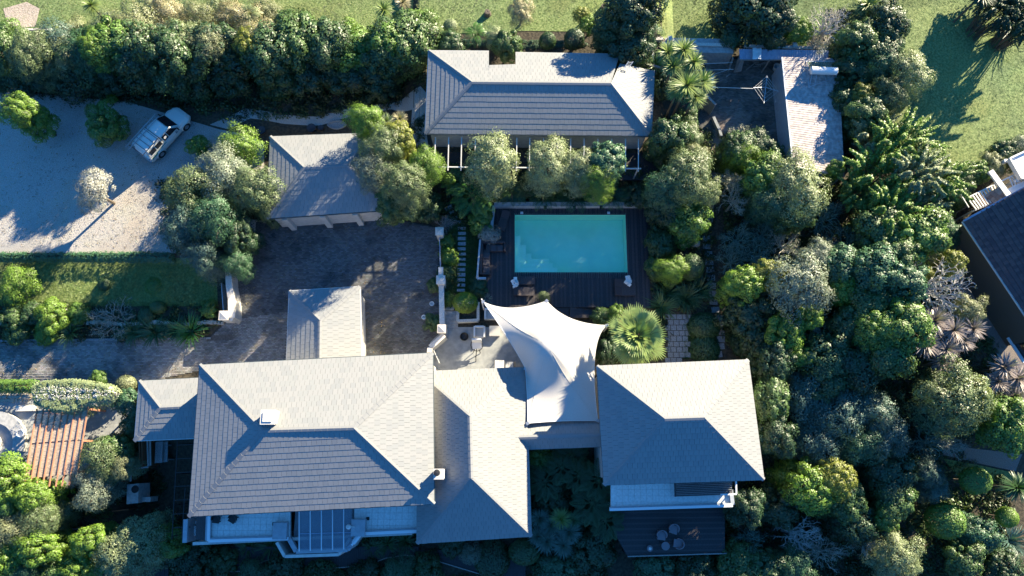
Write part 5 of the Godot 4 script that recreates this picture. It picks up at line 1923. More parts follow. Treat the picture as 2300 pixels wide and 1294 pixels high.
	for k in edge.size() - 1:
		bar("edge_strip", wk, at(edge[k][0], edge[k][1], -2.7), at(edge[k + 1][0], edge[k + 1][1], -2.7), 0.07, 0.14, mats["old_timber"])
	# guest house balcony and deck
	y = 3.2
	o = thing("guest_balcony", "pale tiled balcony under the guest house's south eave", "balcony", at(1510, 1115, 0))
	tiled_floor(o, [[1372, 1080], [1644, 1072], [1644, 1134], [1372, 1143]], y, 0.42, mats["terrace_tile"])
	bar("parapet", o, at(1369, 1143, y + 0.05), at(1645, 1134, y + 0.05), 0.26, 0.28, mats["grey_plaster"])
	bar("parapet_cap", o, at(1369, 1145, y + 0.22), at(1645, 1136, y + 0.22), 0.18, 0.05, mats["white_trim"])
	bar("parapet", o, at(1641, 1100, y + 0.05), at(1645, 1134, y + 0.05), 0.26, 0.28, mats["grey_plaster"])
	for q in [1388.0, 1513.0, 1628.0]:
		var t := at(q, 1144 - (q - 1370) * 0.033, y)
		bar("post", o, Vector3(t.x, -3.2, t.z - 0.1), t + Vector3(0, 0, -0.1), 0.2, 0.2, mats["white_trim"])
	var ln := thing("slatted_canopy", "dark brown slatted timber canopy over the guest balcony's sunny corner", "canopy", at(1580, 1100, 0))
	for k in 8:
		bar("slat", ln, at(1516, 1086 + k * 4.0, y + 0.75), at(1645, 1081 + k * 4.0, y + 0.75), 0.1, 0.05, mats["deck_timber_pale"])
	for q in [[1516, 1116], [1645, 1110]]:
		var t := at(q[0], q[1], y + 0.7)
		bar("post", ln, Vector3(t.x, y, t.z), t, 0.08, 0.08, mats["white_trim"])
	bar("edge_beam", ln, at(1653, 1080, y + 0.75), at(1654, 1110, y + 0.75), 0.1, 0.12, mats["white_trim"])
	bar("edge_beam", ln, at(1618, 1111, y + 0.75), at(1654, 1110, y + 0.75), 0.1, 0.12, mats["white_trim"])
	bar("edge_beam", ln, at(1516, 1084, y + 0.72), at(1517, 1116, y + 0.72), 0.1, 0.1, mats["deck_timber"])
	y = -0.3
	var dk := thing("guest_deck", "dark boarded deck with wicker chairs below the guest balcony", "deck", at(1510, 1200, -3))
	for k in 27:
		var py := 1140.0 + k * 4.1
		bar("board", dk, at(1380 + maxf(0, k - 14) * 2.3, py, y), at(1628, py - 3, y), 0.118, 0.04, mats["deck_timber"] if k % 3 else mats["deck_timber_pale"])
	bar("edge_strip", dk, at(1410, 1250, y + 0.04), at(1632, 1243, y + 0.04), 0.08, 0.16, mats["old_timber"])
	for q in [[1412, 1246], [1625, 1240], [1390, 1160], [1620, 1160]]:
		var t := at(q[0], q[1], y)
		bar("post", dk, Vector3(t.x, -3.3, t.z), t + Vector3.DOWN * 0.03, 0.15, 0.15, mats["deck_timber"])
	for q in [[1484, 1201, 0.15, "wicker tub chair on the guest deck, nearest the small round lantern"], [1511, 1187, 0.3, "wicker tub chair closest to the guest balcony"], [1521, 1220, 1.75, "square-backed wicker chair facing the round deck table"]]:
		chair_at(at(q[0], q[1], y + 0.02), q[2], q[3], "wicker_chair", mats["wicker"], 0.8)
	for q in [[1492, 1225, 0.3, 0.5, "round wicker table between the guest deck chairs", "deck_table", "table"], [1458, 1231, 0.22, 0.35, "small round metal lantern standing alone on the guest deck", "lantern", "lantern"]]:
		c = at(q[0], q[1], y + 0.02)
		var t := thing(q[5], q[4], q[6], c)
		tm = MB.new()
		tm.lathe(Vector3.ZERO, [[q[2] * 0.7, 0.0], [q[2] * 0.8, q[3] * 0.9], [q[2], q[3] * 0.92], [q[2], q[3]], [0.0, q[3]]], 18)
		local("tabletop" if q[6] == "table" else "body", tm.mesh(), mats["wicker"], t)
		if q[6] == "lantern":
			tm = MB.new()
			tm.lathe(Vector3(0, q[3], 0), [[0.12, 0.0], [0.1, 0.1], [0.0, 0.12]], 12)
			local("lid", tm.mesh(), mats["rope"], t)

func chair_at(p: Vector3, turn: float, label: String, called: String, mat: Material, wide: float) -> Node3D:
	var o := thing(called, label, "chair", p, "", -turn)
	local("seat", unit_box, mat, o, Transform3D(Basis.from_scale(Vector3(wide * 0.72, 0.18, wide * 0.75)), Vector3(0, 0.34, 0.04)))
	var b := MB.new()
	for k in 14:                                       # a curved back that runs into the arms
		var t0 := PI * (-0.12 + 1.24 * k / 14.0)
		var t1 := PI * (-0.12 + 1.24 * (k + 1) / 14.0)
		var r := wide * 0.46
		var h0 := 0.55 + 0.22 * sin(clampf(t0, 0, PI))
		var h1 := 0.55 + 0.22 * sin(clampf(t1, 0, PI))
		var a0 := Vector3(cos(t0), 0, -sin(t0)) * r
		var a1 := Vector3(cos(t1), 0, -sin(t1)) * r
		b.hull([a0 * 0.82 + Vector3(0, 0.28, 0), a0 + Vector3(0, 0.28, 0), a1 + Vector3(0, 0.28, 0), a1 * 0.82 + Vector3(0, 0.28, 0), a0 * 0.86 + Vector3(0, h0, 0), a0 * 1.04 + Vector3(0, h0, 0), a1 * 1.04 + Vector3(0, h1, 0), a1 * 0.86 + Vector3(0, h1, 0)])
	local("backrest", b.mesh(), mat, o)
	for k in 4:
		local("leg", unit_box, mat, o, Transform3D(Basis.from_scale(Vector3(0.05, 0.3, 0.05)), Vector3([-1, 1, 1, -1][k] * wide * 0.32, 0.15, [-1, -1, 1, 1][k] * wide * 0.3)))
	return o

# ---------------------------------------------------------------- pergola yard, washing yard
func build_yards() -> void:
	drape("west_patio", [[-150, 884], [120, 895], [300, 880], [312, 990], [190, 1095], [60, 1110], [-150, 1110]], mats["screed"], 0.05, 0.8, INF, 0.1)
	var y := 2.35
	var o := thing("timber_pergola", "red-brown timber pergola with close slats under the white-flowered creeper", "pergola", at(130, 1000, -0.35))
	for k in 48:
		var t := k / 47.0
		var l := at(lerpf(83, 56, t), lerpf(924, 1074, t), y - 0.065)
		var r := at(lerpf(197, 176, t), lerpf(917, 1062, t), y - 0.065)
		if k == 23:
			continue
		bar("slat", o, l, r, 0.085, 0.03, mats["brown_slat"])
	var low := [[54, 1083], [68, 1089], [82, 1089], [96, 1090], [110, 1093], [125, 1093], [139, 1092], [155, 1090], [172, 1072]]
	for k in 9:
		bar("beam", o, at(83 + k * 14.4, 918 - k * 0.9, y), at(low[k][0], low[k][1], y), 0.07, 0.10, mats["red_timber"])
	for q in [[[83, 926], [198, 919]], [[69, 997], [187, 990]], [[58, 1068], [176, 1060]]]:
		bar("crossbeam", o, at(q[0][0], q[0][1], y - 0.2), at(q[1][0], q[1][1], y - 0.2), 0.12, 0.16, mats["old_timber"])
	for q in [[84, 926], [197, 919], [58, 1068], [175, 1060], [187, 990]]:
		var p := at(q[0], q[1], y - 0.28)
		bar("post", o, Vector3(p.x, -0.4, p.z), p, 0.14, 0.14, mats["red_timber"])
	# the curved bench and its neighbours
	var c := at(-20, 1000, 0.1)
	var cb := thing("curved_bench", "broad curved pale concrete bench at the photo's west edge", "bench", Vector3(c.x, -0.35, c.z))
	var b := MB.new()
	for k in 16:
		var a0 := deg_to_rad(-95 + k * 6.6)
		var a1 := deg_to_rad(-95 + (k + 1) * 6.6)
		var p := []
		for yy in [-0.35, 0.12]:
			p.append_array([c + Vector3(cos(a0) * 1.62, yy - 0.1, sin(a0) * 1.62), c + Vector3(cos(a0) * 2.5, yy - 0.1, sin(a0) * 2.5), c + Vector3(cos(a1) * 2.5, yy - 0.1, sin(a1) * 2.5), c + Vector3(cos(a1) * 1.62, yy - 0.1, sin(a1) * 1.62)])
		b.hull(p)
	put("seat", b.mesh(), mats["concrete"], cb)
	var pl := thing("round_plinth", "low round pale concrete plinth inside the curved bench", "plinth", Vector3(c.x - 0.4, -0.3, c.z))
	b = MB.new()
	b.lathe(Vector3.ZERO, [[0.95, 0.0], [0.95, 0.3], [0.9, 0.34], [0.0, 0.34]], 28)
	local("drum", b.mesh(), mats["wall_cap"], pl)
	var ac := thing("tub_seat", "small rounded white garden seat on the end of the curved bench", "seat", at(52, 975, 0.1))
	b = MB.new()
	b.lathe(at(53, 974, 0.1), [[0.22, 0.0], [0.3, 0.2], [0.32, 0.42], [0.26, 0.45], [0.22, 0.25], [0.0, 0.22]], 16)
	put("shell", b.mesh(), mats["white"], ac)
	rng.seed = 61
	var sw := thing("rubble_wall", "pale rubble stone wall below the hedge at the photo's west edge", "wall", ground_at(25, 895))
	for row in 3:
		for k in 16:
			var p := ground_at(-32 + k * 6.4 + (3 if row % 2 else 0), 884 + row * 8.0, 0.28 - row * 0.17)
			piece("stone", sw, p, Vector3(rng.randf_range(0.17, 0.27), rng.randf_range(0.3, 0.5), rng.randf_range(0.2, 0.32)), mats["stone"], Basis(Vector3.UP, rng.randf_range(-0.35, 0.35)))
	for q in [[40, 918, 82, 917, "pale low slab wall between the curved bench and the pergola"], [200, 903, 228, 909, "pale low slab wall at the pergola's corner nearest the west wing"]]:
		var s := thing("slab_wall", q[4], "wall", ground_at(q[0], q[1]))
		bar("slab", s, ground_at(q[0], q[1], 0.15), ground_at(q[2], q[3], 0.15), 0.42, 0.5, mats["wall_cap"])
	# washing yard
	var rd := thing("rotary_dryer", "grey rotary washing line frame standing in the shaded brick yard", "clothes dryer", at(1722, 205, 0))
	var hub := at(1720, 196, 2.0)
	bar("pole", rd, Vector3(hub.x, 0, hub.z), hub, 0.06, 0.06, mats["galvanised"])
	var tips := [at(1692, 197, 2.1), at(1723, 170, 2.1), at(1750, 206, 2.1), at(1716, 232, 2.1)]
	for p: Vector3 in tips:
		bar("arm", rd, hub, p, 0.045, 0.045, mats["galvanised"])
	for f in [0.95, 0.7, 0.45]:
		for k in 4:
			bar("line", rd, hub.lerp(tips[k], f), hub.lerp(tips[(k + 1) % 4], f), 0.018, 0.018, mats["rope"])
	var wl := thing("washing_lines", "two straight washing lines strung between the yucca and a leaning post", "washing line", at(1610, 160, 0))
	bar("line", wl, at(1545, 146, 2.0), at(1646, 140, 2.0), 0.025, 0.025, mats["rope"])
	bar("line", wl, at(1560, 158, 2.0), at(1648, 156, 2.0), 0.025, 0.025, mats["rope"])
	bar("line", wl, at(1560, 182, 2.0), at(1642, 154, 2.0), 0.02, 0.02, mats["rope"])
	bar("post", wl, at(1634, 166, 0.0), at(1646, 130, 2.1), 0.1, 0.1, mats["old_timber"])
	bar("post", wl, at(1640, 166, 0.0), at(1632, 172, 2.1), 0.08, 0.08, mats["old_timber"])
	var cl := thing("hanging_cloth", "single pale cloth hanging on the washing line beside the yucca", "cloth", at(1597, 172, 0.8))
	b = MB.new()
	var ca := at(1588, 178, 1.95)
	var cb2 := at(1605, 168, 1.98)
	for k in 6:
		var w0 := Vector3(0, 0, 0.05 * sin(k * 1.7))
		var w1 := Vector3(0, 0, 0.05 * sin((k + 1) * 1.7))
		b.quad(ca.lerp(cb2, k / 6.0) + w0, ca.lerp(cb2, (k + 1) / 6.0) + w1, ca.lerp(cb2, (k + 1) / 6.0) + w1 * 3 + Vector3(0.1, -0.65, 0.25), ca.lerp(cb2, k / 6.0) + w0 * 3 + Vector3(0.1, -0.65, 0.25), Vector3(0, 0.3, 1))
	put("cloth_sheet", b.mesh(), mats["towel"], cl)
	bar("peg_line", cl, ca, cb2, 0.02, 0.02, mats["rope"])
	var pc := thing("overhead_cable", "pale cable stretched from the yucca to the rotary dryer", "cable", at(1600, 197, 0))
	bar("cable", pc, at(1600, 196, 2.1), at(1692, 199, 2.1), 0.035, 0.035, mats["rope"])
	piece("junction", pc, at(1604, 196, 2.1), Vector3(0.25, 0.1, 0.12), mats["rope"])
	rng.seed = 71
	var tp := thing("timber_stack", "untidy stack of pale weathered boards leaning by the lean-to", "boards", at(1658, 152, 0))
	for k in 7:
		bar("board", tp, at(1650 + k * 2.2, 163 - k * 0.5, 0.2 + 0.06 * k), at(1658 + k * 2.0 + rng.randf() * 2, 130 + rng.randf() * 5, 1.6), 0.13, 0.04, mats["old_timber"])
	var sh := thing("plastic_sheeting", "pale sheet draped over the lean-to roof's end", "sheet", at(1700, 120, 2.3))
	b = MB.new()
	for i in 5:
		for j in 5:
			var q := []
			for m in [[0, 0], [1, 0], [1, 1], [0, 1]]:
				var u: float = (i + m[0]) / 5.0
				var v: float = (j + m[1]) / 5.0
				q.append(at(1690 + u * 20, 108 + v * 24, 2.45) + Vector3(0, 0.07 * sin(u * 7.0 + v * 3.0) + 0.03 * sin(v * 11), 0))
			b.quad(q[0], q[1], q[2], q[3], Vector3.UP)
	put("sheet", b.mesh(), mats["pale_panel"], sh)
	var jk := thing("scrap_pile", "small heap of grey scrap timber under the lean-to's open edge", "scrap heap", at(1705, 140, 0))
	for k in 9:
		var q := at(1690 + rng.randf() * 34, 138 + rng.randf() * 12, 0.15 + rng.randf() * 0.4)
		bar("plank", jk, q, q + Vector3(rng.randf_range(-0.9, 0.9), -0.1, rng.randf_range(-0.2, 0.7)), 0.09, 0.04, mats["old_timber"])
	for q in [[1741, 156, 0.28, "blue-grey bucket standing at the shed's upper wall corner"], [1744, 186, 0.22, "small grey pail by the shed wall near the rotary dryer"], [1744, 232, 0.24, "white plastic bucket against the shed wall below the dryer"]]:
		var k := thing("bucket", q[3], "bucket", at(q[0], q[1], 0.03))
		b = MB.new()
		b.lathe(Vector3.ZERO, [[q[2] * 0.75, 0.0], [q[2], 0.5], [q[2] * 1.06, 0.52], [q[2] * 0.9, 0.5], [q[2] * 0.7, 0.06], [0.0, 0.06]], 16)
		local("shell", b.mesh(), mats["pale_panel"], k)
	# solar water heater on the shed roof
	var sl := thing("solar_geyser", "white cylindrical solar water tank with tube panel on the shed roof", "water heater", at(1850, 165, 2.7))
	b = MB.new()
	var ta := at(1822, 158, 3.7)
	var tb := at(1879, 160, 3.7)
	var dir := (tb - ta).normalized()
	b.tube(ta, tb, 0.30, 0.30, 18, true)
	b.tube(ta - dir * 0.06, ta, 0.2, 0.30, 18, true)
	b.tube(tb, tb + dir * 0.06, 0.30, 0.2, 18, true)
	put("tank", b.mesh(), mats["white"], sl)
	for k in 15:
		var t := (k + 0.5) / 15.0
		bar("collector_tube", sl, ta.lerp(tb, t) + Vector3(0, -0.2, -0.25), at(1812 + t * 60, 139, 2.95), 0.06, 0.05, mats["green_net"])
	bar("frame", sl, at(1810, 138, 2.95), at(1874, 139, 2.95), 0.05, 0.05, mats["galvanised"])
	for q in [[1814, 142, 1816, 196], [1824, 166, 1818, 196], [1879, 150, 1878, 172], [1816, 196, 1878, 173], [1850, 166, 1856, 182], [1835, 166, 1830, 190], [1868, 168, 1872, 176]]:
		bar("strut", sl, at(q[0], q[1], 3.3), at(q[2], q[3], 2.85), 0.035, 0.035, mats["galvanised"])
	# pots and pond behind the garage
	for q in [[702, 292, 0.34, "dark round pot behind the garage roof, beside the small pond"], [722, 290, 0.22, "small dark pot behind the garage nearest the pond"], [590, 297, 0.32, "large dark pot where the gravel path bends behind the bushy tree"]]:
		var k := thing("plant_pot", q[3], "pot", ground_at(q[0], q[1], 0.03))
		b = MB.new()
		b.lathe(Vector3.ZERO, [[q[2] * 0.7, 0.0], [q[2], q[2] * 1.2], [q[2] * 1.1, q[2] * 1.3], [q[2] * 0.9, q[2] * 1.25], [0.0, q[2] * 1.1]], 16)
		local("pot", b.mesh(), mats["dark_frame"], k)
	var pd := thing("bird_pond", "small pale leaf-shaped stone basin behind the garage", "basin", ground_at(757, 281, 0.04))
	b = MB.new()
	var ring := []
	for k in 20:
		var t := TAU * k / 20
		ring.append(Vector3(cos(t) * 0.75 * (1.0 - 0.25 * absf(sin(t))), 0.08, sin(t) * 0.36))
	ring.append(ring[0])
	b.path(ring, 0.09, 0.09, 6)
	var basin := PackedVector2Array()
	for k in 20:
		basin.append(Vector2(ring[k].x, ring[k].z))
	b.prism(basin, 0.0, 0.05)
	local("basin", b.mesh(), mats["flagstone"], pd)
	var bld := thing("rocks", "cluster of three grey rocks among shrubs east of the pool deck", "rocks", ground_at(1546, 543))
	for k in 3:
		b = MB.new()
		var rc := Vector3([0.0, 0.5, -0.35][k], 0.2, [0.0, 0.2, 0.25][k])
		for i in 10:
			for j in 6:
				var q := []
				for m in [[0, 0], [1, 0], [1, 1], [0, 1]]:
					var t: float = TAU * (i + m[0]) / 10.0
					var f: float = PI * (j + m[1]) / 6.0 - PI / 2
					var dv := Vector3(cos(t) * cos(f), sin(f), sin(t) * cos(f))
					q.append(rc + dv * Vector3(0.4, 0.3, 0.33) * (1.0 + 0.3 * fine_noise.get_noise_3dv(dv * 25.0 + Vector3.ONE * k * 40)))
				b.quad(q[0], q[1], q[2], q[3], q[0] - rc)
		local("rock", b.mesh(), mats["stone"], bld)
	for q in [[1356, 20, 2.3, "brown palm stump cut low in the north lawn behind the cottage"], [1095, 33, 0.5, "small dark stump in the bright north lawn"]]:
		var st := thing("tree_stump", q[3], "stump", ground_at(q[0], q[1], 0.0))
		b = MB.new()
		b.lathe(Vector3.ZERO, [[0.34, 0.0], [0.26, 0.3], [0.24, 0.42], [0.1, 0.44], [0.0, 0.4]], 12)
		local("trunk", b.mesh(), mats["bark"], st)

# ---------------------------------------------------------------- the parked pickup
func loft(b: MB, rows: Array) -> void:                 # rows of [x, low half width, waist half width, top half width, low y, waist y, top y]
	var sec := []
	for r in rows:
		var p := []
		for s in [[r[1], r[4]], [r[2], (r[4] * 0.6 + r[5] * 0.4)], [r[2], r[5]], [r[3], r[6] - 0.05], [r[3] - 0.09, r[6]]]:
			p.append(Vector3(r[0], s[1], s[0]))
		for k in range(4, -1, -1):
			p.append(Vector3(p[k].x, p[k].y, -p[k].z))
		sec.append(p)
	for i in sec.size() - 1:
		var mid := Vector3.ZERO
		for q: Vector3 in sec[i] + sec[i + 1]:
			mid += q
		mid /= 20.0
		for k in 10:
			var a: Vector3 = sec[i][k]
			var c: Vector3 = sec[i + 1][(k + 1) % 10]
			b.quad(a, sec[i][(k + 1) % 10], c, sec[i + 1][k], (a + c) / 2.0 - mid)
	for e in [0, sec.size() - 1]:
		var hint := Vector3(-1 if e == 0 else 1, 0, 0)
		for k in range(1, 9):
			b.tri(sec[e][0], sec[e][k], sec[e][k + 1], hint)

func build_car() -> void:
	var y := terrain(-26.0, -26.5) + 0.04
	var wf := at(417, 284, y + 0.34)
	var wr := at(362, 345, y + 0.34)
	var fwd := (wf - wr).normalized()
	var right := fwd.cross(Vector3.UP)
	var mid := (wf + wr) / 2 - right * 0.80
	var o := thing("parked_pickup", "white pickup with canopy and roof rack parked on shaded gravel", "pickup truck", Vector3(mid.x, y, mid.z), "", atan2(-fwd.z, fwd.x))
	var half := wf.distance_to(wr) / 2
	var b := MB.new()
	loft(b, [[-half - 0.95, 0.80, 0.84, 0.82, 0.42, 0.8, 0.98], [-half - 0.85, 0.84, 0.88, 0.85, 0.36, 0.8, 1.02], [-half, 0.86, 0.91, 0.86, 0.34, 0.8, 1.04], [0.0, 0.86, 0.91, 0.86, 0.32, 0.8, 1.04], [half - 0.75, 0.86, 0.91, 0.84, 0.32, 0.8, 1.06], [half, 0.86, 0.92, 0.78, 0.34, 0.8, 1.02], [half + 0.55, 0.82, 0.88, 0.70, 0.36, 0.74, 0.95], [half + 0.80, 0.66, 0.72, 0.56, 0.40, 0.66, 0.84]])
	local("body", b.mesh(), mats["car_white"], o)
	b = MB.new()
	loft(b, [[-0.62, 0.85, 0.86, 0.72, 1.0, 1.06, 1.74], [-0.5, 0.85, 0.86, 0.72, 1.0, 1.06, 1.78], [0.35, 0.85, 0.86, 0.68, 1.0, 1.06, 1.76], [1.12, 0.83, 0.84, 0.80, 1.0, 1.04, 1.10]])
	local("cab", b.mesh(), mats["car_white"], o)
	b = MB.new()
	loft(b, [[-half - 0.82, 0.84, 0.86, 0.74, 1.0, 1.06, 1.66], [-half - 0.6, 0.86, 0.87, 0.77, 1.0, 1.06, 1.80], [-0.68, 0.86, 0.87, 0.77, 1.0, 1.06, 1.82]])
	local("canopy", b.mesh(), mats["car_white"], o)
	var glass := func(called: String, p: Array) -> void:
		var g := MB.new()
		g.quad(p[0], p[1], p[2], p[3], (p[0] + p[2]) / 2.0 - Vector3((p[0].x + p[2].x) / 2 - 0.3, 1.0, 0))
		local(called, g.mesh(), mats["glass"], o)
	glass.call("windscreen", [Vector3(1.10, 1.145, 0.70), Vector3(0.43, 1.75, 0.57), Vector3(0.43, 1.75, -0.57), Vector3(1.10, 1.145, -0.70)])
	for s in [1.0, -1.0]:
		var side := func(x: float, t: float, tx: float) -> Vector3: return Vector3(x, lerpf(1.06, 1.70, t), s * (lerpf(0.86, tx, t) + 0.012))
		glass.call("side_window", [side.call(0.0, 0.12, 0.71), side.call(0.92, 0.10, 0.74), side.call(0.42, 0.88, 0.70), side.call(0.0, 0.9, 0.72)])
		glass.call("side_window", [side.call(-0.52, 0.12, 0.73), side.call(-0.08, 0.12, 0.73), side.call(-0.08, 0.9, 0.73), side.call(-0.52, 0.9, 0.73)])
		var cw := -half - 0.62
		for k in 2:
			var x0 := lerpf(cw, -0.76, 0.03 + k * 0.5)
			var x1 := lerpf(cw, -0.76, 0.47 + k * 0.5)
			glass.call("canopy_window", [side.call(x0, 0.12, 0.79), side.call(x1, 0.12, 0.79), side.call(x1, 0.86, 0.79), side.call(x0, 0.86, 0.79)])
		var dot := MB.new()
		dot.lathe(Vector3.ZERO, [[0.13, 0.0], [0.13, 0.012], [0.0, 0.012]], 16)
		local("sticker", dot.mesh(), mats["white"], o, Transform3D(Basis(Vector3.RIGHT, s * PI / 2 - s * 0.2), Vector3(-0.30, 1.38, s * 0.82)))
		local("mirror", unit_box, mats["black"], o, Transform3D(Basis.from_scale(Vector3(0.1, 0.16, 0.22)), Vector3(0.86, 1.16, s * 0.98)))
		local("stripe", unit_box, mats["car_green"], o, Transform3D(Basis.from_scale(Vector3(0.62, 0.13, 0.012)), Vector3(-half - 0.48, 0.84, s * 0.905)))
		local("stripe", unit_box, mats["car_green"], o, Transform3D(Basis(Vector3.BACK, 0.0) * Basis.from_scale(Vector3(1.2, 0.04, 0.012)), Vector3(-half + 0.35, 0.98, s * 0.905)))
		local("tail_light", unit_box, mats["lamp_red"], o, Transform3D(Basis.from_scale(Vector3(0.06, 0.3, 0.14)), Vector3(-half - 0.93, 0.82, s * 0.74)))
		for x in [half, -half]:
			var w := MB.new()
			w.lathe(Vector3.ZERO, [[0.2, -0.11], [0.34, -0.12], [0.37, -0.06], [0.37, 0.06], [0.34, 0.12], [0.2, 0.11]], 22)
			var wheel := local("wheel", w.mesh(), mats["rubber"], o, Transform3D(Basis(Vector3.RIGHT, PI / 2), Vector3(x, 0.36, s * 0.82)))
			w = MB.new()
			w.lathe(Vector3.ZERO, [[0.0, 0.07 * s], [0.06, 0.09 * s], [0.08, 0.05 * s], [0.17, 0.06 * s], [0.22, 0.11 * s]], 18)
			for k in 6:
				var a := TAU * k / 6
				w.beam(Vector3(cos(a) * 0.05, 0.085 * s, sin(a) * 0.05), Vector3(cos(a) * 0.2, 0.1 * s, sin(a) * 0.2), 0.05, 0.02)
			local("rim", w.mesh(), mats["steel"], wheel)
			w = MB.new()
			for k in 10:                                  # the flared arch above the wheel
				var a0 := PI * k / 10
				var a1 := PI * (k + 1) / 10
				var p := []
				for r in [0.38, 0.46]:
					p.append_array([Vector3(x + cos(a0) * r, 0.38 + sin(a0) * r, s * 0.90), Vector3(x + cos(a1) * r, 0.38 + sin(a1) * r, s * 0.90), Vector3(x + cos(a1) * r, 0.38 + sin(a1) * r, s * 0.965), Vector3(x + cos(a0) * r, 0.38 + sin(a0) * r, s * 0.965)])
				w.hull(p)
			local("wheel_arch", w.mesh(), mats["car_white"], o)
	for k in 5:
		local("rack_bar", unit_box, mats["dark_frame"], o, Transform3D(Basis.from_scale(Vector3(0.035, 0.05, 1.4)), Vector3(-0.80 - k * 0.42, 1.86, 0.02)))
	local("rack_rail", unit_box, mats["dark_frame"], o, Transform3D(Basis.from_scale(Vector3(1.9, 0.04, 0.04)), Vector3(-1.6, 1.845, 0.74)))
	local("cab_gap", unit_box, mats["black"], o, Transform3D(Basis.from_scale(Vector3(0.05, 0.7, 1.48)), Vector3(-0.65, 1.42, 0)))
	local("bumper", unit_box, mats["steel"], o, Transform3D(Basis.from_scale(Vector3(0.16, 0.14, 1.6)), Vector3(-half - 1.0, 0.5, 0)))
	local("bumper", unit_box, mats["car_white"], o, Transform3D(Basis.from_scale(Vector3(0.14, 0.18, 1.2)), Vector3(half + 0.80, 0.5, 0)))
	var letter := TextMesh.new()
	letter.text = "R"
	var font := SystemFont.new()
	font.font_names = PackedStringArray(["Droid Serif"])
	letter.font = font
	letter.font_size = 32
	letter.pixel_size = 0.011
	letter.depth = 0.008
	local("door_letter", letter, mats["dark_frame"], o, Transform3D(Basis.IDENTITY, Vector3(0.62, 0.90, 0.925)))
	# the ladder carried along the rack
	var ld := thing("ladder", "aluminium ladder lying along the pickup's roof rack", "ladder", o.position + Vector3(0, 1.88, 0), "", o.rotation.y)
	for z in [-0.78, -0.42]:
		local("rail", unit_box, mats["steel"], ld, Transform3D(Basis.from_scale(Vector3(3.5, 0.07, 0.045)), Vector3(-1.05, 0.04, z)))
	for k in 11:
		local("rung", unit_box, mats["steel"], ld, Transform3D(Basis.from_scale(Vector3(0.04, 0.03, 0.34)), Vector3(-2.6 + k * 0.31, 0.045, -0.6)))

# ---------------------------------------------------------------- planting plan: kind | place in the survey | half width | top height | leaf colour | which one it is
func plant_garden() -> void:
	for line: String in planting():
		var f := line.split("|")
		if f[6] == "skip":
			continue
		var o := plant(f[0], float(f[1]), float(f[2]), float(f[3]), float(f[4]), f[5], f[6])
		var tall := float(f[4]) - o.position.y
		if f[0] in ["broad", "olive", "citrus"] and tall < 3.2:
			o.name = numbered(self, "leafy_shrub")
			o.set_meta("category", "shrub")
		o.set_meta("group", "%ss of the garden" % str(o.get_meta("category")))
	# clipped and flowering hedges
	rng.seed = 800
	var hedges := [
		["low_hedge", "low ragged hedge along the gravel yard's lower edge above the lawn", [[-90, 564], [120, 566], [300, 564], [385, 566], [384, 584], [200, 584], [-90, 584]], 0.5, 1.35, 5200, "teal"],
		["flowering_hedge", "thick hedge with white blossom spilling over the timber pergola's end", [[62, 868], [90, 854], [160, 850], [235, 862], [262, 882], [240, 902], [190, 912], [160, 932], [120, 926], [70, 912]], 0.2, 3.0, 9000, "pale"],
		["clipped_hedge", "clipped fresh green hedge above the rubble wall at the west edge", [[-90, 853], [72, 853], [72, 880], [-90, 880]], 0.0, 0.95, 3600, "fresh"],
		["cottage_hedge", "dark hedge strip hidden behind the cottage's rear roof", [[985, 84], [1300, 88], [1360, 104], [1190, 110], [985, 104]], 0.0, 1.7, 7000, "deep"],
	]
	for h in hedges:
		var poly := flat2(h[2], h[4])
		var c := Vector2.ZERO
		for p in poly:
			c += p / poly.size()
		var t: Array = TINTS[h[6]]
		var o := thing(h[0], h[1], "hedge", Vector3(c.x, terrain(c.x, c.y), c.y), "hedges of the garden")
		stuff(put("foliage", leaf_sheet(poly, h[3], h[4], h[5], 0.15, 0.08), leaf_mat(t[0], t[1], t[2]), o))
		if h[0] == "flowering_hedge":
			stuff(put("blossom", leaf_sheet(flat2([[66, 880], [100, 862], [250, 872], [255, 892], [180, 902], [80, 905]], 3.0), 2.2, 3.06, 1300, 0.07, 0.06, 0.12), mats["petal"], o))
	# the cottage's pole pergola
	var pg := thing("pole_pergola", "thin pale pole pergola along the cottage's front behind the blossoming trees", "pergola", at(1200, 380, 1.5))
	var n := 0
	for px in [978, 1008, 1037, 1068, 1099, 1130, 1161, 1190, 1221, 1252, 1282, 1312, 1343, 1374, 1405, 1434]:
		bar("rafter", pg, at(px, 308 + n * 0.3, 4.25), at(px - 2 + n * 0.12, 383 + n * 0.2, 4.05), 0.07, 0.08, mats["rope"])
		n += 1
	bar("front_beam", pg, at(974, 375, 3.98), at(1440, 379, 3.98), 0.08, 0.1, mats["rope"])
	for px in [978, 1130, 1282, 1434]:
		var q := at(px, 376, 3.95)
		bar("post", pg, Vector3(q.x, 1.4, q.z), q, 0.09, 0.09, mats["rope"])
	var dk := thing("cottage_terrace", "dark boarded terrace in the shade along the cottage's front", "deck", at(1200, 375, 1.5))
	for k in 17:
		bar("board", dk, at(966, 343 + k * 3.6, 1.62), at(1478, 346 + k * 3.6, 1.62), 0.13, 0.04, mats["deck_timber"])

func tuft(blades: int, height: float, spread: float, wide: float) -> ArrayMesh:
	var b := MB.new()
	for i in blades:
		var a := rng.randf() * TAU
		var d := Vector3(cos(a), rng.randf_range(0.8, 2.2), sin(a)).normalized()
		blade(b, Vector3(cos(a), 0, sin(a)) * rng.randf() * spread, d, height * rng.randf_range(0.7, 1.2), wide, 0.25, rng.randf_range(0.8, 1.2), 2)
	return b.mesh()

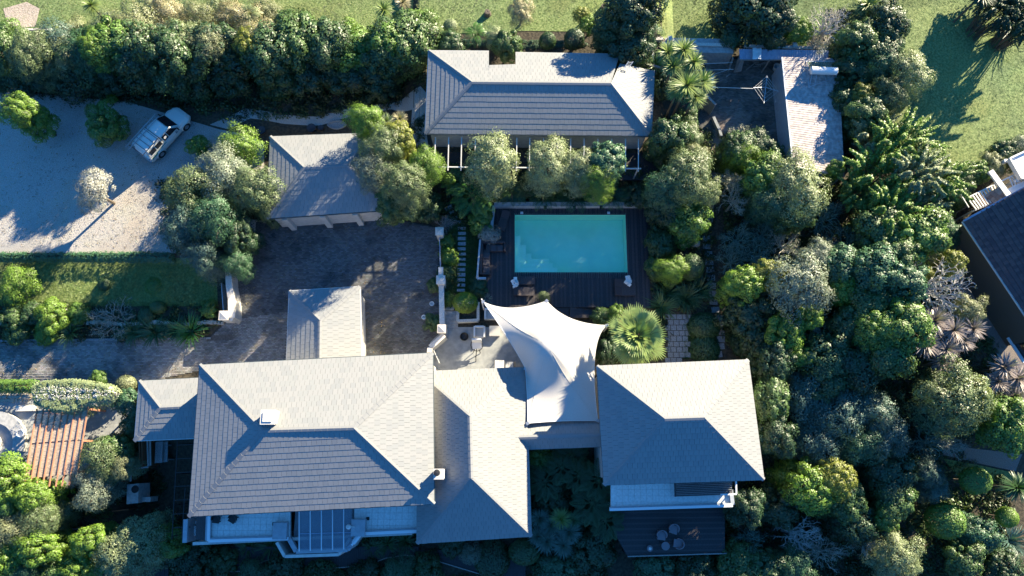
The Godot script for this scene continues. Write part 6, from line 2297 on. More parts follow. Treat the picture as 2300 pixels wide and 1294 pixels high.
func sow_ground() -> void:
	rng.seed = 900
	var grass := tuft(9, 0.055, 0.14, 0.022)
	sow("grass", [[[-60, -60], [2350, -60], [2350, -20], [2010, 20], [1900, 70], [1700, 98], [1480, 95], [1180, 90], [960, 98], [700, 90], [300, 68], [-60, 72]], [[1960, 60], [2040, -40], [2350, -60], [2350, 330], [2280, 352], [2190, 365], [2120, 395], [2060, 380], [1990, 300], [1990, 180]]], grass, leaf_mat(0.19, 0.235, 0.085), 60000, 0.6, 1.2, 0.02, 0.8)
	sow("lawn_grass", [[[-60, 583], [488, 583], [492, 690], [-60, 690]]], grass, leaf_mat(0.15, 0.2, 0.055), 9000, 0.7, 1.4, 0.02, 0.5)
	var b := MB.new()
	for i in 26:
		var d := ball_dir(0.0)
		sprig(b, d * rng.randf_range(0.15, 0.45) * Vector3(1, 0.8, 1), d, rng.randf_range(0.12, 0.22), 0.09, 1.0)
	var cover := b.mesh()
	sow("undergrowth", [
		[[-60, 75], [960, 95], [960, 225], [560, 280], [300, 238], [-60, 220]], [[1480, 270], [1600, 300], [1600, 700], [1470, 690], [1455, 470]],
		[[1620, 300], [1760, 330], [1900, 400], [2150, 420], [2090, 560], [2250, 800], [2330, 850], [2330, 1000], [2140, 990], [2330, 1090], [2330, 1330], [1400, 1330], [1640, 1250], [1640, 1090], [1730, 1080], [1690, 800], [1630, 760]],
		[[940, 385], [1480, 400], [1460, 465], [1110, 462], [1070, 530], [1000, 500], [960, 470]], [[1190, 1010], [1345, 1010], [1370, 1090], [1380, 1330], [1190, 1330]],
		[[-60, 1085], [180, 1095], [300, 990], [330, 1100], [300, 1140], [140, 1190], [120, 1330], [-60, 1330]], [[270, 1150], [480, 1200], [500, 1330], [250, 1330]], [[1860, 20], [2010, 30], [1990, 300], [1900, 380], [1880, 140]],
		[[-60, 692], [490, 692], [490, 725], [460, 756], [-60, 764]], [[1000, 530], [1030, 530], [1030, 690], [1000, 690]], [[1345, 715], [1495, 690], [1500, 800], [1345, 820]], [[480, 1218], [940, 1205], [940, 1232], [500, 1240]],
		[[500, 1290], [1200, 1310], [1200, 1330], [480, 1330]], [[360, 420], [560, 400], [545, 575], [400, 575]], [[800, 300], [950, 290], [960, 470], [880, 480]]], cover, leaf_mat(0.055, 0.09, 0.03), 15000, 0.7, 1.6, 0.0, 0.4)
	var short_grass := tuft(9, 0.07, 0.1, 0.03)
	sow("path_grass", [[[1012, 500], [1075, 500], [1074, 665], [1008, 690]], [[1535, 728], [1610, 728], [1612, 800], [1535, 806]]], short_grass, leaf_mat(0.05, 0.11, 0.03), 5000, 0.8, 1.6, 0.0, 0.3)
	var pm := MB.new()
	pm.hull([Vector3(-0.5, 0, -0.4), Vector3(0.4, 0, -0.5), Vector3(0.5, 0, 0.4), Vector3(-0.4, 0, 0.5), Vector3(-0.3, 0.6, -0.2), Vector3(0.2, 0.6, -0.3), Vector3(0.3, 0.6, 0.2), Vector3(-0.2, 0.6, 0.3)])
	sow("pebbles", [[[-60, 226], [60, 222], [300, 244], [500, 304], [560, 330], [540, 560], [-60, 562]]], pm.mesh(), mats["pebble"], 26000, 0.025, 0.055, 0.028, 0.25)
	sow("fallen_leaves", [[[-60, 226], [60, 222], [300, 244], [500, 304], [560, 330], [540, 560], [-60, 562]], [[-60, 768], [470, 762], [524, 718], [533, 590], [550, 502], [884, 494], [983, 514], [988, 745], [960, 800], [450, 832], [300, 864], [-60, 860]]], tuft(3, 0.06, 0.1, 0.05), mats["dead_leaf"], 3500, 0.6, 1.4, 0.05, 0.9)

func planting() -> Array:
	return [
		"broad|18|88|36|4.5|fresh|bright leafy shrub at the photo's upper west edge beside the sandy patch",
		"olive|68|118|51|7.4|olive|pale grey-green tree at the hedge row's western end below the sandy patch",
		"broad|7|109|46|6.3|mid|dark leafy tree on the photo's west edge in the hedge row",
		"olive|127|101|56|6.3|blue|blue-grey leafy tree second from the hedge row's western end",
		"broad|95|168|58|3.7|deep|shadowed dark tree above the gravel yard's corner kerb",
		"broad|20|168|44|3.7|dark|dark shrub at the west edge behind the yellow-green corner tree",
		"olive|188|117|53|6.3|teal|tall grey-green tree west of the brightest hedge tree",
		"broad|244|92|51|7.4|fresh|brightest sunlit leafy tree of the hedge row's western half",
		"broad|208|117|65|5.5|dark|tall dark tree directly above the small round yard tree",
		"citrus|205|106|29|7.4|lime|small lime-green crown glowing amid dark hedge trees",
		"broad|165|168|56|3.7|deep|deep shadowed tree overhanging the gravel yard's upper kerb",
		"olive|295|108|66|5.8|teal|tall teal-grey tree in the hedge row north of the pickup",
		"olive|300|72|57|6|dry|dry straw-tinted scrub at the sunny back of the hedge row",
		"broad|304|116|67|6.9|dark|dark broad tree whose shade covers the pickup's bonnet",
		"twig|300|115|44|7.4|silver|silvery bare-twigged crown amid dark hedge trees above the pickup",
		"broad|252|168|50|3.7|deep|dark low tree between the round yard tree and the pickup",
		"olive|364|105|56|5|blue|dusty blue-green tree in the middle of the western hedge row",
		"olive|375|38|50|4|straw|straw-coloured dry bush on the lawn's edge behind the hedge row",
		"broad|379|124|66|7.3|dark|largest dark tree of the hedge row, behind the pickup",
		"olive|444|110|53|5.6|teal|grey-green tree with pale tips east of the largest hedge tree",
		"olive|450|50|50|4.5|dry|dry brownish bush behind the hedge's middle at the lawn edge",
		"broad|445|168|58|3.7|deep|dark tree leaning over the pickup's bonnet",
		"broad|466|115|69|5.9|deep|dark shaded tree where the gravel path enters the hedge",
		"broad|506|108|42|5|mid|mid-green tree in the middle of the hedge row behind the gravel path",
		"olive|530|45|52|4|straw|pale straw bush on the lawn edge northwest of the garage",
		"citrus|560|99|38|6|gold|yellow-tinted shrub in the hedge row northwest of the garage",
		"broad|547|116|54|4.3|dark|dark tall tree northwest of the garage roof",
		"broad|520|168|56|3.7|deep|dark low tree hanging above the curved gravel path",
		"broad|600|118|54|6|dark|dark pointed tree in the hedge row directly above the garage",
		"broad|605|117|64|4|deep|deep green tree between the gravel path and the pointed hedge tree",
		"olive|639|83|43|4.1|teal|grey-green shrub behind the pointed tree at the lawn's edge",
		"broad|670|84|54|4.6|dark|dense dark tree standing proud into the bright north lawn",
		"broad|666|95|62|5.7|mid|broad mid-green tree above the bend of the gravel path",
		"broad|727|99|59|5.7|dark|leafy tree in the hedge row north of the small pond",
		"broad|700|168|56|3.7|deep|shaded tree along the gravel path behind the garage",
		"citrus|783|62|24|3.4|lime|round lime bush standing by the white boundary line",
		"olive|762|108|58|4.1|olive|pale speckled tree above the pond in the hedge row",
		"broad|792|113|50|4.6|fresh|fresh green tree southwest of the yellow-flowered shrub",
		"broad|785|168|56|3.7|deep|dark shaded tree above the bushy garage tree",
		"citrus|828|92|22|3.6|gold|small golden-leaved shrub at the boundary line",
		"broad|865|93|44|5.6|fresh|bright tree below the pale palm at the lawn's edge",
		"broad|863|118|56|5.1|dark|dark green tree second from the cottage's west gable",
		"broad|911|96|57|5.3|mid|mid-green tree behind the cottage's northwest corner",
		"broad|918|103|58|4.7|mid|leafy tree beside the cottage's west gable",
		"broad|850|168|50|3.7|deep|dark shrub between the hedge and the gravel path's end",
		"broad|935|60|40|4|fresh|light green shrub on the lawn side of the hedge's eastern end",
		"yucca|205|12|22|2.2|palm|small palm with pale star-shaped leaves on the lawn above the hedge's bright tree",
		"yucca|862|22|24|2.6|palm|pale star-leaved palm in the lawn behind the bright hedge tree",
		"yucca|905|6|20|2.2|straw|straw-tinted small palm at the photo's top edge",
		"fern|560|28|28|4.2|pale|pale feathery palm at the photo's top edge above the straw bush",
		"ball|1012|60|17|2.9|pale|pale round bush on the lawn behind the cottage's notch",
		"olive|1170|28|34|4.1|straw|straw-pale round bush alone in the lawn behind the cottage",
		"fern|1068|75|36|3.9|fernc|arching fern palm behind the cottage's rear roof notch",
		"broad|1140|98|34|4.7|mid|leafy bush beside the cottage's rear roof notch",
		"olive|1115|85|26|4.1|pale|pale bush between the fern palm and the notch bush",
		"broad|1010|98|30|3.9|dark|dark hedge bush behind the cottage's western half",
		"ball|1230|92|22|3.5|dark|dark low bush behind the cottage's middle roof",
		"ball|1290|88|24|3.7|deep|deep green low bush behind the cottage's eastern roof",
		"citrus|1306|35|20|3.3|gold|yellow-orange flowering shrub on the lawn behind the cottage",
		"citrus|1325|58|24|3.5|lime|lime shrub in the lawn beside the tall dark cypress-like tree",
		"broad|1420|30|70|8|deep|tall very dark tree at the photo's top behind the cottage's east end",
		"broad|1410|95|52|6|deep|dark tree pressing against the cottage's northeast corner",
		"olive|1452|75|32|4.2|teal|grey-leaved shrub between the dark tree and the white stub wall",
		"broad|1375|60|40|6.2|dark|dark tree on the lawn just west of the tallest cottage tree",
		"olive|1440|125|26|2.6|pale|pale climbing shrub at the cottage's rear corner",
		"broad|1690|-5|75|6|deep|large dark tree at the photo's top behind the lean-to",
		"broad|1745|45|40|5|deep|dark tree behind the boundary wall's middle",
		"broad|1640|82|24|2.6|teal|blue-green shrub leaning over the block boundary wall",
		"ball|1733|98|24|2.4|fresh|fresh green bush behind the lean-to roof's middle",
		"citrus|1790|72|38|3.4|lime|yellow-green feathery shrub behind the boundary wall near the shed",
		"bare|1870|50|100|6.5|silver|large bare grey-branched tree behind the shed roof",
		"twig|1845|85|46|4|silver|thin bare shrub at the boundary wall's eastern end",
		"strap|1952|10|40|1|palm|strap-leaved plant at the photo's top beside the lawn",
		"broad|1925|95|48|4.9|mid|leafy tree at the top of the boundary strip east of the shed",
		"broad|1990|55|50|5|deep|dark tree under the lawn's upper shadow",
		"citrus|2005|62|28|4.4|fresh|fresh green shrub glowing in the upper lawn's shade",
		"broad|1915|165|44|3.8|dark|dark tree overhanging the shed's northeast corner",
		"olive|1988|150|46|4.6|teal|grey-green tree east of the solar tank",
		"broad|1900|225|40|3.4|dark|dark leafy tree overhanging the shed roof's middle",
		"broad|1985|110|46|4.8|dark|dark green tree at the lawn's northwestern corner",
		"olive|2038|165|54|5.2|pale|pale silvery-green tree spilling over the east lawn's edge",
		"olive|2000|215|46|4.6|olive|olive-green tree below the silvery one at the lawn's edge",
		"citrus|1935|215|28|4|gold|gold-tipped foliage above the shed roof's east side",
		"broad|1950|258|42|4.3|mid|leafy tree between the shed and the east lawn",
		"bamboo|1958|310|58|4|pale|lime-tipped bamboo clump next to the shed roof's lower half",
		"bamboo|2010|330|75|5.4|lime|pale plumed bamboo clump spilling over the east lawn",
		"bamboo|1970|400|80|5.2|lime|fresh green bamboo clump in the middle of the bamboo thicket",
		"bamboo|2055|395|70|6|pale|bamboo clump with long yellow plumes pointing at the lawn",
		"bamboo|2110|405|60|5|lime|outermost pale bamboo clump beside the east lawn's lower edge",
		"bamboo|1995|475|70|5.8|lime|southernmost bamboo clump above the shaded shrubs",
		"bamboo|1925|440|55|4.2|fresh|darker bamboo clump southeast of the shed roof's end",
		"bamboo|2060|465|60|4.8|pale|lime bamboo clump next to the board fence",
		"citrus|1876|380|20|3.4|lime|small lime bush against the shed roof's lower corner",
		"citrus|2195|388|30|3|fresh|vivid green bush beside the white slatted pergola",
		"olive|2160|395|34|3|olive|olive shrub between the lawn and the white pergola",
		"olive|2225|375|34|3|dry|brownish dry shrub at the lawn's lower edge beside the pergola",
		"broad|2262|345|34|3|dark|dark shrub behind the white balcony slab",
		"olive|2292|325|24|3|silver|silvery shrub at the photo's east edge above the white balcony",
		"broad|2150|430|38|3|mid|leafy shrub below the pergola's west end",
		"strap|2098|448|26|1|palm|spiky pale plant between bamboo and board fence",
		"broad|2120|470|26|2.4|mid|small bush beside the board fence's upper end",
		"broad|2060|530|60|6|fresh|sunlit leafy tree west of the board fence",
		"olive|2125|520|34|3|teal|grey-green shrub between the fence and the tiled house",
		"broad|1985|520|50|5.5|mid|leafy tree south of the bamboo thicket",
		"citrus|2125|567|18|2.6|gold|orange-flowered shrub beside the tiled house wall",
		"olive|2085|560|36|4|dry|brownish shrub above the big bare tree",
		"bare|2105|640|100|7.4|silver|wide bare tree with pale tangled branches beside the tiled house",
		"citrus|2140|592|34|5|gold|yellow-leaved crown over the bare tangled branches",
		"citrus|2070|610|24|4.6|gold|gold-green sprays on the bare tree's western side",
		"olive|2170|700|42|4.6|dry|dry yellowish crown below the bare tangled tree",
		"yucca|2098|720|40|5.4|mauve|largest brown-grey spiky rosette head below the bare tree",
		"yucca|2142|742|36|5|mauve|brown-grey rosette second in the cluster, east of the largest head",
		"yucca|2078|772|36|4.8|mauve|shadowed rosette head at the cluster's western edge",
		"yucca|2125|785|34|4.6|mauve|rosette head in the middle of the brown-grey cluster",
		"yucca|2162|765|30|4.4|mauve|small rosette head east of the cluster's middle",
		"yucca|2115|812|30|4|mauve|lower rosette head at the cluster's bottom",
		"yucca|2185|738|34|4.6|mauve|pale rosette head next to the tiled house wall",
		"yucca|2255|825|34|3.6|mauve|rosette head near the photo's east edge, uppermost of its group",
		"yucca|2285|850|34|3.4|mauve|sunlit pale rosette cut by the photo's east edge",
		"yucca|2240|858|32|3.2|mauve|lowest rosette head of the eastern edge group",
		"yucca|2278|890|30|2.8|mauve|shaded rosette head at the east edge above the leafy tree",
		"broad|1505|305|48|6.4|dark|dense dark round tree at the cottage's southeast corner",
		"olive|1545|310|34|4.4|olive|olive-toned shrub between the dense round tree and brick path",
		"citrus|1535|345|28|3.8|lime|lime-green shrub below the dense round tree",
		"yucca|1500|118|30|6|palm|yucca head highest of the washing yard cluster",
		"yucca|1536|112|32|6.4|palm|yucca head beside the white boundary pillar",
		"yucca|1558|140|32|6.4|palm|yucca head on the washing line side of the upper group",
		"yucca|1512|150|30|6|palm|yucca head on the cottage side of the upper group",
		"yucca|1543|192|38|6.8|palm|largest yucca head in the middle of the washing yard cluster",
		"yucca|1578|185|32|6.2|palm|yucca head reaching east over the washing yard",
		"yucca|1560|218|30|5.8|palm|yucca head lowest toward the brick path",
		"yucca|1522|205|30|5.8|palm|dark yucca head up against the cottage's east eave",
		"broad|1490|190|30|3|deep|dark shrub between the cottage and the yucca",
		"strap|1475|150|28|1|fresh|broad-leaved banana-like plant at the yard's timber screen",
		"broad|1545|270|26|2.6|mid|small leafy plant under the yucca beside the brick path",
		"olive|1545|395|66|7.4|olive|large olive-grey tree between the pool and the brick path",
		"olive|1590|430|34|5|pale|pale-tipped grey tree on the shrub path's west side",
		"olive|1500|420|48|6.8|teal|shaded grey-green tree northeast of the pool corner",
		"olive|1560|350|30|5.6|dry|brownish twiggy crown beside the sunlit brick path",
		"broad|1545|492|46|4|fresh|leafy tree with bright speckles east of the pool",
		"broad|1490|470|40|3.6|deep|dark tree at the pool deck's northeast corner",
		"broad|1480|545|34|2.6|dark|dark shrub along the pool deck's east side",
		"olive|1508|605|36|3.4|lime|sunlit yellow-green bush east of the pool deck",
		"ball|1553|600|34|3|dark|dark round shrub beside the sunlit yellow-green bush",
		"broad|1470|600|26|2|mid|low leafy shrub hugging the deck's east edge",
		"strap|1500|660|40|1|fernd|strap-leaved clump west of the shrub path",
		"strap|1540|672|44|1|dark|dark strap-leaved clump by the shrub path",
		"strap|1570|655|36|1|fernd|strap-leaved clump beside the long flagstone path",
		"strap|1485|690|36|1|mid|strap-leaved clump above the fan palm",
		"fan|1431|755|68|6.6|palm|large fan palm with radiating leaves between sail and guest house",
		"citrus|1385|712|26|2|lime|lime bush wedged between the sail and the fan palm",
		"broad|1350|712|22|1.6|mid|green bush at the deck steps' foot",
		"broad|1365|790|28|2|deep|dark shrub under the sail's eastern edge",
		"ball|1580|735|34|1.2|dark|dark mounded groundcover inside the flagstone loop",
		"ball|1580|785|40|0.9|fernd|mossy green mound inside the flagstone loop's lower half",
		"broad|1660|335|36|3.6|dark|dark green shrub below the washing yard",
		"olive|1665|352|40|3.8|lime|sunlit olive shrub south of the washing yard",
		"broad|1700|330|34|3|deep|dark shrub along the shed wall's lower end",
		"twig|1668|305|40|3.6|silver|bare twiggy shrub at the washing yard's lower edge",
		"broad|1735|350|28|2.6|dark|dark leafy shrub against the shed wall's lowest window",
		"olive|1785|420|78|6.4|pale|large pale silver-green tree south of the shed",
		"broad|1720|395|42|5|fresh|leafy tree west of the large silver-green tree",
		"olive|1735|455|44|5.2|teal|grey-green tree below the large silver-green one",
		"broad|1790|470|44|5.2|mid|leafy tree on the large silver-green tree's shaded side",
		"twig|1660|440|52|4.6|silver|silvery leafless shrub beside the shrub path's upper part",
		"twig|1650|400|34|4|silver|thin grey leafless shrub above the silvery one",
		"twig|1665|530|52|4.2|blue|blue-grey leafless shrub west in the shaded twig thicket",
		"twig|1720|520|46|3.8|blue|blue-grey leafless shrub in the twig thicket's middle",
		"twig|1715|570|52|4|blue|lower blue-grey leafless shrub of the twig thicket",
		"twig|1775|545|54|4.4|silver|pale leafless shrub with sunlit tips east of the twig thicket",
		"twig|1650|580|42|3.6|blue|shaded leafless shrub beside the shrub path's lower part",
		"twig|1860|480|48|3.8|blue|dark leafless shrub in the hollow south of the shed",
		"twig|1920|540|46|4|blue|purplish leafless shrub west of the sunlit trees",
		"twig|1875|555|36|3.6|silver|small leafless grey shrub in the dark hollow",
		"citrus|1672|640|48|5.4|lime|bright yellow-green tree west of the speckled grey tree",
		"citrus|1728|615|34|5.2|gold|golden-green crown between lime tree and speckled tree",
		"olive|1795|640|72|6.6|silver|large speckled silver-grey tree in the forest's middle",
		"broad|1685|700|50|4|deep|dark tree below the bright yellow-green tree",
		"olive|1835|575|40|5.2|silver|speckled grey shrub above the large silver-grey tree",
		"broad|1890|600|42|5.6|teal|grey-green tree between the speckled tree and the central forest",
		"citrus|1895|650|40|5.4|lime|lime-tipped tree in the forest's middle",
		"broad|1965|610|60|6.6|teal|broad blue-green tree at the forest centre",
		"broad|2015|575|46|6|mid|leafy tree above the forest centre beside the brown shrub",
		"broad|2030|640|52|6.4|teal|teal leafy tree west of the bare tangled branches",
		"broad|1955|690|46|5.8|mid|leafy tree below the forest centre",
		"broad|2030|730|60|6.4|fresh|large fresh green tree beside the brown rosettes",
		"citrus|1960|740|50|6|fresh|fresh lobed tree between forest centre and dark lower wood",
		"broad|1905|725|40|5|dark|dark tree below the lime-tipped forest tree",
		"citrus|1815|710|36|5.2|lime|lime tree below the speckled silver-grey tree",
		"citrus|1760|745|44|4.8|lime|yellow-green spreading tree northeast of the guest house",
		"twig|1850|745|50|4.6|silver|tangled grey dead branches below the lime trees",
		"broad|1700|760|48|3.4|deep|dark tree northeast of the guest house corner",
		"broad|1990|790|54|5.4|mid|shaded leafy tree south of the fresh green tree",
		"citrus|1795|800|30|4.2|lime|small lime crown east of the guest house's upper corner",
		"broad|1740|810|46|4.6|deep|dark shrub east of the guest house's upper corner",
		"broad|1860|800|56|4.6|dark|dark tree in the forest's lower middle",
		"broad|1930|815|56|4.6|deep|deep shadowed tree in the forest's lower middle",
		"broad|1850|860|52|4|dark|dark tree with faint green lights north of the blue-grey wood",
		"olive|2140|895|86|5.6|olive|large rounded olive-green tree near the photo's east side",
		"citrus|2195|875|28|5|gold|golden spray on the large rounded olive-green tree",
		"broad|2265|950|56|3.8|fresh|leafy tree cut by the photo's east edge below the rosettes",
		"twig|2105|990|60|2.4|blue|grey leafless shrub beside the brick lane's end",
		"twig|2150|1000|34|2.2|silver|pale leafless shrub tip beside the brick lane",
		"olive|1800|890|60|3.6|blue|blue-grey shaded tree southeast of the guest roof",
		"olive|1870|930|64|3.8|blue|broad blue-grey shaded tree at the lower wood's heart",
		"olive|1950|920|62|3.8|blue|blue-grey shaded tree west of the leafless lane shrub",
		"olive|1830|985|52|3|blue|low blue-grey tree below the broad shaded one",
		"olive|1930|1000|56|3.2|teal|teal shaded tree in the lower wood",
		"olive|1990|970|54|3.6|blue|blue-grey tree beside the leafless lane shrubs",
		"broad|1730|900|44|4.8|mid|mid-green tree against the guest house's east eave",
		"broad|1740|980|46|4.6|deep|deep green tree beside the guest roof's lower eave",
		"citrus|1820|1095|62|3.4|lime|bright yellow lobed tree southeast of the guest house",
		"citrus|1875|1075|46|3.6|gold|gold-green lobed crown joined to the bright yellow tree",
		"broad|1900|1125|44|2.4|mid|leafy tree below the gold-green crown",
		"broad|2000|1060|56|2.4|deep|dark tree in the lower wood west of the round green bushes",
		"broad|2010|1120|44|2.2|mid|mid-green tree with bright tips west of the round bushes",
		"citrus|1990|1165|30|1.8|fresh|fresh green crown glowing in the lower dark wood",
		"ball|2191|1080|31|1.4|fresh|vivid round green bush beside the brick lane",
		"ball|2122|1170|47|1.4|fresh|largest round green bush at the photo's lower east side",
		"ball|2262|1162|22|0|lime|small yellow-green round bush at the lower east edge",
		"olive|2080|1060|40|1.4|blue|dusky blue shrub between lower wood and round bushes",
		"olive|2095|1100|36|0.8|blue|dusky blue shrub above the largest round bush",
		"yucca|2285|1095|38|1|fernd|dark spiky plant at the lower east edge",
		"strap|2265|1215|46|-2|blue|blue-grey strap plant at the photo's lower east corner",
		"broad|2200|1200|40|0|teal|teal shrub east of the largest round bush",
		"broad|2160|1255|48|0|mid|leafy shrub at the bottom edge below the largest round bush",
		"broad|2250|1275|44|-0.6|deep|dark shrub in the photo's bottom east corner",
		"olive|2015|1255|58|2.2|pale|sunlit pale-green tree at the bottom edge of the lower wood",
		"twig|1950|1210|52|1.6|silver|leafless grey shrub at the bottom of the lower wood",
		"bare|1790|1200|70|1.6|silver|bare grey tree with crooked limbs south of the yellow tree",
		"twig|1860|1240|56|1|silver|tangle of dead grey branches at the bottom edge",
		"twig|1690|1215|50|1.2|blue|bluish leafless shrub beside the guest deck",
		"broad|1680|1140|40|3.4|deep|dark shrub at the guest deck's upper corner",
		"broad|1660|1270|44|0.4|mid|mid-green shrub below the guest deck's corner",
		"broad|1750|1140|44|1.8|deep|dark shrub under the bright yellow tree",
		"broad|1720|1275|46|0.4|dark|dark shrub at the bottom edge near the bluish shrub",
		"broad|1920|1175|46|1.6|deep|dark tree south of the gold-green crown",
		"olive|1780|1272|50|0.6|teal|grey shrub at the bottom edge below the crooked bare tree",
		"broad|1560|1275|46|-0.4|deep|dark shrub at the bottom edge beneath the guest deck",
		"broad|1470|1275|48|-0.4|teal|teal shrub at the bottom edge below the deck's lantern",
		"fern|1300|1070|52|1.6|fernd|tree fern west of the guest house's lower eave",
		"fern|1262|1050|48|1.4|fernd|tree fern between the south wing and guest house",
		"fern|1330|1130|58|1.4|fernd|largest shaded tree fern reaching over the guest deck",
		"fern|1345|1080|50|1.8|fernd|tree fern touching the guest balcony",
		"fern|1225|1080|46|1|fernd|tree fern next to the south wing's east eave",
		"fern|1285|1025|48|1|fernd|tree fern below the shaded link passage",
		"fern|1360|1170|52|0.8|fernd|lowest tree fern beside the guest deck",
		"broad|1215|1028|26|0.6|fresh|bright leafy sprig below the link passage's end",
		"broad|1240|1120|40|-0.2|deep|dark shrub among the tree ferns",
		"yucca|1212|1165|26|0.2|blue|bluish rosette head next to the south wing's corner",
		"yucca|1238|1180|26|0|blue|bluish rosette head second from the south wing",
		"yucca|1260|1165|26|0.3|palm|greener rosette head in the bluish rosette group",
		"yucca|1228|1215|30|-0.2|blue|pale bluish rosette lowest and brightest in its group",
		"yucca|1278|1195|28|0|blue|bluish rosette head at the group's eastern side",
		"yucca|1208|1205|26|-0.2|blue|bluish rosette head beneath the wing's corner",
		"yucca|1265|1225|28|-0.2|blue|bluish rosette head at the group's lower east",
		"yucca|1288|1168|24|0.2|teal|teal rosette head beside the largest tree fern",
		"ball|1178|1240|32|-0.6|dark|dark rounded shrub below the south wing's corner",
		"broad|1330|1235|50|-0.8|deep|very dark tree between the rosettes and the guest deck",
		"broad|1250|1275|46|-1.2|teal|teal shrub at the bottom edge below the rosettes",
		"ball|1105|1255|40|-1.2|deep|dark rounded shrub along the curved walkway",
		"olive|1055|1245|24|-1.2|silver|silvery small shrub beside the curved walkway",
		"broad|1015|1222|30|-1.2|deep|dark low shrub under the south wing's eave",
		"strap|870|1222|30|0|fernd|ferny plant in the bed below the balcony's east end",
		"strap|910|1215|30|0|fernd|ferny plant beside the south wing under the balcony",
		"strap|840|1232|26|0|dark|dark strap plant beside the glass-roofed bay",
		"strap|560|1228|30|0|dark|dark strap plant in the bed below the balcony's west half",
		"strap|610|1226|30|0|fernd|ferny plant below the balcony west of the glass bay",
		"broad|640|1285|40|-1.6|deep|dark shrub at the bottom edge below the curved walkway",
		"olive|570|1292|40|-1.4|teal|grey shrub where the curved walkway ends at the bottom edge",
		"broad|720|1300|46|-1.6|dark|dark shrub at the bottom edge below the glass bay",
		"broad|830|1296|46|-1.6|deep|deep green shrub at the bottom edge beside the walkway's bend",
		"olive|900|1285|44|-1.4|teal|teal shrub at the bottom edge south of the walkway's curve",
		"broad|960|1288|40|-1.6|dark|dark shrub at the bottom edge near the walkway's east end",
		"broad|440|1262|50|-0.8|deep|dark tree below the balcony's west corner",
		"broad|390|1225|44|-0.4|deep|dark tree south of the wire pergola",
		"broad|500|1262|34|-1.6|dark|dark low bush beside the walkway's west end",
		"olive|320|1215|58|3.2|pale|sunlit pale tree in the lower yard beside the wire pergola",
		"olive|275|1255|56|3|pale|pale silvery tree at the bottom edge below the lower deck",
		"twig|280|1250|60|3.2|silver|silvery leafless crown mixed into the pale bottom-edge tree",
		"broad|360|1225|36|2.4|fresh|fresh leafy crown beside the sunlit pale tree",
		"citrus|205|1215|40|2.6|lime|yellow-green tree beside the lower deck's frame",
		"citrus|170|1270|42|2|lime|yellow-green tree at the bottom edge west of the pale silvery one",
		"olive|235|1035|56|3.2|olive|olive tree at the pergola's lower corner",
		"olive|215|1100|50|2.8|silver|grey speckled tree below the timber pergola",
		"broad|255|1010|36|2.6|mid|leafy shrub between the pergola and west wing",
		"olive|275|1050|30|2.8|dry|brown-tipped branch crown of the tree by the timber pergola",
		"citrus|20|1075|56|4|lime|bright yellow-green tree at the west edge below the curved bench",
		"citrus|75|1115|44|3.8|lime|yellow-green tree below the timber pergola's lower corner",
		"olive|90|1165|48|3.4|olive|olive-toned tree in the lower west grove",
		"olive|30|1185|50|3.4|dry|dry-tinted grey tree at the lower west edge",
		"citrus|85|1230|50|3.2|lime|yellow-green tree in the lower west grove's middle",
		"citrus|20|1255|46|2.8|lime|yellow-green tree in the photo's bottom west corner",
		"olive|60|1290|44|2.4|teal|grey-green tree at the bottom edge near the west corner",
		"broad|10|1130|36|3.4|fresh|fresh green crown at the west edge between yellow-green trees",
		"broad|120|1290|36|1.8|mid|leafy shrub at the bottom edge beside the lower deck",
		"broad|290|905|28|2.2|teal|round grey-green bush against the west wing's eave",
		"broad|300|950|26|1.8|dark|dark shrub along the west wing's wall",
		"ball|283|863|22|1.5|dry|brownish round clipped bush at the driveway's edge",
		"citrus|223|852|20|1.4|fresh|small fresh bush behind the white-flowered hedge",
		"citrus|44|248|42|6.2|lime|small yellow-green tree in the gravel yard's west corner",
		"citrus|232|276|44|4.6|fresh|small round dark-green tree in the gravel yard beside the pickup",
		"olive|215|432|46|4.6|white|small pale blossom tree on the sunlit gravel",
		"citrus|447|330|28|2.6|lime|round lime bush at the gravel yard's edge near the pickup",
		"olive|545|335|58|4.2|lime|yellow-green bushy crown between pickup and garage roof",
		"olive|430|430|70|6.4|olive|largest olive tree at the gravel yard's east side",
		"olive|500|395|62|6.2|silver|silver-grey crown joined to the largest olive tree",
		"olive|570|425|58|6|olive|olive crown overhanging the garage roof's west corner",
		"olive|415|510|55|6|blue|shaded blue-green crown on the large olive's lower side",
		"olive|480|490|58|6.4|teal|dark teal crown between the large olive and the court",
		"olive|455|575|48|5.4|blue|drooping blue-green crown above the lower lawn",
		"olive|525|590|34|4.6|teal|drooping spray over the gate wall's upper end",
		"broad|530|530|40|5|deep|dark shaded tree at the court's western edge",
		"olive|820|270|44|7.4|lime|sunlit yellow-green tree rising behind the garage's east side",
		"olive|860|330|52|8|olive|olive-toned tree against the garage roof's east hip",
		"citrus|895|310|34|7.4|gold|golden-leaved crown beside the spiky pale palm",
		"olive|835|375|42|7.6|silver|silver-grey crown over the garage roof's corner",
		"olive|905|410|58|8.8|olive|large olive-grey tree between the garage and the stepping stones",
		"olive|955|365|36|7.4|lime|small olive-lime tree beside the cottage pergola",
		"broad|880|450|40|5.4|mid|leafy tree at the garage's southeast corner",
		"yucca|868|272|20|5.4|pale|pale spiky palm head behind the garage's golden-leaved tree",
		"yucca|898|268|20|5.6|straw|straw-coloured spiky head beside the pale palm head",
		"broad|948|275|22|1.6|deep|dark hedge bush at the cottage's west wall",
		"broad|960|465|36|2|dark|dark shrub between the olive-grey tree and the stepping stones",
		"broad|930|470|30|1.8|mid|leafy shrub on the court's upper corner",
		"twig|998|500|26|1.8|mauve|small mauve-grey bush above the court's upper pillar",
		"fern|1062|440|62|3.6|fernc|large bright tree fern beside the pool's upper corner",
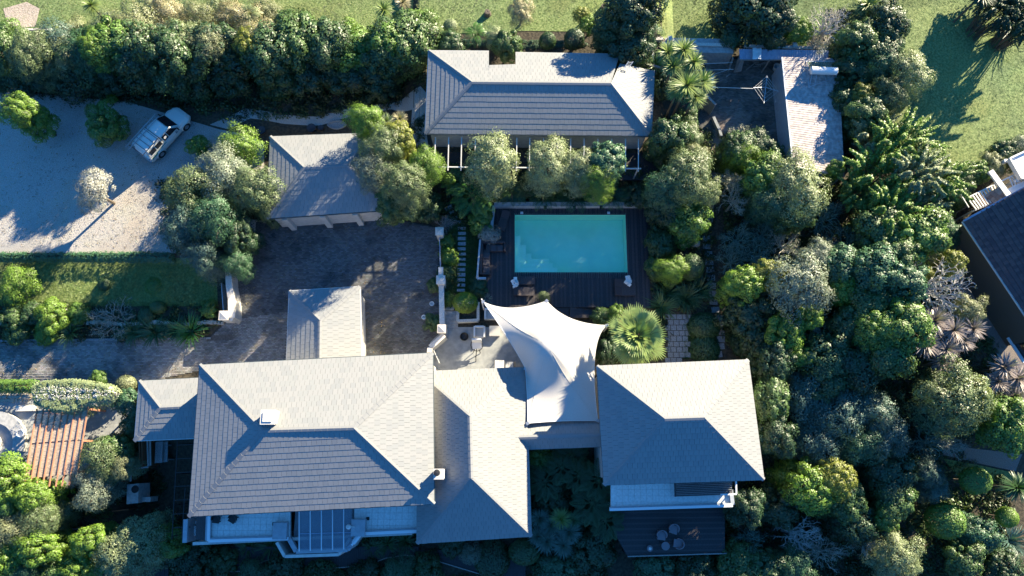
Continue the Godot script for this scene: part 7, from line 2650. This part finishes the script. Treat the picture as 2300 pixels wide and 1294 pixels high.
		"fern|1020|405|36|2.8|fernc|smaller tree fern below the cottage pergola's west end",
		"citrus|1010|400|14|3.2|lime|bright lime sprig beside the smaller tree fern",
		"broad|1080|495|28|1.8|fresh|leafy bush with pale flowers below the large tree fern",
		"olive|1098|528|24|1.7|white|silvery-leaved plant above the corner sofa",
		"ball|1045|680|29|2.6|box|clipped round topiary in the pale planter",
		"broad|1008|575|22|1.3|lime|bright leafy shrub in the narrow bed beside the metal fence",
		"broad|1005|545|18|1.2|fresh|fresh green shrub below the court's upper pillar",
		"broad|1002|615|20|1|mid|leafy shrub beside the court's middle pillar",
		"broad|975|640|16|1.1|mid|small shrub on the court side of the middle pillar",
		"broad|975|725|20|1.3|mid|leafy shrub on the court side of the long wall",
		"broad|1006|672|18|1|fresh|green plant between the long wall and the topiary",
		"broad|1075|645|20|1.2|dark|leafy bush above the topiary by the deck",
		"strap|1095|672|14|1.2|silver|small silvery potted plant at the sail's upper corner",
		"olive|1222|667|14|1.6|olive|small potted olive at the sail's upper edge beside the lounger",
		"olive|1105|360|60|7.6|pale|white-blossomed round tree standing before the cottage's wall",
		"olive|1232|362|52|7.6|pale|white-blossomed tree before the cottage's pale wall panels",
		"olive|1305|378|44|7.4|pale|blossoming tree east of the pale wall panels",
		"broad|1362|360|42|7.6|teal|dark leafy tree before the cottage's easternmost windows",
		"olive|1345|405|36|7.4|lime|yellow-flecked lower crown below the dark leafy cottage tree",
		"twig|1435|385|44|2.2|silver|bare grey shrub at the cottage terrace's east end",
		"fern|1150|430|40|3|fernd|tree fern behind the pool's western half",
		"fern|1220|440|42|3|fernd|tree fern behind the pool's middle",
		"fern|1290|440|42|3|fernd|tree fern behind the pool between two pipe spouts",
		"fern|1375|440|42|3|fernd|tree fern behind the pool's eastern half",
		"broad|1185|415|28|2.4|deep|dark shrub between tree ferns behind the pool",
		"broad|1255|412|26|2.2|mid|leafy sprig plant between tree ferns behind the pool",
		"broad|1330|430|28|2.2|deep|dark shrub behind the pool's eastern spout",
		"broad|1430|440|34|2.6|deep|dark shrub above the pool deck's upper east corner",
		"olive|45|640|48|2.6|lime|yellow-green feathery shrub on the lower lawn's west end",
		"citrus|120|715|40|1.9|lime|lime shrub in the planted bank above the driveway",
		"broad|30|715|34|1.6|mid|leafy shrub in the bank at the west edge",
		"broad|70|705|26|1.4|dark|dark shrub in the bank beside the lime shrub",
		"broad|180|705|26|1.3|fresh|fresh green shrub in the bank west of the silvery bush",
		"twig|240|715|52|2.5|silver|silvery blue leafless bush in the planted bank",
		"citrus|252|222|12|1.5|lime|tiny round lime bush above the silvery blue bush",
		"ball|355|690|16|1.2|mid|small round shrub at the lower lawn's edge",
		"ball|330|710|20|1|dark|dark round shrub in the shaded planted bank",
		"broad|470|695|18|1.2|fresh|bright leafy shrub beside the gate pillar",
		"broad|110|745|26|1.1|lime|lime low bush at the driveway's west kerb",
		"broad|40|748|24|1.1|mid|green low bush at the driveway's west end",
		"strap|430|745|40|1|fernc|glossy strap-leaved clump beside the driveway below the gate pillar",
		"strap|400|742|34|1|fernd|dark strap-leaved clump along the driveway kerb",
		"strap|350|748|34|1|fernd|strap-leaved clump under the stone edging east of the silvery bush",
		"strap|300|748|34|1|dark|strap-leaved clump directly below the silvery blue bush",
		"strap|160|748|30|1|mid|strap-leaved clump beside the lime bushes at the kerb",
		"ball|235|640|14|0.9|dark|dark small bush on the lower lawn's shaded edge",
		"ball|350|645|24|0.8|fresh|low green mound on the shaded lower lawn",
		"strap|2270|65|60|1|blue|spiky dark plant below the huge dark corner tree",
		"olive|250|75|48|5.6|pale|pale scrub bush behind the hedge row's brightest tree",
		"olive|285|100|50|6.2|dry|dry brownish scrub tucked behind the hedge row above the pickup",
		"twig|330|92|48|6.2|straw|straw twiggy scrub at the hedge's sunny back, west of centre",
		"olive|340|28|40|3|pale|pale low scrub spreading onto the lawn above the pickup",
		"olive|405|92|50|6.2|pale|pale grey scrub behind the largest hedge tree",
		"twig|420|30|46|3|straw|straw twiggy scrub on the lawn edge north of the hedge's middle",
		"olive|470|100|46|6.2|dry|dry scrub between pale scrub and straw bush in the hedge",
		"olive|490|30|42|3|pale|pale low scrub at the lawn's edge north of the gravel path bend",
		"twig|560|60|48|5|dry|dry twiggy scrub northwest of the dense dark hedge tree",
		"olive|585|82|41|5.6|straw|straw scrub beside the dense dark hedge tree",
		"olive|600|30|34|2.4|dry|low dry scrub on the lawn beside the dense dark hedge tree",
		"olive|140|115|48|6|pale|pale scrub at the hedge's western back edge",
		"olive|165|80|39|5|dry|dry scrub between sandy patch and brightest hedge tree",
		"twig|105|110|40|4|dry|dry twiggy scrub in the western hedge beside the white line",
		"yucca|2205|-12|36|4.6|deep|dark spiky palm at the top edge by the east lawn",
		"bamboo|2240|26|62|3.8|deep|dark plumed clump at the lawn's upper east edge, western of the corner pair",
		"bamboo|2300|50|70|4.2|deep|dark plumed clump over the lawn cut by the photo's upper east edge",
		"broad|2268|-30|56|3.6|deep|dark tree at the top edge between the dark corner pair",
	]
